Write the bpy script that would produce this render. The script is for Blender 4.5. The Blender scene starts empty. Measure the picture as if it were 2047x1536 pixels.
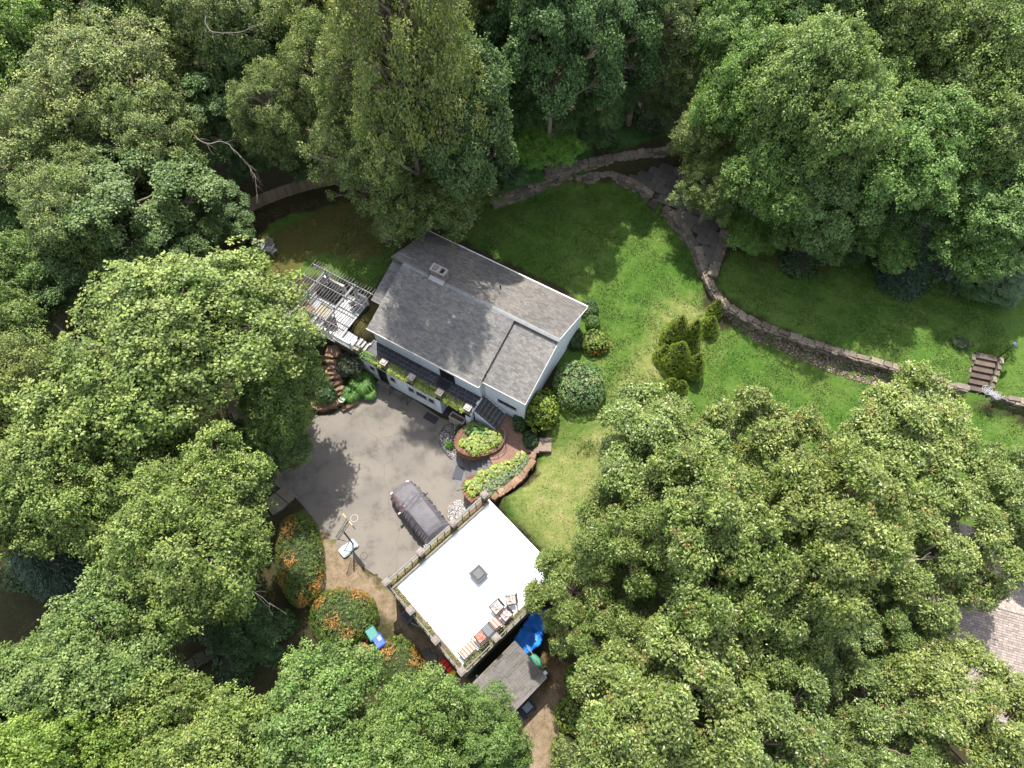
import bpy, math, random
import numpy as np
from mathutils import Vector, Matrix

SC = bpy.context.scene
COL = SC.collection
rad = math.radians

# ------------------------------------------------------------------ camera, sky, sun, exposure
CAM_H, CAM_PITCH, CAM_F = 44.0, rad(62.4), 1395.0 / 2047.0
cam = bpy.data.objects.new("camera", bpy.data.cameras.new("camera"))
COL.objects.link(cam)
cam.location = (0, 0, CAM_H)
cam.rotation_euler = (math.pi / 2 - CAM_PITCH, 0, 0)
cam.data.sensor_fit = 'HORIZONTAL'
cam.data.sensor_width = 36.0
cam.data.lens = 36.0 * CAM_F
cam.data.clip_end = 3000
SC.camera = cam

SUN_EL, SUN_AZ = rad(61), rad(-7)          # azimuth from +Y towards +X
wd = bpy.data.worlds.new("World")
SC.world = wd
wd.use_nodes = True
wn = wd.node_tree.nodes
sky = wn.new('ShaderNodeTexSky')
sky.sky_type = 'NISHITA'
sky.sun_disc = False
sky.sun_elevation = SUN_EL
sky.sun_rotation = SUN_AZ
hs = wn.new('ShaderNodeHueSaturation')        # broken cloud: the sky light is paler than a clear blue
hs.inputs['Saturation'].default_value = 0.4
wd.node_tree.links.new(sky.outputs[0], hs.inputs['Color'])
wd.node_tree.links.new(hs.outputs[0], wn['Background'].inputs[0])
wn['Background'].inputs[1].default_value = 0.148
sun = bpy.data.objects.new("sun", bpy.data.lights.new("sun", 'SUN'))
COL.objects.link(sun)
sun.data.energy = 3.2
sun.data.angle = rad(0.6)
sun.data.color = (1.0, 0.95, 0.87)
sd = Vector((math.sin(SUN_AZ) * math.cos(SUN_EL), math.cos(SUN_AZ) * math.cos(SUN_EL), math.sin(SUN_EL)))
sun.rotation_euler = sd.to_track_quat('Z', 'Y').to_euler()
SC.view_settings.view_transform = 'Standard'
SC.view_settings.look = 'None'
SC.view_settings.exposure = 1.84
SC.view_settings.gamma = 1.0
SC.cycles.max_bounces = 4
SC.cycles.diffuse_bounces = 2
SC.cycles.glossy_bounces = 2
SC.cycles.transmission_bounces = 3
SC.cycles.use_denoising = True

# ------------------------------------------------------------------ helpers
CP, SP = math.cos(CAM_PITCH), math.sin(CAM_PITCH)


def P(x, y, z=0.0):
    """survey point of the photograph at a known height -> metres on the site"""
    u, v = (x - 1023.5) / 1395.0, (y - 768) / 1395.0
    t = (CAM_H - z) / (SP + CP * v)
    return (u * t, (CP - SP * v) * t)


def P3(x, y, z=0.0):
    a = P(x, y, z)
    return Vector((a[0], a[1], z))


def tag(o, label=None, cat=None, group=None, kind=None):
    if label: o['label'] = label
    if cat: o['category'] = cat
    if group: o['group'] = group
    if kind: o['kind'] = kind
    return o


def empty(name, loc, rz=0.0, label=None, cat=None, group=None):
    o = bpy.data.objects.new(name, None)
    o.location = loc
    o.rotation_euler = (0, 0, rz)
    o.empty_display_size = 0.2
    COL.objects.link(o)
    return tag(o, label, cat, group)


def place(name, mesh, parent=None, loc=(0, 0, 0), rot=(0, 0, 0), scale=(1, 1, 1)):
    o = bpy.data.objects.new(name, mesh)
    COL.objects.link(o)
    if parent: o.parent = parent
    o.location = loc
    o.rotation_euler = rot
    o.scale = scale
    return o


def copy_tree(o, parent=None):
    c = o.copy()
    COL.objects.link(c)
    c.parent = parent
    for ch in list(o.children):
        copy_tree(ch, c)
    return c


class MB:
    """collects simple shapes; build() links them as one mesh object"""

    def __init__(self):
        self.v, self.f, self.c = [], [], []

    def add(self, verts, faces, col=(1, 1, 1)):
        n = len(self.v)
        self.v += [tuple(p) for p in verts]
        self.f += [tuple(i + n for i in f) for f in faces]
        self.c += [col] * len(verts)
        return self

    def box(self, c, s, rz=0.0, col=(1, 1, 1), taper=1.0, rx=0.0):
        x, y, z = s[0] / 2, s[1] / 2, s[2] / 2
        m = Matrix.Rotation(rz, 3, 'Z') @ Matrix.Rotation(rx, 3, 'X')
        vs = []
        for k, zz in enumerate((-z, z)):
            t = taper if k else 1.0
            for xx, yy in ((-x, -y), (x, -y), (x, y), (-x, y)):
                vs.append(Vector(c) + m @ Vector((xx * t, yy * t, zz)))
        return self.add(vs, [(3, 2, 1, 0), (4, 5, 6, 7), (0, 1, 5, 4), (1, 2, 6, 5), (2, 3, 7, 6), (3, 0, 4, 7)], col)

    def prism(self, poly, z0, z1, col=(1, 1, 1)):
        """z0/z1: numbers or per-vertex lists; poly counter-clockwise or not"""
        n = len(poly)
        a = sum(poly[i][0] * poly[(i + 1) % n][1] - poly[(i + 1) % n][0] * poly[i][1] for i in range(n))
        zz0 = z0 if hasattr(z0, '__len__') else [z0] * n
        zz1 = z1 if hasattr(z1, '__len__') else [z1] * n
        if a < 0:
            poly, zz0, zz1 = poly[::-1], list(zz0)[::-1], list(zz1)[::-1]
        vs = [(p[0], p[1], zz0[i]) for i, p in enumerate(poly)] + [(p[0], p[1], zz1[i]) for i, p in enumerate(poly)]
        fs = [tuple(range(n - 1, -1, -1)), tuple(range(n, 2 * n))]
        fs += [(i, (i + 1) % n, n + (i + 1) % n, n + i) for i in range(n)]
        return self.add(vs, fs, col)

    def tube(self, pts, r, n=6, col=(1, 1, 1), cap=True):
        pts = [Vector(p) for p in pts]
        rs = r if hasattr(r, '__len__') else [r] * len(pts)
        vs, fs = [], []
        up = Vector((0.13, 0.21, 1)).normalized()
        for i, p in enumerate(pts):
            d = (pts[min(i + 1, len(pts) - 1)] - pts[max(i - 1, 0)]).normalized()
            a = d.cross(up)
            if a.length < 0.05: a = d.cross(Vector((1, 0, 0)))
            a.normalize()
            b = d.cross(a)
            for k in range(n):
                t = 2 * math.pi * k / n
                vs.append(p + (a * math.cos(t) + b * math.sin(t)) * rs[i])
        for i in range(len(pts) - 1):
            for k in range(n):
                fs.append((i * n + k, i * n + (k + 1) % n, (i + 1) * n + (k + 1) % n, (i + 1) * n + k))
        if cap:
            fs += [tuple(range(n - 1, -1, -1)), tuple(range((len(pts) - 1) * n, len(pts) * n))]
        return self.add(vs, fs, col)

    def lathe(self, prof, n=16, c=(0, 0, 0), col=(1, 1, 1)):
        vs, fs = [], []
        for r, z in prof:
            for k in range(n):
                t = 2 * math.pi * k / n
                vs.append((c[0] + r * math.cos(t), c[1] + r * math.sin(t), c[2] + z))
        for i in range(len(prof) - 1):
            for k in range(n):
                fs.append((i * n + k, i * n + (k + 1) % n, (i + 1) * n + (k + 1) % n, (i + 1) * n + k))
        fs += [tuple(range(n - 1, -1, -1)), tuple(range((len(prof) - 1) * n, len(prof) * n))]
        return self.add(vs, fs, col)

    def mesh(self, name, mat, smooth=False):
        me = bpy.data.meshes.new(name)
        me.from_pydata(self.v, [], self.f)
        at = me.color_attributes.new('Col', 'FLOAT_COLOR', 'POINT')
        at.data.foreach_set('color', np.array([(c[0], c[1], c[2], 1.0) for c in self.c], dtype=np.float32).ravel())
        me.materials.append(mat)
        if smooth:
            me.polygons.foreach_set('use_smooth', [True] * len(me.polygons))
        me.update()
        return me

    def build(self, name, mat, parent=None, loc=(0, 0, 0), rz=0.0, smooth=False):
        return place(name, self.mesh(name, mat, smooth), parent, loc, (0, 0, rz))


def mesh_np(name, V, F, col, mat, smooth=False):
    me = bpy.data.meshes.new(name)
    V = np.ascontiguousarray(V, dtype=np.float32)
    F = np.ascontiguousarray(F, dtype=np.int32)
    me.vertices.add(len(V))
    me.vertices.foreach_set('co', V.ravel())
    me.loops.add(F.size)
    me.loops.foreach_set('vertex_index', F.ravel())
    me.polygons.add(len(F))
    me.polygons.foreach_set('loop_start', np.arange(0, F.size, F.shape[1], dtype=np.int32))
    me.update(calc_edges=True)
    if col is not None:
        at = me.color_attributes.new('Col', 'FLOAT_COLOR', 'POINT')
        c4 = np.ones((len(V), 4), np.float32)
        c4[:, :3] = col
        at.data.foreach_set('color', c4.ravel())
    if smooth:
        me.polygons.foreach_set('use_smooth', np.ones(len(F), dtype=bool))
    me.materials.append(mat)
    return me


def catmull(pts, n=6, closed=False):
    pts = [Vector(p) for p in pts]
    N = len(pts)
    out = []
    for i in range(N if closed else N - 1):
        if closed:
            a, b, c, d = (pts[(i + k) % N] for k in (-1, 0, 1, 2))
        else:
            a, b, c, d = pts[max(i - 1, 0)], pts[i], pts[i + 1], pts[min(i + 2, N - 1)]
        for k in range(n):
            t = k / n
            out.append(0.5 * ((2 * b) + (c - a) * t + (2 * a - 5 * b + 4 * c - d) * t * t + (3 * b - a - 3 * c + d) * t ** 3))
    if not closed: out.append(pts[-1])
    return out


# ------------------------------------------------------------------ materials
MATS = {}


def mat(name, base, rough=0.8, var=0.2, scale=3.0, second=None, mixscale=0.6, bump=0.0, bscale=30.0,
        attr=False, metal=0.0, spec=0.3, ocol=False, rnd=0.0, coords='Object'):
    if name in MATS: return MATS[name]
    m = bpy.data.materials.new(name)
    MATS[name] = m
    m.use_nodes = True
    nt = m.node_tree
    N, Lk = nt.nodes, nt.links
    bs = N['Principled BSDF']
    bs.inputs['Roughness'].default_value = rough
    bs.inputs['Metallic'].default_value = metal
    bs.inputs['Specular IOR Level'].default_value = spec
    tc = N.new('ShaderNodeTexCoord')
    nz = N.new('ShaderNodeTexNoise')
    nz.inputs['Scale'].default_value = scale
    nz.inputs['Detail'].default_value = 6
    nz.inputs['Roughness'].default_value = 0.65
    Lk.new(tc.outputs[coords], nz.inputs['Vector'])
    mp = N.new('ShaderNodeMapRange')
    mp.inputs[1].default_value, mp.inputs[2].default_value = 0.3, 0.7
    mp.inputs[3].default_value, mp.inputs[4].default_value = 1 - var, 1 + var
    Lk.new(nz.outputs[0], mp.inputs[0])
    cur = None
    if second is not None:
        n2 = N.new('ShaderNodeTexNoise')
        n2.inputs['Scale'].default_value = mixscale
        n2.inputs['Detail'].default_value = 5
        Lk.new(tc.outputs[coords], n2.inputs['Vector'])
        m2 = N.new('ShaderNodeMapRange')
        m2.inputs[1].default_value, m2.inputs[2].default_value = 0.42, 0.62
        Lk.new(n2.outputs[0], m2.inputs[0])
        mx = N.new('ShaderNodeMix')
        mx.data_type = 'RGBA'
        mx.inputs[6].default_value = (*base, 1)
        mx.inputs[7].default_value = (*second, 1)
        Lk.new(m2.outputs[0], mx.inputs[0])
        cur = mx.outputs[2]
    else:
        rg = N.new('ShaderNodeRGB')
        rg.outputs[0].default_value = (*base, 1)
        cur = rg.outputs[0]

    def mul(a, b):
        x = N.new('ShaderNodeMix')
        x.data_type = 'RGBA'
        x.blend_type = 'MULTIPLY'
        x.inputs[0].default_value = 1.0
        Lk.new(a, x.inputs[6])
        Lk.new(b, x.inputs[7])
        return x.outputs[2]
    cur = mul(cur, mp.outputs[0])
    if attr:
        at = N.new('ShaderNodeAttribute')
        at.attribute_name = 'Col'
        cur = mul(cur, at.outputs[0])
    if ocol or rnd:
        oi = N.new('ShaderNodeObjectInfo')
        if ocol: cur = mul(cur, oi.outputs['Color'])
        if rnd:
            r2 = N.new('ShaderNodeMapRange')
            r2.inputs[3].default_value, r2.inputs[4].default_value = 1 - rnd, 1 + rnd
            Lk.new(oi.outputs['Random'], r2.inputs[0])
            cur = mul(cur, r2.outputs[0])
    Lk.new(cur, bs.inputs['Base Color'])
    if bump:
        bn = N.new('ShaderNodeTexNoise')
        bn.inputs['Scale'].default_value = bscale
        bn.inputs['Detail'].default_value = 5
        Lk.new(tc.outputs[coords], bn.inputs['Vector'])
        bp = N.new('ShaderNodeBump')
        bp.inputs['Strength'].default_value = bump
        bp.inputs['Distance'].default_value = 0.05
        Lk.new(bn.outputs[0], bp.inputs['Height'])
        Lk.new(bp.outputs[0], bs.inputs['Normal'])
    return m


def leaf_mat(name, rough=0.5, spec=0.35, trans=0.3):
    m = bpy.data.materials.new(name)
    m.use_nodes = True
    nt = m.node_tree
    N, Lk = nt.nodes, nt.links
    bs = N['Principled BSDF']
    bs.inputs['Roughness'].default_value = rough
    bs.inputs['Specular IOR Level'].default_value = spec
    at = N.new('ShaderNodeAttribute')
    at.attribute_name = 'Col'
    oi = N.new('ShaderNodeObjectInfo')
    x = N.new('ShaderNodeMix')
    x.data_type = 'RGBA'
    x.blend_type = 'MULTIPLY'
    x.inputs[0].default_value = 1.0
    Lk.new(at.outputs[0], x.inputs[6])
    Lk.new(oi.outputs['Color'], x.inputs[7])
    Lk.new(x.outputs[2], bs.inputs['Base Color'])
    tr = N.new('ShaderNodeBsdfTranslucent')
    h = N.new('ShaderNodeMix')
    h.data_type = 'RGBA'
    h.blend_type = 'MULTIPLY'
    h.inputs[0].default_value = 1.0
    h.inputs[7].default_value = (1.25, 1.25, 0.55, 1)
    Lk.new(x.outputs[2], h.inputs[6])
    Lk.new(h.outputs[2], tr.inputs[0])
    ms = N.new('ShaderNodeMixShader')
    ms.inputs[0].default_value = trans
    Lk.new(bs.outputs[0], ms.inputs[1])
    Lk.new(tr.outputs[0], ms.inputs[2])
    Lk.new(ms.outputs[0], N['Material Output'].inputs['Surface'])
    return m


LEAF = leaf_mat('leaf', 0.5, 0.35, 0.25)
OAKLEAF = leaf_mat('oak_leaf', 0.42, 0.45, 0.24)
BARK = mat('bark', (0.16, 0.13, 0.10), 0.9, 0.35, 4, bump=0.6, bscale=8)
DEADWOOD = mat('dead_wood', (0.17, 0.15, 0.125), 0.9, 0.25, 5)
STONE = mat('wall_stone', (0.145, 0.115, 0.088), 0.9, 0.35, 5, second=(0.10, 0.09, 0.07), mixscale=1.5, bump=0.7, bscale=12, rnd=0.38)
ROCK = mat('rust_rock', (0.15, 0.085, 0.050), 0.9, 0.35, 4, second=(0.17, 0.12, 0.085), mixscale=1.6, bump=0.7, bscale=10, rnd=0.3)
FLAG = mat('flagstone', (0.082, 0.072, 0.065), 0.85, 0.25, 2.5, second=(0.07, 0.065, 0.05), mixscale=1.2, bump=0.4, bscale=14, rnd=0.25)
WHITE = mat('white_paint', (0.66, 0.69, 0.72), 0.65, 0.05, 1.2)
TRIM = mat('white_trim', (0.52, 0.52, 0.51), 0.55, 0.05, 3)
GREYPAINT = mat('grey_white_timber', (0.20, 0.215, 0.23), 0.7, 0.15, 6, rnd=0.12)
BARE = mat('weathered_slat', (0.125, 0.108, 0.095), 0.8, 0.2, 5, rnd=0.15)
BLACK = mat('black_metal', (0.015, 0.015, 0.017), 0.45, 0.1, 5)
GLASS = mat('window_glass', (0.015, 0.018, 0.022), 0.08, 0.05, 1, spec=0.6)
DARKDOOR = mat('dark_door', (0.012, 0.010, 0.009), 0.5, 0.1, 3)
SLATE = mat('slate_tile', (0.042, 0.042, 0.049), 0.6, 0.2, 5, rnd=0.2, bump=0.15, bscale=20)
TREAD = mat('grey_tread', (0.075, 0.073, 0.076), 0.75, 0.15, 6, rnd=0.1)
CASTSTONE = mat('cast_stone', (0.17, 0.148, 0.135), 0.85, 0.2, 6, bump=0.3, bscale=25, rnd=0.08)
GRAYSTONE = mat('mossy_cast_stone', (0.15, 0.135, 0.105), 0.9, 0.3, 4, second=(0.11, 0.10, 0.07), mixscale=2, bump=0.3, bscale=22, rnd=0.08)
SHINGLE = mat('roof_shingle', (0.150, 0.142, 0.133), 0.9, 0.28, 14, second=(0.118, 0.115, 0.112), mixscale=0.35, attr=True, bump=0.5, bscale=90)
BRICK = mat('red_brown_brick', (0.125, 0.062, 0.042), 0.9, 0.3, 6, rnd=0.22, bump=0.4, bscale=30)
PAVE = mat('landing_paver', (0.165, 0.095, 0.068), 0.85, 0.2, 5, second=(0.135, 0.078, 0.06), mixscale=1.1, bump=0.25, bscale=60)
SOIL = mat('soil', (0.10, 0.065, 0.042), 0.95, 0.4, 6, bump=0.6, bscale=20)

# ------------------------------------------------------------------ terrain
rng = np.random.default_rng(7)
random.seed(7)
H_ROT = rad(-30.4)
H_O = Vector((-9.56, 24.67, 0))
HS = Vector((math.cos(H_ROT), math.sin(H_ROT), 0))
HT = Vector((-HS.y, HS.x, 0))
G_ROT = rad(43.3)
G_O = Vector((-7.11, 8.37, 0))
GS = Vector((math.cos(G_ROT), math.sin(G_ROT), 0))
GT = Vector((-GS.y, GS.x, 0))


def hl(s, t, z=0.0):
    v = H_O + HS * s + HT * t
    return Vector((v.x, v.y, z))


def gl(s, t, z=0.0):
    v = G_O + GS * s + GT * t
    return Vector((v.x, v.y, z))


def ppoly(pts, z):
    return [P(x, y, z) for x, y in pts]


def inside(poly, X, Y):
    r = np.zeros(X.shape, bool)
    n = len(poly)
    for i in range(n):
        x1, y1 = poly[i][0], poly[i][1]
        x2, y2 = poly[(i + 1) % n][0], poly[(i + 1) % n][1]
        if y1 == y2: continue
        c = ((y1 > Y) != (y2 > Y)) & (X < (x2 - x1) * (Y - y1) / (y2 - y1) + x1)
        r ^= c
    return r


DRIVE_PX = [(748, 768), (715, 792), (690, 812), (650, 824), (612, 834), (585, 880), (540, 928), (545, 965), (585, 990), (625, 1035),
            (668, 1092), (705, 1118), (740, 1143), (770, 1163), (800, 1150), (985, 1000), (960, 985), (945, 940), (935, 900), (925, 850), (880, 835), (830, 800), (786, 772)]
LAWN_BACK = [(500, 480), (560, 432), (690, 412), (1000, 405), (1090, 382), (1180, 370), (1250, 378), (1310, 412), (1362, 470), (1395, 530),
             (1410, 600), (1400, 680), (1330, 760), (1260, 800), (1215, 815), (1180, 700), (1175, 600), (870, 455), (800, 480), (745, 585), (640, 545), (540, 560)]
LAWN_RIGHT = [(1400, 680), (1470, 645), (1560, 700), (1700, 740), (1850, 785), (2047, 850), (2120, 900), (2120, 1000), (1500, 980), (1250, 930), (1150, 900), (1230, 815), (1330, 760)]
LAWN_UP = [(1425, 560), (1450, 585), (1560, 655), (1700, 700), (1860, 755), (2047, 805), (2150, 830), (2150, 600), (1900, 560), (1700, 510), (1560, 500), (1450, 510)]
PATIO = [(1185, 350), (1250, 338), (1360, 320), (1440, 380), (1455, 450), (1430, 540), (1412, 560), (1395, 500), (1355, 440), (1300, 395), (1235, 362)]
LAWN_GAR = [(1085, 945), (1140, 900), (1230, 900), (1260, 1000), (1230, 1120), (1105, 1125), (1000, 1000), (1060, 965)]
WOODTOP = [(1000, 372), (1090, 345), (1200, 325), (1350, 300), (1480, 330), (1600, 440), (1700, 470), (2150, 520), (2300, 100), (2100, -150), (900, -150), (850, 100), (900, 330)]
DIRT_L = [(640, 1090), (700, 1115), (772, 1170), (860, 1270), (945, 1370), (1000, 1430), (960, 1460), (880, 1400), (830, 1310), (770, 1240), (700, 1190), (640, 1185)]
DIRT_R = [(1085, 1300), (1140, 1340), (1140, 1400), (1120, 1470), (1095, 1560), (1010, 1560), (1000, 1440), (1095, 1360)]

STEP = 0.5
gx = np.arange(-70, 70.01, STEP)
gy = np.arange(-24, 96.01, STEP)
GX, GY = np.meshgrid(gx, gy)
Z = np.full(GX.shape, 1.5)
FIX = np.zeros(GX.shape, bool)


def fix(poly, z):
    m = inside(poly, GX, GY)
    Z[m] = z
    FIX[m] = True


fix(ppoly(WOODTOP, 4.1), 4.1)
fix(ppoly([(-300, -100), (300, -100), (500, 150), (450, 330), (300, 420), (-100, 420)], 2.6), 2.6)
fix(ppoly([(-200, 900), (200, 900), (420, 1000), (500, 1120), (480, 1300), (300, 1700), (-400, 1700)], -0.5), -0.5)
fix(ppoly([(1600, 1100), (2200, 1000), (2300, 1700), (1500, 1700)], 1.4), 1.4)
fix(ppoly([(1180, 1150), (1400, 1150), (1350, 1700), (1180, 1700)], 0.9), 0.9)
fix(ppoly(LAWN_UP, 3.15), 3.15)
fix(ppoly(PATIO, 3.2), 3.2)
fix(ppoly(LAWN_BACK, 2.35), 2.35)
fix(ppoly(LAWN_RIGHT, 2.1), 2.1)
fix(ppoly(LAWN_GAR, 1.6), 1.6)
fix(ppoly(DIRT_L, 0.0), 0.0)
fix(ppoly(DIRT_R, 0.1), 0.1)
fix(ppoly(DRIVE_PX, 0.0), -0.012)
fix([hl(s, t) for s, t in ((6.0, -2.0), (12.0, -3.2), (12.0, 0.3), (8.4, 1.0), (6.0, 1.6), (-0.4, 1.6), (-0.4, -2.0))], -0.012)
fix([hl(s, t) for s, t in ((-7, -1.6), (-1.4, -1.0), (-1.4, 9), (-7, 9))], 2.3)
fix([hl(s, t) for s, t in ((-1.6, 5), (12.2, 5), (12.2, 10), (-1.6, 10))], 2.35)
fix([hl(s, t) for s, t in ((11.9, 1.5), (13.4, 1.5), (13.4, 9), (11.9, 9))], 2.3)
fix([gl(s, t) for s, t in ((0, 0), (7.3, 0), (7.3, -9.5), (0, -9.5))], -0.012)
fix(ppoly([(900, 1000), (990, 985), (1045, 945), (1048, 905), (990, 850), (930, 850)], 0), -0.012)
fix([hl(s, t) for s, t in ((-2.2, 0.0), (-0.3, 0.0), (-0.3, 2.3), (-2.2, 2.3))], 2.72)
fix(ppoly([(1925, 790), (1985, 800), (2005, 716), (1950, 704)], 2.5), 2.0)
for it in range(1400):
    Zp = np.pad(Z, 1, mode='edge')
    A = 0.25 * (Zp[:-2, 1:-1] + Zp[2:, 1:-1] + Zp[1:-1, :-2] + Zp[1:-1, 2:])
    Z = np.where(FIX, Z, Z + 1.0 * (A - Z))
# gentle undulation away from the levelled ground
und = 0.12 * np.sin(GX * 0.31 + 1.3) * np.cos(GY * 0.27) + 0.07 * np.sin(GX * 0.77 + GY * 0.53)
Z = np.where(FIX, Z + 0.03 * und, Z + und)


def ground_z(x, y):
    i = min(max((x - gx[0]) / STEP, 0), len(gx) - 1.001)
    j = min(max((y - gy[0]) / STEP, 0), len(gy) - 1.001)
    a, b = int(i), int(j)
    fx, fy = i - a, j - b
    return float(Z[b, a] * (1 - fx) * (1 - fy) + Z[b, a + 1] * fx * (1 - fy) + Z[b + 1, a] * (1 - fx) * fy + Z[b + 1, a + 1] * fx * fy)


def blur(M, n=1):
    for _ in range(n):
        Mp = np.pad(M, 1, mode='edge')
        M = (Mp[:-2, 1:-1] + Mp[2:, 1:-1] + Mp[1:-1, :-2] + Mp[1:-1, 2:] + 2 * M) / 6
    return M


def mask(polys, n=1):
    M = np.zeros(GX.shape)
    for p, z in polys: M[inside(ppoly(p, z), GX, GY)] = 1.0
    return blur(M, n)


DECKGAP = [(690, 640), (742, 588), (760, 620), (728, 668)]
MUD = [(520, 470), (700, 400), (860, 440), (800, 470), (740, 520), (640, 505), (560, 560), (505, 560)]
m_lawn = mask([(LAWN_BACK, 2.35), (LAWN_RIGHT, 2.1), (LAWN_UP, 3.15), (LAWN_GAR, 1.6),
               ([(590, 1000), (640, 1040), (700, 1115), (650, 1150), (600, 1040)], 0), ([(1075, 905), (1100, 860), (1120, 700), (1180, 560), (1260, 640), (1300, 900), (1100, 1130)], 1.9),
               ([(1180, 1420), (1260, 1400), (1260, 1560), (1180, 1560)], 0.8), ([(1450, 1000), (2100, 950), (2100, 1100), (1560, 1120)], 1.8)], 2)
m_dirt = mask([(DIRT_L, 0), (DIRT_R, 0.1), ([(570, 1000), (640, 1040), (700, 1115), (780, 1180), (640, 1190), (600, 1060)], 0), (MUD, 2.3), (DECKGAP, 2.7),
               ([(1440, 500), (1600, 500), (1680, 520), (1640, 560), (1560, 530)], 3.15)], 2)
m_dry = mask([([(1000, 960), (1200, 850), (1330, 620), (1420, 600), (1400, 680), (1300, 830), (1200, 1120), (1100, 1130)], 1.8),
              ([(580, 1000), (700, 1115), (780, 1180), (640, 1200)], 0), (DIRT_L, 0), (DIRT_R, 0.1)], 5)
m_ivy = mask([([(1190, 300), (1250, 250), (1345, 220), (1345, 270), (1200, 310)], 4.1), ([(1000, 300), (1180, 250), (1180, 330), (1000, 380)], 4.1)], 2)

# outer skirt far beyond the trees
ox = np.concatenate([[-900, -500, -280, -170, -110, -85], gx, [85, 110, 170, 280, 500, 900]])
oy = np.concatenate([[-900, -500, -280, -150, -80, -40], gy, [110, 150, 230, 400, 650, 1100]])
OX, OY = np.meshgrid(ox, oy)
pad = ((6, 6), (6, 6))
OZ = np.pad(Z, pad, mode='edge')
V = np.stack([OX.ravel(), OY.ravel(), OZ.ravel()], 1)
nx, ny = len(ox), len(oy)
idx = np.arange(nx * ny).reshape(ny, nx)
Fq = np.stack([idx[:-1, :-1].ravel(), idx[:-1, 1:].ravel(), idx[1:, 1:].ravel(), idx[1:, :-1].ravel()], 1)


def ground_material():
    m = bpy.data.materials.new('ground')
    m.use_nodes = True
    nt = m.node_tree
    N, Lk = nt.nodes, nt.links
    bs = N['Principled BSDF']
    bs.inputs['Roughness'].default_value = 0.95
    bs.inputs['Specular IOR Level'].default_value = 0.1
    tc = N.new('ShaderNodeTexCoord')

    def noise(s, d=6, r=0.65):
        n = N.new('ShaderNodeTexNoise')
        n.inputs['Scale'].default_value = s
        n.inputs['Detail'].default_value = d
        n.inputs['Roughness'].default_value = r
        Lk.new(tc.outputs['Object'], n.inputs['Vector'])
        return n.outputs[0]

    def ramp(v, stops):
        r = N.new('ShaderNodeValToRGB')
        el = r.color_ramp.elements
        while len(el) < len(stops): el.new(0.5)
        for e, (p, c) in zip(el, stops):
            e.position = p
            e.color = (*c, 1)
        Lk.new(v, r.inputs[0])
        return r.outputs[0]

    def mix(f, a, b, mode='MIX'):
        x = N.new('ShaderNodeMix')
        x.data_type = 'RGBA'
        x.blend_type = mode
        if isinstance(f, float): x.inputs[0].default_value = f
        else: Lk.new(f, x.inputs[0])
        Lk.new(a, x.inputs[6])
        Lk.new(b, x.inputs[7])
        return x.outputs[2]

    def attr(nm):
        a = N.new('ShaderNodeAttribute')
        a.attribute_name = nm
        return a.outputs['Fac']

    def math_(op, a, b):
        x = N.new('ShaderNodeMath')
        x.operation = op
        for i, q in enumerate((a, b)):
            if isinstance(q, float): x.inputs[i].default_value = q
            else: Lk.new(q, x.inputs[i])
        return x.outputs[0]

    def soft(maskv, s, width=0.35):
        n = noise(s, 5, 0.7)
        w = math_('ADD', maskv, math_('MULTIPLY', math_('SUBTRACT', n, 0.5), 1.3))
        mr = N.new('ShaderNodeMapRange')
        mr.inputs[1].default_value, mr.inputs[2].default_value = 0.5 - width / 2, 0.5 + width / 2
        Lk.new(w, mr.inputs[0])
        return mr.outputs[0]
    fine = noise(26, 5, 0.75)
    mid = noise(2.2, 6, 0.7)
    big = noise(0.28, 4, 0.6)
    green = mix(0.5, ramp(mid, [(0.3, (0.020, 0.052, 0.008)), (0.5, (0.046, 0.092, 0.014)), (0.7, (0.090, 0.128, 0.030))]),
                ramp(big, [(0.35, (0.032, 0.080, 0.010)), (0.65, (0.082, 0.116, 0.026))]))
    dry = ramp(mid, [(0.28, (0.075, 0.105, 0.024)), (0.45, (0.115, 0.135, 0.038)), (0.6, (0.155, 0.155, 0.058)), (0.75, (0.21, 0.18, 0.10))])
    lawn = mix(soft(attr('dry'), 0.55, 0.9), green, dry)
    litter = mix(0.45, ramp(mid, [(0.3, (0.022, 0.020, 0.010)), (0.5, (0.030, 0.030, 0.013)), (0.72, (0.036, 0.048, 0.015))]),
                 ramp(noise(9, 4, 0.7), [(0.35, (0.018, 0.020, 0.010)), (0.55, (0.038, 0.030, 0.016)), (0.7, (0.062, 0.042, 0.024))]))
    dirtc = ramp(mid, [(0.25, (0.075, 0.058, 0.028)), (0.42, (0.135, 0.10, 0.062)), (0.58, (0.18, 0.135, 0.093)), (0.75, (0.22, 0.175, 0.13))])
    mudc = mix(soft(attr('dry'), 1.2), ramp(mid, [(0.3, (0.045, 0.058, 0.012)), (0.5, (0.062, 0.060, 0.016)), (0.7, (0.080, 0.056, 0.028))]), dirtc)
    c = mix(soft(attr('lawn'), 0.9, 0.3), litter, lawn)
    c = mix(soft(attr('dirt'), 1.1, 0.55), c, mudc)
    c = mix(soft(attr('ivy'), 1.6), c, ramp(mid, [(0.3, (0.02, 0.05, 0.012)), (0.7, (0.05, 0.10, 0.025))]))
    sp = ramp(fine, [(0.3, (0.42, 0.42, 0.42)), (0.5, (1.0, 1.0, 1.0)), (0.7, (1.65, 1.65, 1.55))])
    c = mix(1.0, c, sp, 'MULTIPLY')
    Lk.new(c, bs.inputs['Base Color'])
    bp = N.new('ShaderNodeBump')
    bp.inputs['Strength'].default_value = 0.8
    bp.inputs['Distance'].default_value = 0.06
    Lk.new(noise(16, 6, 0.8), bp.inputs['Height'])
    Lk.new(bp.outputs[0], bs.inputs['Normal'])
    return m


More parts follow.
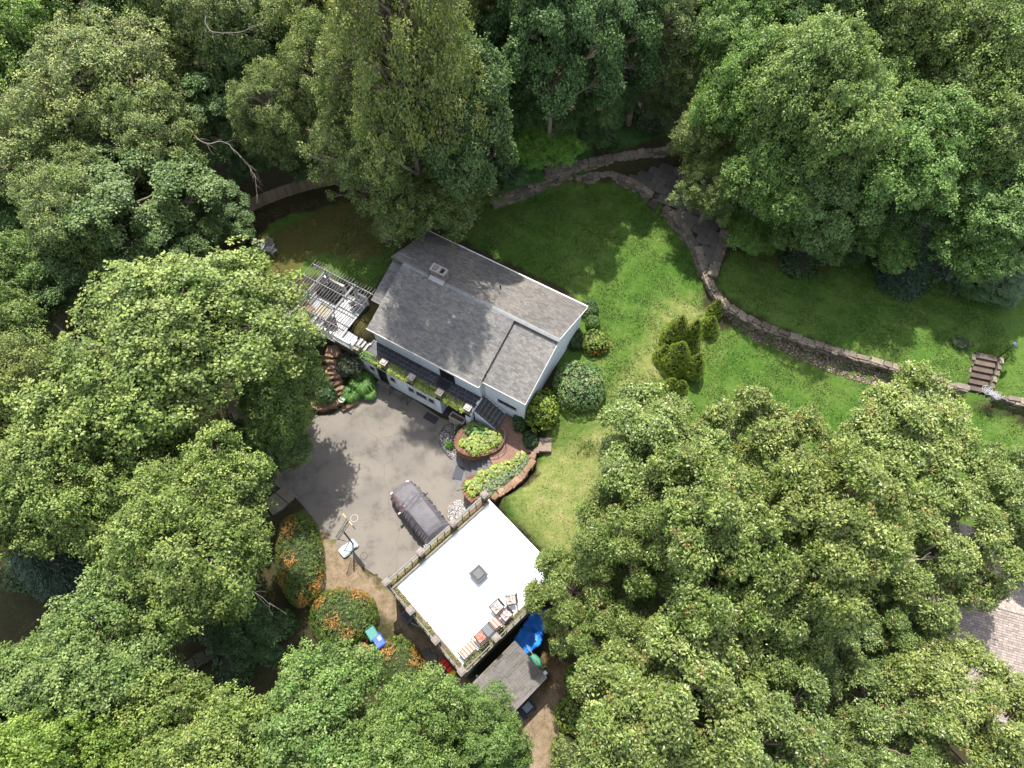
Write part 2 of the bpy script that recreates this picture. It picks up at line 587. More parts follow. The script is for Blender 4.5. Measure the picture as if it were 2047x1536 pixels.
gme = mesh_np('ground', V, Fq, None, ground_material(), True)
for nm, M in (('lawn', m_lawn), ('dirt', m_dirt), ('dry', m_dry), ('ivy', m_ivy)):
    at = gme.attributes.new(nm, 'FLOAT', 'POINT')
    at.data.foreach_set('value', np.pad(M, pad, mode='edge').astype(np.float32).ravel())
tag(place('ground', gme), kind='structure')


def asphalt():
    m = mat('asphalt', (0.140, 0.124, 0.106), 0.9, 0.16, 50, second=(0.106, 0.096, 0.084), mixscale=0.35, bump=0.25, bscale=120)
    nt = m.node_tree
    N, Lk = nt.nodes, nt.links
    bs = N['Principled BSDF']
    src = bs.inputs['Base Color'].links[0].from_socket
    tc = N.new('ShaderNodeTexCoord')
    ns = N.new('ShaderNodeTexNoise')
    ns.inputs['Scale'].default_value = 0.9
    ns.inputs['Detail'].default_value = 6
    Lk.new(tc.outputs['Object'], ns.inputs['Vector'])
    mv = N.new('ShaderNodeMix')
    mv.data_type = 'RGBA'
    mv.blend_type = 'LINEAR_LIGHT'
    mv.inputs[0].default_value = 0.5
    Lk.new(tc.outputs['Object'], mv.inputs[6])
    Lk.new(ns.outputs['Color'], mv.inputs[7])
    vo = N.new('ShaderNodeTexVoronoi')
    vo.feature = 'DISTANCE_TO_EDGE'
    vo.inputs['Scale'].default_value = 0.2
    Lk.new(mv.outputs[2], vo.inputs['Vector'])
    mr = N.new('ShaderNodeMapRange')
    mr.inputs[1].default_value, mr.inputs[2].default_value = 0.0, 0.0045
    mr.inputs[3].default_value, mr.inputs[4].default_value = 0.68, 1.0
    Lk.new(vo.outputs[0], mr.inputs[0])
    x = N.new('ShaderNodeMix')
    x.data_type = 'RGBA'
    x.blend_type = 'MULTIPLY'
    x.inputs[0].default_value = 1.0
    Lk.new(src, x.inputs[6])
    Lk.new(mr.outputs[0], x.inputs[7])
    st = N.new('ShaderNodeTexNoise')
    st.inputs['Scale'].default_value = 0.7
    st.inputs['Detail'].default_value = 8
    st.inputs['Roughness'].default_value = 0.7
    Lk.new(tc.outputs['Object'], st.inputs['Vector'])
    m2 = N.new('ShaderNodeMapRange')
    m2.inputs[1].default_value, m2.inputs[2].default_value = 0.52, 0.70
    m2.inputs[3].default_value, m2.inputs[4].default_value = 1.0, 0.66
    Lk.new(st.outputs[0], m2.inputs[0])
    y = N.new('ShaderNodeMix')
    y.data_type = 'RGBA'
    y.blend_type = 'MULTIPLY'
    y.inputs[0].default_value = 1.0
    Lk.new(x.outputs[2], y.inputs[6])
    Lk.new(m2.outputs[0], y.inputs[7])
    Lk.new(y.outputs[2], bs.inputs['Base Color'])
    return m


dp = catmull([(*p, 0) for p in ppoly(DRIVE_PX[:14], 0)], 5)
dp = [(p.x, p.y) for p in dp] + ppoly(DRIVE_PX[14:], 0)
dr = MB().prism(dp, -0.15, 0.012).build('driveway', asphalt())
tag(dr, kind='structure')
# lane through the trees, lower left
lane = catmull([(*P(x, y, -0.4), 0) for x, y in ((330, 1010), (262, 1090), (200, 1180), (120, 1290), (-40, 1450), (-200, 1640))], 6)
mb = MB()
vv = []
for i, p in enumerate(lane):
    d = (lane[min(i + 1, len(lane) - 1)] - lane[max(i - 1, 0)]).normalized()
    n = Vector((-d.y, d.x, 0))
    for s in (-1.5, 1.5):
        q = p + n * s
        vv.append((q.x, q.y, max(ground_z(q.x, q.y), -0.48) + 0.06))
mb.add(vv, [(2 * i, 2 * i + 1, 2 * i + 3, 2 * i + 2) for i in range(len(lane) - 1)])
tag(mb.build('lane', mat('lane_asphalt', (0.10, 0.084, 0.068), 0.95, 0.2, 3, bump=0.3, bscale=40)), kind='structure')

# ------------------------------------------------------------------ roofing helper
def shingle_field(mb, o, u, up, width, length, row=0.135, tab=0.27, seed=0, base=(1, 1, 1), inset=None):
    """rows of thick tabs on a plane: o lower-left corner, u along eave, up along slope (unit vectors)"""
    r_ = random.Random(seed)
    u, up, o = Vector(u).normalized(), Vector(up).normalized(), Vector(o)
    n = u.cross(up).normalized()
    if n.z < 0: n = -n
    rows = int(length / row)
    row = length / rows
    for r in range(rows):
        x = -tab * (0.5 if r % 2 else 0.0) - r_.random() * 0.05
        y0, y1 = r * row, min((r + 1) * row - 0.013, length)
        while x < width:
            w = tab * r_.choice((0.8, 1.0, 1.0, 1.2))
            a, b = max(x, 0), min(x + w - 0.012, width)
            if b - a > 0.03:
                k = r_.choice((0.78, 0.86, 0.93, 1.0, 1.05, 1.1, 1.17)) * (0.95 + 0.1 * r_.random())
                h = 0.016 + 0.006 * r_.random()
                q = [o + u * a + up * y0 + n * h, o + u * b + up * y0 + n * h, o + u * b + up * y1 + n * 0.004, o + u * a + up * y1 + n * 0.004,
                     o + u * a + up * y0, o + u * b + up * y0]
                fs = [(0, 1, 2, 3), (4, 5, 1, 0), (5, 2, 1), (4, 0, 3)]
                mb.add(q, fs, (base[0] * k, base[1] * k * r_.uniform(0.98, 1.02), base[2] * k * r_.uniform(0.96, 1.03)))
            x += w


def roof_slab(parent, name, m, s0, s1, t0, z0, t1, z1, th=0.14):
    vs = [(s0, t0, z0), (s1, t0, z0), (s1, t1, z1), (s0, t1, z1)]
    vs += [(a, b, c - th) for a, b, c in vs]
    return MB().add(vs, [(0, 1, 2, 3), (7, 6, 5, 4), (0, 4, 5, 1), (1, 5, 6, 2), (2, 6, 7, 3), (3, 7, 4, 0)]).build(name, m, parent)


def window(parent, s0, s1, z0, z1, t, panes=1, sill=True, f=0.06, frame=None):
    """opening facing -t in the local frame of its house"""
    fr = MB()
    d = 0.09
    for a, b, c, e in ((s0 - f, s1 + f, z1, z1 + f), (s0 - f, s1 + f, z0 - f, z0), (s0 - f, s0, z0, z1), (s1, s1 + f, z0, z1)):
        fr.box(((a + b) / 2, t - d / 2 + 0.02, (c + e) / 2), (b - a, d, e - c))
    w = MB().box(((s0 + s1) / 2, t - 0.006, (z0 + z1) / 2), (s1 - s0, 0.02, z1 - z0)).build('window', GLASS, parent)
    fr.build('frame', frame or TRIM, w)
    for k in range(1, panes):
        x = s0 + (s1 - s0) * k / panes
        MB().box((x, t - 0.02, (z0 + z1) / 2), (0.05, 0.05, z1 - z0)).build('mullion', BLACK, w)
    if sill:
        MB().box(((s0 + s1) / 2, t - 0.06, z0 - f - 0.03), (s1 - s0 + 0.2, 0.14, 0.05)).build('sill', TRIM, w)
    return w


# ------------------------------------------------------------------ the house
house = empty('house', H_O, H_ROT, 'white hillside house with grey shingle gable roof, chimney and planted front walkway', 'house')
SIDING = mat('pale_stucco', (0.60, 0.65, 0.69), 0.8, 0.06, 2.0, bump=0.1, bscale=60)
wl = MB().prism([(-0.75, 2.2), (-0.1, 2.2), (-0.1, 0.45), (8.4, 0.45), (8.4, 8.5), (-0.75, 8.5)], -0.3, 4.62).build('wall', SIDING, house)
w2 = MB().prism([(8.4, 0.82), (11.58, 0.82), (11.58, 8.5), (8.4, 8.5)], -0.2, 4.6).build('wall', SIDING, house)
for s0, s1, t0 in ((11.44, 11.575, 0.82), (-0.74, -0.6, 2.2)):
    tr = 4.65 if s0 > 0 else 5.2
    zr = 6.3 if s0 > 0 else 6.08
    vs = [(s0, t0, 4.6), (s0, 8.5, 4.6), (s0, tr, zr), (s1, t0, 4.6), (s1, 8.5, 4.6), (s1, tr, zr)]
    MB().add(vs, [(0, 2, 1), (3, 4, 5), (0, 1, 4, 3), (1, 2, 5, 4), (2, 0, 3, 5)]).build('gable', SIDING, house)
# lower storey front, with the recessed entry
lw = MB()
lw.prism([(-0.7, -1.08), (6.1, -1.08), (6.1, 0.44), (-0.7, 0.44)], -0.05, 2.24)
lw.prism([(8.12, -1.08), (8.5, -1.08), (8.5, -0.7), (8.12, -0.7)], -0.05, 2.24)
lw.build('lower_wall', SIDING, house)
MB().prism([(6.1, -1.1), (8.5, -1.1), (8.5, 0.44), (6.1, 0.44)], -0.1, 0.05).build('entry_floor', SLATE, house)
MB().box((7.2, 0.43, 1.08), (0.95, 0.06, 2.0)).build('entry_door', DARKDOOR, house)
MB().prism([(-0.78, -1.12), (8.55, -1.12), (8.55, 0.445), (-0.78, 0.445)], 2.24, 2.38).build('walkway_slab', WHITE, house)
MB().box((3.88, -1.135, 2.34), (9.4, 0.05, 0.2)).build('edge_flashing', BLACK, house)
# slate tiles of the walkway
tiles = [MB().box((0, 0, 0.01), (0.58 - 0.015, 0.30 - 0.015, 0.02)).mesh('slate_tile', SLATE), MB().box((0, 0, 0.01), (0.29 - 0.015, 0.30 - 0.015, 0.02)).mesh('slate_tile', SLATE)]
walk = empty('walkway_paving', (0, 0, 2.38))
walk.parent = house
for j in range(4):
    y = -0.62 + 0.30 * j
    x = -0.3 - (0.2 if j % 2 else 0.0)
    while x < 8.45:
        w = 0.58 if random.random() < 0.75 else 0.29
        if x + w > 8.55: w = 0.29
        if x + w < 8.58 and x > -0.72:
            place('slate_tile', tiles[0 if w > 0.4 else 1], walk, (x + w / 2, y, random.uniform(0, 0.004)))
        x += w
# lower door and windows
dr = MB().box((1.31, -1.075, 1.03), (0.86, 0.06, 2.02)).build('front_door', DARKDOOR, house)
MB().box((1.31, -1.10, 1.45), (0.6, 0.03, 0.8)).build('door_glass', GLASS, dr)
fm = MB()
for x in (0.84, 1.78): fm.box((x, -1.09, 1.05), (0.08, 0.1, 2.1))
fm.box((1.31, -1.09, 2.09), (1.02, 0.1, 0.08)).build('door_frame', TRIM, dr)
MB().box((1.31, -1.25, 0.06), (1.1, 0.36, 0.12)).build('door_sill', CASTSTONE, dr)
MB().tube([(1.64, -1.13, 1.0), (1.64, -1.17, 1.0), (1.55, -1.17, 1.0)], 0.015, 6).build('handle', BLACK, dr)
window(house, 0.22, 0.68, 1.05, 1.75, -1.08)
window(house, 1.98, 2.42, 1.0, 1.75, -1.08)
for a, b in ((3.5, 3.98), (4.12, 5.02), (5.16, 5.62)): window(house, a, b, 0.98, 1.72, -1.08)
window(house, 9.55, 10.95, 2.15, 2.75, 0.82, panes=2)
# sliding door on the walkway
sdr = MB().box((5.82, 0.448, 3.42), (1.06, 0.06, 2.06)).build('sliding_door', GLASS, house)
fm = MB()
for x in (5.27, 5.82, 6.37): fm.box((x, 0.43, 3.42), (0.05, 0.08, 2.1))
fm.build('door_frame', BLACK, sdr)
# corner board / downpipe at the step in the front wall
MB().tube([(8.46, 0.74, 1.3), (8.46, 0.74, 4.55)], 0.05, 8).build('downpipe', TRIM, house)

# roof
FASC = mat('roof_board', (0.10, 0.095, 0.09), 0.9, 0.1, 3)
roof = empty('roof', (0, 0, 0))
roof.parent = house
KF = 1.75 / 4.65
KB = 1.75 / 4.21
roof_slab(roof, 'roof_deck', FASC, -0.05, 8.6, 0.0, 4.73, 4.65, 6.48)
roof_slab(roof, 'roof_deck', FASC, -1.05, 11.75, 8.86, 4.73, 4.66, 6.478)
roof_slab(roof, 'roof_deck', FASC, 8.6, 11.75, 0.48, 4.71, 4.64, 6.28)
roof_slab(roof, 'roof_deck', FASC, -1.05, -0.06, 1.9, 4.93, 5.3, 6.21)
sh = MB()
shingle_field(sh, (-0.06, -0.03, 4.735), (1, 0, 0), (0, 4.65, 1.75), 8.68, math.hypot(4.68, 1.76), seed=1)
sh.build('front_shingles', SHINGLE, roof)['kind'] = 'stuff'
sh = MB()
shingle_field(sh, (11.76, 8.89, 4.735), (-1, 0, 0), (0, -4.2, 1.75), 12.82, math.hypot(4.23, 1.75), seed=2, base=(0.80, 0.77, 0.74))
sh.build('rear_shingles', SHINGLE, roof)['kind'] = 'stuff'
sh = MB()
shingle_field(sh, (8.61, 0.45, 4.715), (1, 0, 0), (0, 4.16, 1.57), 3.15, math.hypot(4.19, 1.57), seed=3, base=(1.05, 1.04, 1.03))
sh.build('side_shingles', SHINGLE, roof)['kind'] = 'stuff'
sh = MB()
shingle_field(sh, (-1.06, 1.87, 4.925), (1, 0, 0), (0, 3.4, 1.28), 1.0, math.hypot(3.42, 1.285), seed=4, base=(0.85, 0.86, 0.9))
sh.build('strip_shingles', SHINGLE, roof)['kind'] = 'stuff'
CAPM = mat('ridge_shingle', (0.155, 0.16, 0.16), 0.9, 0.2, 8, rnd=0.1)
cpm = MB()
for sg, k in ((-1, KF), (1, KB)):
    vs = [(-0.15, 0, 0.03), (0.15, 0, 0.03), (0.15, sg * 0.15, 0.03 - 0.15 * k), (-0.15, sg * 0.15, 0.03 - 0.15 * k)]
    cpm.add(vs, [(0, 1, 2, 3)])
    cpm.add([(a, b, c - 0.02) for a, b, c in vs], [(3, 2, 1, 0)])
cap = cpm.mesh('ridge_cap', CAPM)
for i in range(42):
    s = 0.1 + i * 0.283
    if 2.0 < s < 3.25: continue
    place('ridge_cap', cap, roof, (s, 4.655, 6.495 + 0.004 * (i % 2)))
for i in range(4):
    place('ridge_cap', cap, roof, (-0.9 + i * 0.27, 5.3, 6.225 + 0.004 * (i % 2)))
# white fascia, rakes and gutter
tb = MB()
tb.box((4.27, -0.045, 4.67), (8.72, 0.05, 0.16))
tb.box((10.2, 0.435, 4.64), (3.2, 0.05, 0.15))
tb.box((8.635, 0.22, 4.66), (0.05, 0.48, 0.15))
tb.build('fascia', TRIM, roof)
MB().box((5.35, 8.93, 4.7), (12.85, 0.09, 0.1)).build('gutter', TRIM, roof)
for t0, z0, t1, z1, s in ((0.48, 4.6, 4.65, 6.2, 11.78), (8.86, 4.62, 4.65, 6.38, 11.78)):
    vs = [(s - 0.02, t0, z0), (s - 0.02, t1, z1), (s - 0.02, t1, z1 + 0.1), (s - 0.02, t0, z0 + 0.1), (s + 0.02, t0, z0), (s + 0.02, t1, z1), (s + 0.02, t1, z1 + 0.1), (s + 0.02, t0, z0 + 0.1)]
    MB().add(vs, [(0, 1, 2, 3), (7, 6, 5, 4), (0, 4, 5, 1), (1, 5, 6, 2), (2, 6, 7, 3), (3, 7, 4, 0)]).build('rake_board', TRIM, roof)
# chimney
CHIM = mat('chimney_masonry', (0.19, 0.165, 0.14), 0.95, 0.3, 7, second=(0.11, 0.095, 0.083), mixscale=3.0, bump=0.6, bscale=18)
ch = MB().box((2.62, 5.0, 6.45), (1.04, 0.52, 1.3)).build('chimney', CHIM, roof)
cc = MB()
for a, b, c, d in ((2.05, 3.19, 4.70, 4.80), (2.05, 3.19, 5.20, 5.30), (2.05, 2.2, 4.80, 5.20), (2.52, 2.75, 4.80, 5.20), (3.05, 3.19, 4.80, 5.20)):
    cc.box(((a + b) / 2, (c + d) / 2, 7.16), (b - a, d - c, 0.12))
cc.build('crown', mat('chimney_cap', (0.22, 0.195, 0.18), 0.9, 0.25, 8), ch)
MB().box((2.36, 5.0, 7.17), (0.26, 0.3, 0.16)).build('capped_flue', mat('flue_lid', (0.15, 0.14, 0.135), 0.8, 0.2, 8), ch)
MB().box((2.9, 5.0, 7.105), (0.29, 0.39, 0.01)).build('flue_opening', BLACK, ch)
MB().add([(2.05, 4.45, 6.45), (3.2, 4.45, 6.45), (3.2, 4.75, 6.57), (2.05, 4.75, 6.57), (2.05, 4.76, 6.85), (3.2, 4.735, 6.85)], [(0, 1, 2, 3)]).build('flashing', mat('flashing', (0.27, 0.27, 0.29), 0.6, 0.15, 8), ch)
MB().lathe([(0.05, 0.0), (0.05, 0.45), (0.03, 0.46)], 10, (6.25, 6.7, 5.55)).build('vent_pipe', BLACK, roof)

# pillars, planter trough and rail on the walkway edge
PILC = mat('pink_cast_stone', (0.27, 0.235, 0.215), 0.8, 0.1, 5, rnd=0.06)
pcm = MB().box((0, 0, 0.34), (0.36, 0.34, 0.68)).mesh('pillar', mat('buff_pillar', (0.19, 0.17, 0.12), 0.85, 0.2, 6))
pct = MB().box((0, 0, 0.035), (0.48, 0.46, 0.07)).box((0, 0, 0.1), (0.30, 0.28, 0.07), taper=0.9).mesh('cap', PILC)
for s in (1.63, 3.87, 6.11, 8.3):
    p = place('pillar', pcm, house, (s, -0.93, 2.39))
    place('cap', pct, p, (0, 0, 0.68))
p = place('pillar', pcm, house, (-0.6, -0.9, 2.39))
p.scale = (1.15, 1.15, 1.0)
PLTR = mat('trough', (0.20, 0.18, 0.13), 0.9, 0.2, 5)
for a, b in ((-0.4, 1.44), (1.82, 3.68), (4.06, 5.92), (6.3, 8.1)):
    t = MB().box(((a + b) / 2, -1.07, 2.5), (b - a, 0.04, 0.2)).box(((a + b) / 2, -0.79, 2.5), (b - a, 0.04, 0.2)).build('planter_trough', PLTR, house)
    MB().box(((a + b) / 2, -0.93, 2.5), (b - a, 0.23, 0.12)).build('soil', SOIL, t)
    MB().tube([(a - 0.05, -0.93, 2.93), (b + 0.05, -0.93, 2.93)], 0.022, 6).build('rail', BLACK, house)

# upper stairs: walkway down to the brick landing
st = empty('entrance_stairs', hl(8.57, 0.0, 0), H_ROT, 'dark slate stairs with pale nosings from walkway to brick landing', 'stairs')
NOSE = mat('nosing', (0.20, 0.195, 0.19), 0.7, 0.1, 5)
n = 6
for i in range(n):
    z = 2.38 - 0.178 * (i + 1)
    x0 = 0.0 + i * 0.272
    tr = MB().prism([(x0, -0.60), (x0 + 0.285, -0.62), (x0 + 0.285, 0.66), (x0, 0.62)], z - 0.17, z).build('tread', TREAD, st)
    MB().box((x0 + 0.272, 0.02, z + 0.004), (0.035, 1.27, 0.02)).build('nosing', NOSE, tr)
MB().prism([(0.0, -0.66), (1.63, -0.66), (1.63, -0.56), (0.0, -0.56)], -0.05, [2.2, 1.1, 1.1, 2.2]).build('stringer', WHITE, st)
MB().prism([(0.0, 0.68), (1.63, 0.68), (1.63, 0.78), (0.0, 0.78)], -0.05, [2.2, 1.1, 1.1, 2.2]).build('stringer', WHITE, st)
# mats
MATM = mat('rubber_mat', (0.03, 0.029, 0.033), 0.95, 0.3, 30, bump=0.4, bscale=60)


def doormat(loc, sx, sy, rz, label, m=None):
    b = MB().box((0, 0, 0.012), (sx, sy, 0.024)).box((0, 0, 0.02), (sx * 0.88, sy * 0.82, 0.02))
    for k in range(5): b.box((0, (k - 2) * sy * 0.15, 0.029), (sx * 0.8, sy * 0.05, 0.01))
    return tag(b.build('doormat', m or MATM, None, loc, rz), label, 'doormat')


doormat(hl(5.75, -0.03, 2.405), 0.95, 0.5, H_ROT, 'dark patterned doormat by the sliding door on the walkway')
doormat(hl(5.6, -1.75, 0.014), 1.0, 0.55, H_ROT, 'black doormat on the driveway below the recessed entry', mat('black_mat', (0.035, 0.032, 0.035), 0.95, 0.2, 20))
# stone planter box standing at the recess
pb = empty('stone_planter', hl(7.45, -1.12, 0.05), H_ROT, 'pale rectangular stone planter box under the walkway corner', 'planter')
bx = MB()
for c, s in (((0, -0.2, 0.45), (1.15, 0.08, 0.9)), ((0, 0.2, 0.45), (1.15, 0.08, 0.9)), ((-0.54, 0, 0.45), (0.08, 0.33, 0.9)), ((0.54, 0, 0.45), (0.08, 0.33, 0.9))): bx.box(c, s)
bx.build('box', mat('buff_planter', (0.30, 0.265, 0.225), 0.85, 0.1, 8), pb)
MB().box((0, 0, 0.4), (1.0, 0.33, 0.7)).build('soil', SOIL, pb)

# black metal swing frame against the lower wall
sw = empty('metal_bench_frame', hl(2.85, -1.45, 0.012), H_ROT, 'black metal frame bench standing against the lower white wall', 'bench')
for x in (-0.75, 0.75):
    fr = MB()
    for y in (-0.33, 0.25): fr.tube([(x, y, 0), (x, -0.02, 0.95)], 0.02, 6)
    fr.tube([(x, -0.33, 0.02), (x, 0.25, 0.02)], 0.018, 6)
    fr.build('leg_frame', BLACK, sw)
MB().tube([(-0.75, -0.02, 0.95), (0.75, -0.02, 0.95)], 0.02, 6).build('top_bar', BLACK, sw)
MB().tube([(-0.75, -0.2, 0.42), (0.75, -0.2, 0.42)], 0.018, 6).build('seat_bar', BLACK, sw)

# ------------------------------------------------------------------ timber deck and pergola beside the house
deck = empty('timber_deck', H_O, H_ROT, 'raised grey white timber deck with railing left of the house', 'deck')
DPOLY = [(-5.9, 2.45), (-2.1, 2.45), (-2.28, -0.05), (-1.12, -0.15), (-0.85, -1.2), (-3.1, -1.15), (-4.6, -2.3), (-5.9, -2.3)]
DZ = 2.9


def tspan(poly, s):
    ys = []
    for i in range(len(poly)):
        a, b = poly[i], poly[(i + 1) % len(poly)]
        if (a[0] > s) != (b[0] > s):
            ys.append(a[1] + (b[1] - a[1]) * (s - a[0]) / (b[0] - a[0]))
    return min(ys), max(ys)


PLANK = mat('deck_plank', (0.30, 0.31, 0.325), 0.75, 0.2, 5, second=(0.40, 0.40, 0.40), mixscale=1.5, rnd=0.14)
k = 0
s = -5.86
while s < -0.9:
    a, b = tspan(DPOLY, s + 0.065)
    MB().box((s + 0.065, (a + b) / 2, DZ - 0.02), (0.13, b - a, 0.04)).build('plank', PLANK, deck)
    s += 0.143
MB().prism([(p[0], p[1]) for p in DPOLY], 2.2, DZ - 0.05).build('skirt', mat('dark_skirt', (0.05, 0.045, 0.04), 0.9, 0.2, 3), deck)


def railing(a, b, parent):
    a, b = Vector((*a, DZ)), Vector((*b, DZ))
    L = (b - a).length
    ang = math.atan2(b.y - a.y, b.x - a.x)
    c = (a + b) / 2
    r = MB().box((c.x, c.y, DZ + 0.88), (L + 0.12, 0.14, 0.045), ang).build('top_rail', TRIM, parent)
    MB().box((c.x, c.y, DZ + 0.12), (L, 0.05, 0.08), ang).build('bottom_rail', TRIM, parent)
    n = max(int(L / 0.14), 2)
    bm = MB()
    for i in range(n + 1):
        q = a + (b - a) * (i / n)
        bm.box((q.x, q.y, DZ + 0.47), (0.045, 0.045, 0.8), ang)
    bm.build('baluster_row', TRIM, parent)['kind'] = 'stuff'
    for q in (a, b): MB().box((q.x, q.y, DZ + 0.46), (0.12, 0.12, 1.0), ang).build('post', TRIM, parent)


for a, b in (((-5.86, 2.4), (-4.0, 2.4)), ((-3.05, 2.4), (-2.12, 2.4)), ((-5.86, 2.4), (-5.86, -2.25)), ((-5.86, -2.25), (-4.62, -2.25)), ((-4.62, -2.25), (-3.1, -1.12)), ((-3.1, -1.12), (-0.88, -1.16))):
    railing(a, b, deck)
# three steps from the deck to the walkway
ds = empty('deck_steps', hl(-1.05, -0.5, 0), H_ROT, 'short flight of white edged steps between timber deck and slate walkway', 'stairs')
for i in range(3):
    z = 2.78 - 0.13 * i
    tr = MB().box((0.14 + 0.24 * i, 0.0, z - 0.1), (0.25, 0.9, 0.2)).build('tread', GREYPAINT, ds)
    MB().box((0.255 + 0.24 * i, 0, z + 0.005), (0.05, 0.9, 0.02)).build('nosing', mat('tan_nosing', (0.55, 0.43, 0.32), 0.7, 0.1, 5), tr)

perg = empty('pergola', H_O, H_ROT, 'open pergola of thin slats on grey beams over the timber deck', 'pergola')
PZ = 5.1
for i, t in enumerate((2.2, 1.12, 0.03, -1.07, -2.07)):
    s0, s1 = -6.15, -1.05
    MB().box(((s0 + s1) / 2, t, PZ), (s1 - s0, 0.055 if i in (0,) else 0.045, 0.14)).build('beam', GREYPAINT, perg)
for i in range(24):
    s = -6.1 + 0.215 * i
    b = MB().box((s + random.uniform(-0.025, 0.025), 0.2 + random.uniform(-0.06, 0.06), PZ + 0.13), (0.024, 4.75, 0.045), random.uniform(-0.006, 0.006)).build('slat', BARE, perg)
for s in (-5.15, -2.7):
    for t in (2.2, -2.0 if s < -4 else -1.07):
        q = MB().box((s, t, (DZ + PZ) / 2 - 0.05), (0.13, 0.13, PZ - DZ)).build('post', GREYPAINT, perg)
        for d in (-1, 1):
            MB().tube([(s, t, PZ - 0.75), (s + d * 0.6, t, PZ - 0.08)], 0.05, 4).build('brace', GREYPAINT, q)
    MB().box((s, 0.15, PZ - 0.17), (0.09, 4.4, 0.16)).build('girder', GREYPAINT, perg)

# furniture on the deck
WICK = mat('black_wicker', (0.012, 0.012, 0.014), 0.6, 0.3, 20, bump=0.5, bscale=80)
CUSH_B = mat('black_cushion', (0.02, 0.02, 0.024), 0.9, 0.2, 8)
CUSH_T = mat('tan_cushion', (0.24, 0.185, 0.11), 0.9, 0.12, 6)
WOODP = mat('pale_wood', (0.25, 0.225, 0.165), 0.75, 0.2, 6, rnd=0.12)


def sofa(loc, rz, w, label, frame, cush, n=3):
    e = empty('outdoor_sofa', loc, rz, label, 'sofa')
    MB().box((0, 0, 0.17), (w, 0.78, 0.22)).build('base', frame, e)
    MB().box((0, 0.37, 0.45), (w, 0.1, 0.66), rx=-0.12).build('backrest', frame, e)
    for x in (-w / 2 + 0.06, w / 2 - 0.06): MB().box((x, 0, 0.36), (0.12, 0.78, 0.46)).build('armrest', frame, e)
    cw = (w - 0.28) / n
    for i in range(n):
        x = -w / 2 + 0.14 + cw * (i + 0.5)
        MB().box((x, -0.04, 0.35), (cw - 0.02, 0.62, 0.15), taper=0.94).build('seat_cushion', cush, e)
        MB().box((x, 0.27, 0.57), (cw - 0.02, 0.14, 0.4), taper=0.9, rx=-0.12).build('back_cushion', cush, e)
    for x in (-w / 2 + 0.08, w / 2 - 0.08):
        for y in (-0.32, 0.32): MB().box((x, y, 0.03), (0.06, 0.06, 0.06)).build('leg', frame, e)
    return e


sofa(hl(-4.85, 1.65, DZ), H_ROT, 1.75, 'black wicker sofa with dark cushions under the pergola by the far rail', WICK, CUSH_B)
sofa(hl(-4.35, -1.55, DZ), H_ROT + math.pi - 0.6, 1.5, 'tan cushioned sofa in the angled corner of the timber deck', mat('grey_wicker', (0.18, 0.16, 0.14), 0.8, 0.2, 20), CUSH_T, 2)
tb_ = empty('slatted_table', hl(-4.1, 0.15, DZ), H_ROT, 'pale slatted wooden table in the middle of the pergola deck', 'table')
for i in range(7): MB().box((-0.45 + i * 0.15, 0, 0.72), (0.12, 1.0, 0.03)).build('slat', WOODP, tb_)
for x in (-0.42, 0.42):
    for y in (-0.4, 0.4): MB().box((x, y, 0.35), (0.06, 0.06, 0.7)).build('leg', WOODP, tb_)


def lounge_chair(loc, rz, label, frame, cush, w=0.56, d=0.56, sh=0.42, bh=0.45, cushcol=None, back=True, name='patio_chair', arms=True):
    e = empty(name, loc, rz, label, 'chair' if back else 'stool')
    for x in (-w / 2, w / 2):
        for y in (-d / 2, d / 2): MB().tube([(x, y, 0), (x, y, sh + (0.2 if arms and back else 0))], 0.018, 6).build('leg', frame, e)
        if arms and back:
            MB().tube([(x, -d / 2, sh + 0.2), (x, d / 2, sh + 0.22)], 0.02, 6).build('armrest', frame, e)
    f = MB()
    for a, b in (((-w / 2, -d / 2), (w / 2, -d / 2)), ((w / 2, -d / 2), (w / 2, d / 2)), ((w / 2, d / 2), (-w / 2, d / 2)), ((-w / 2, d / 2), (-w / 2, -d / 2))):
        f.tube([(*a, sh - 0.03), (*b, sh - 0.03)], 0.016, 6)
    f.build('seat_frame', frame, e)
    seat = MB().box((0, -0.01, sh + 0.03), (w - 0.05, d - 0.05, 0.1), taper=0.93).build('seat_cushion', cush, e)
    if back:
        q = MB()
        for x in (-w / 2, 0, w / 2): q.tube([(x, d / 2, sh), (x, d / 2 + 0.09, sh + bh)], 0.016, 6)
        q.tube([(-w / 2, d / 2 + 0.09, sh + bh), (w / 2, d / 2 + 0.09, sh + bh)], 0.018, 6)
        q.box((0, d / 2 + 0.055, sh + bh * 0.55), (w - 0.06, 0.03, bh * 0.7), rx=-0.18)
        q.build('backrest', frame, e)
    return e


BROWN = mat('brown_timber', (0.16, 0.10, 0.06), 0.7, 0.25, 5)
lounge_chair(hl(-3.15, -0.25, DZ), H_ROT + 2.4, 'brown framed armchair with dark seat near the deck steps', BROWN, CUSH_B)
lounge_chair(hl(-2.75, 1.75, DZ), H_ROT - 0.4, 'white framed chair with dark seat beside the gap in the far rail', TRIM, CUSH_B)
lounge_chair(hl(-5.2, -0.2, DZ), H_ROT + 1.4, 'tan and rust cushioned chair by the outer deck rail', BROWN, mat('rust_cushion', (0.2, 0.12, 0.065), 0.9, 0.4, 9))
lounge_chair(hl(-5.25, -1.0, DZ), H_ROT + 1.7, 'cream cushioned chair by the outer deck rail nearest the maple', BROWN, mat('cream_cushion', (0.34, 0.28, 0.22), 0.9, 0.15, 6))

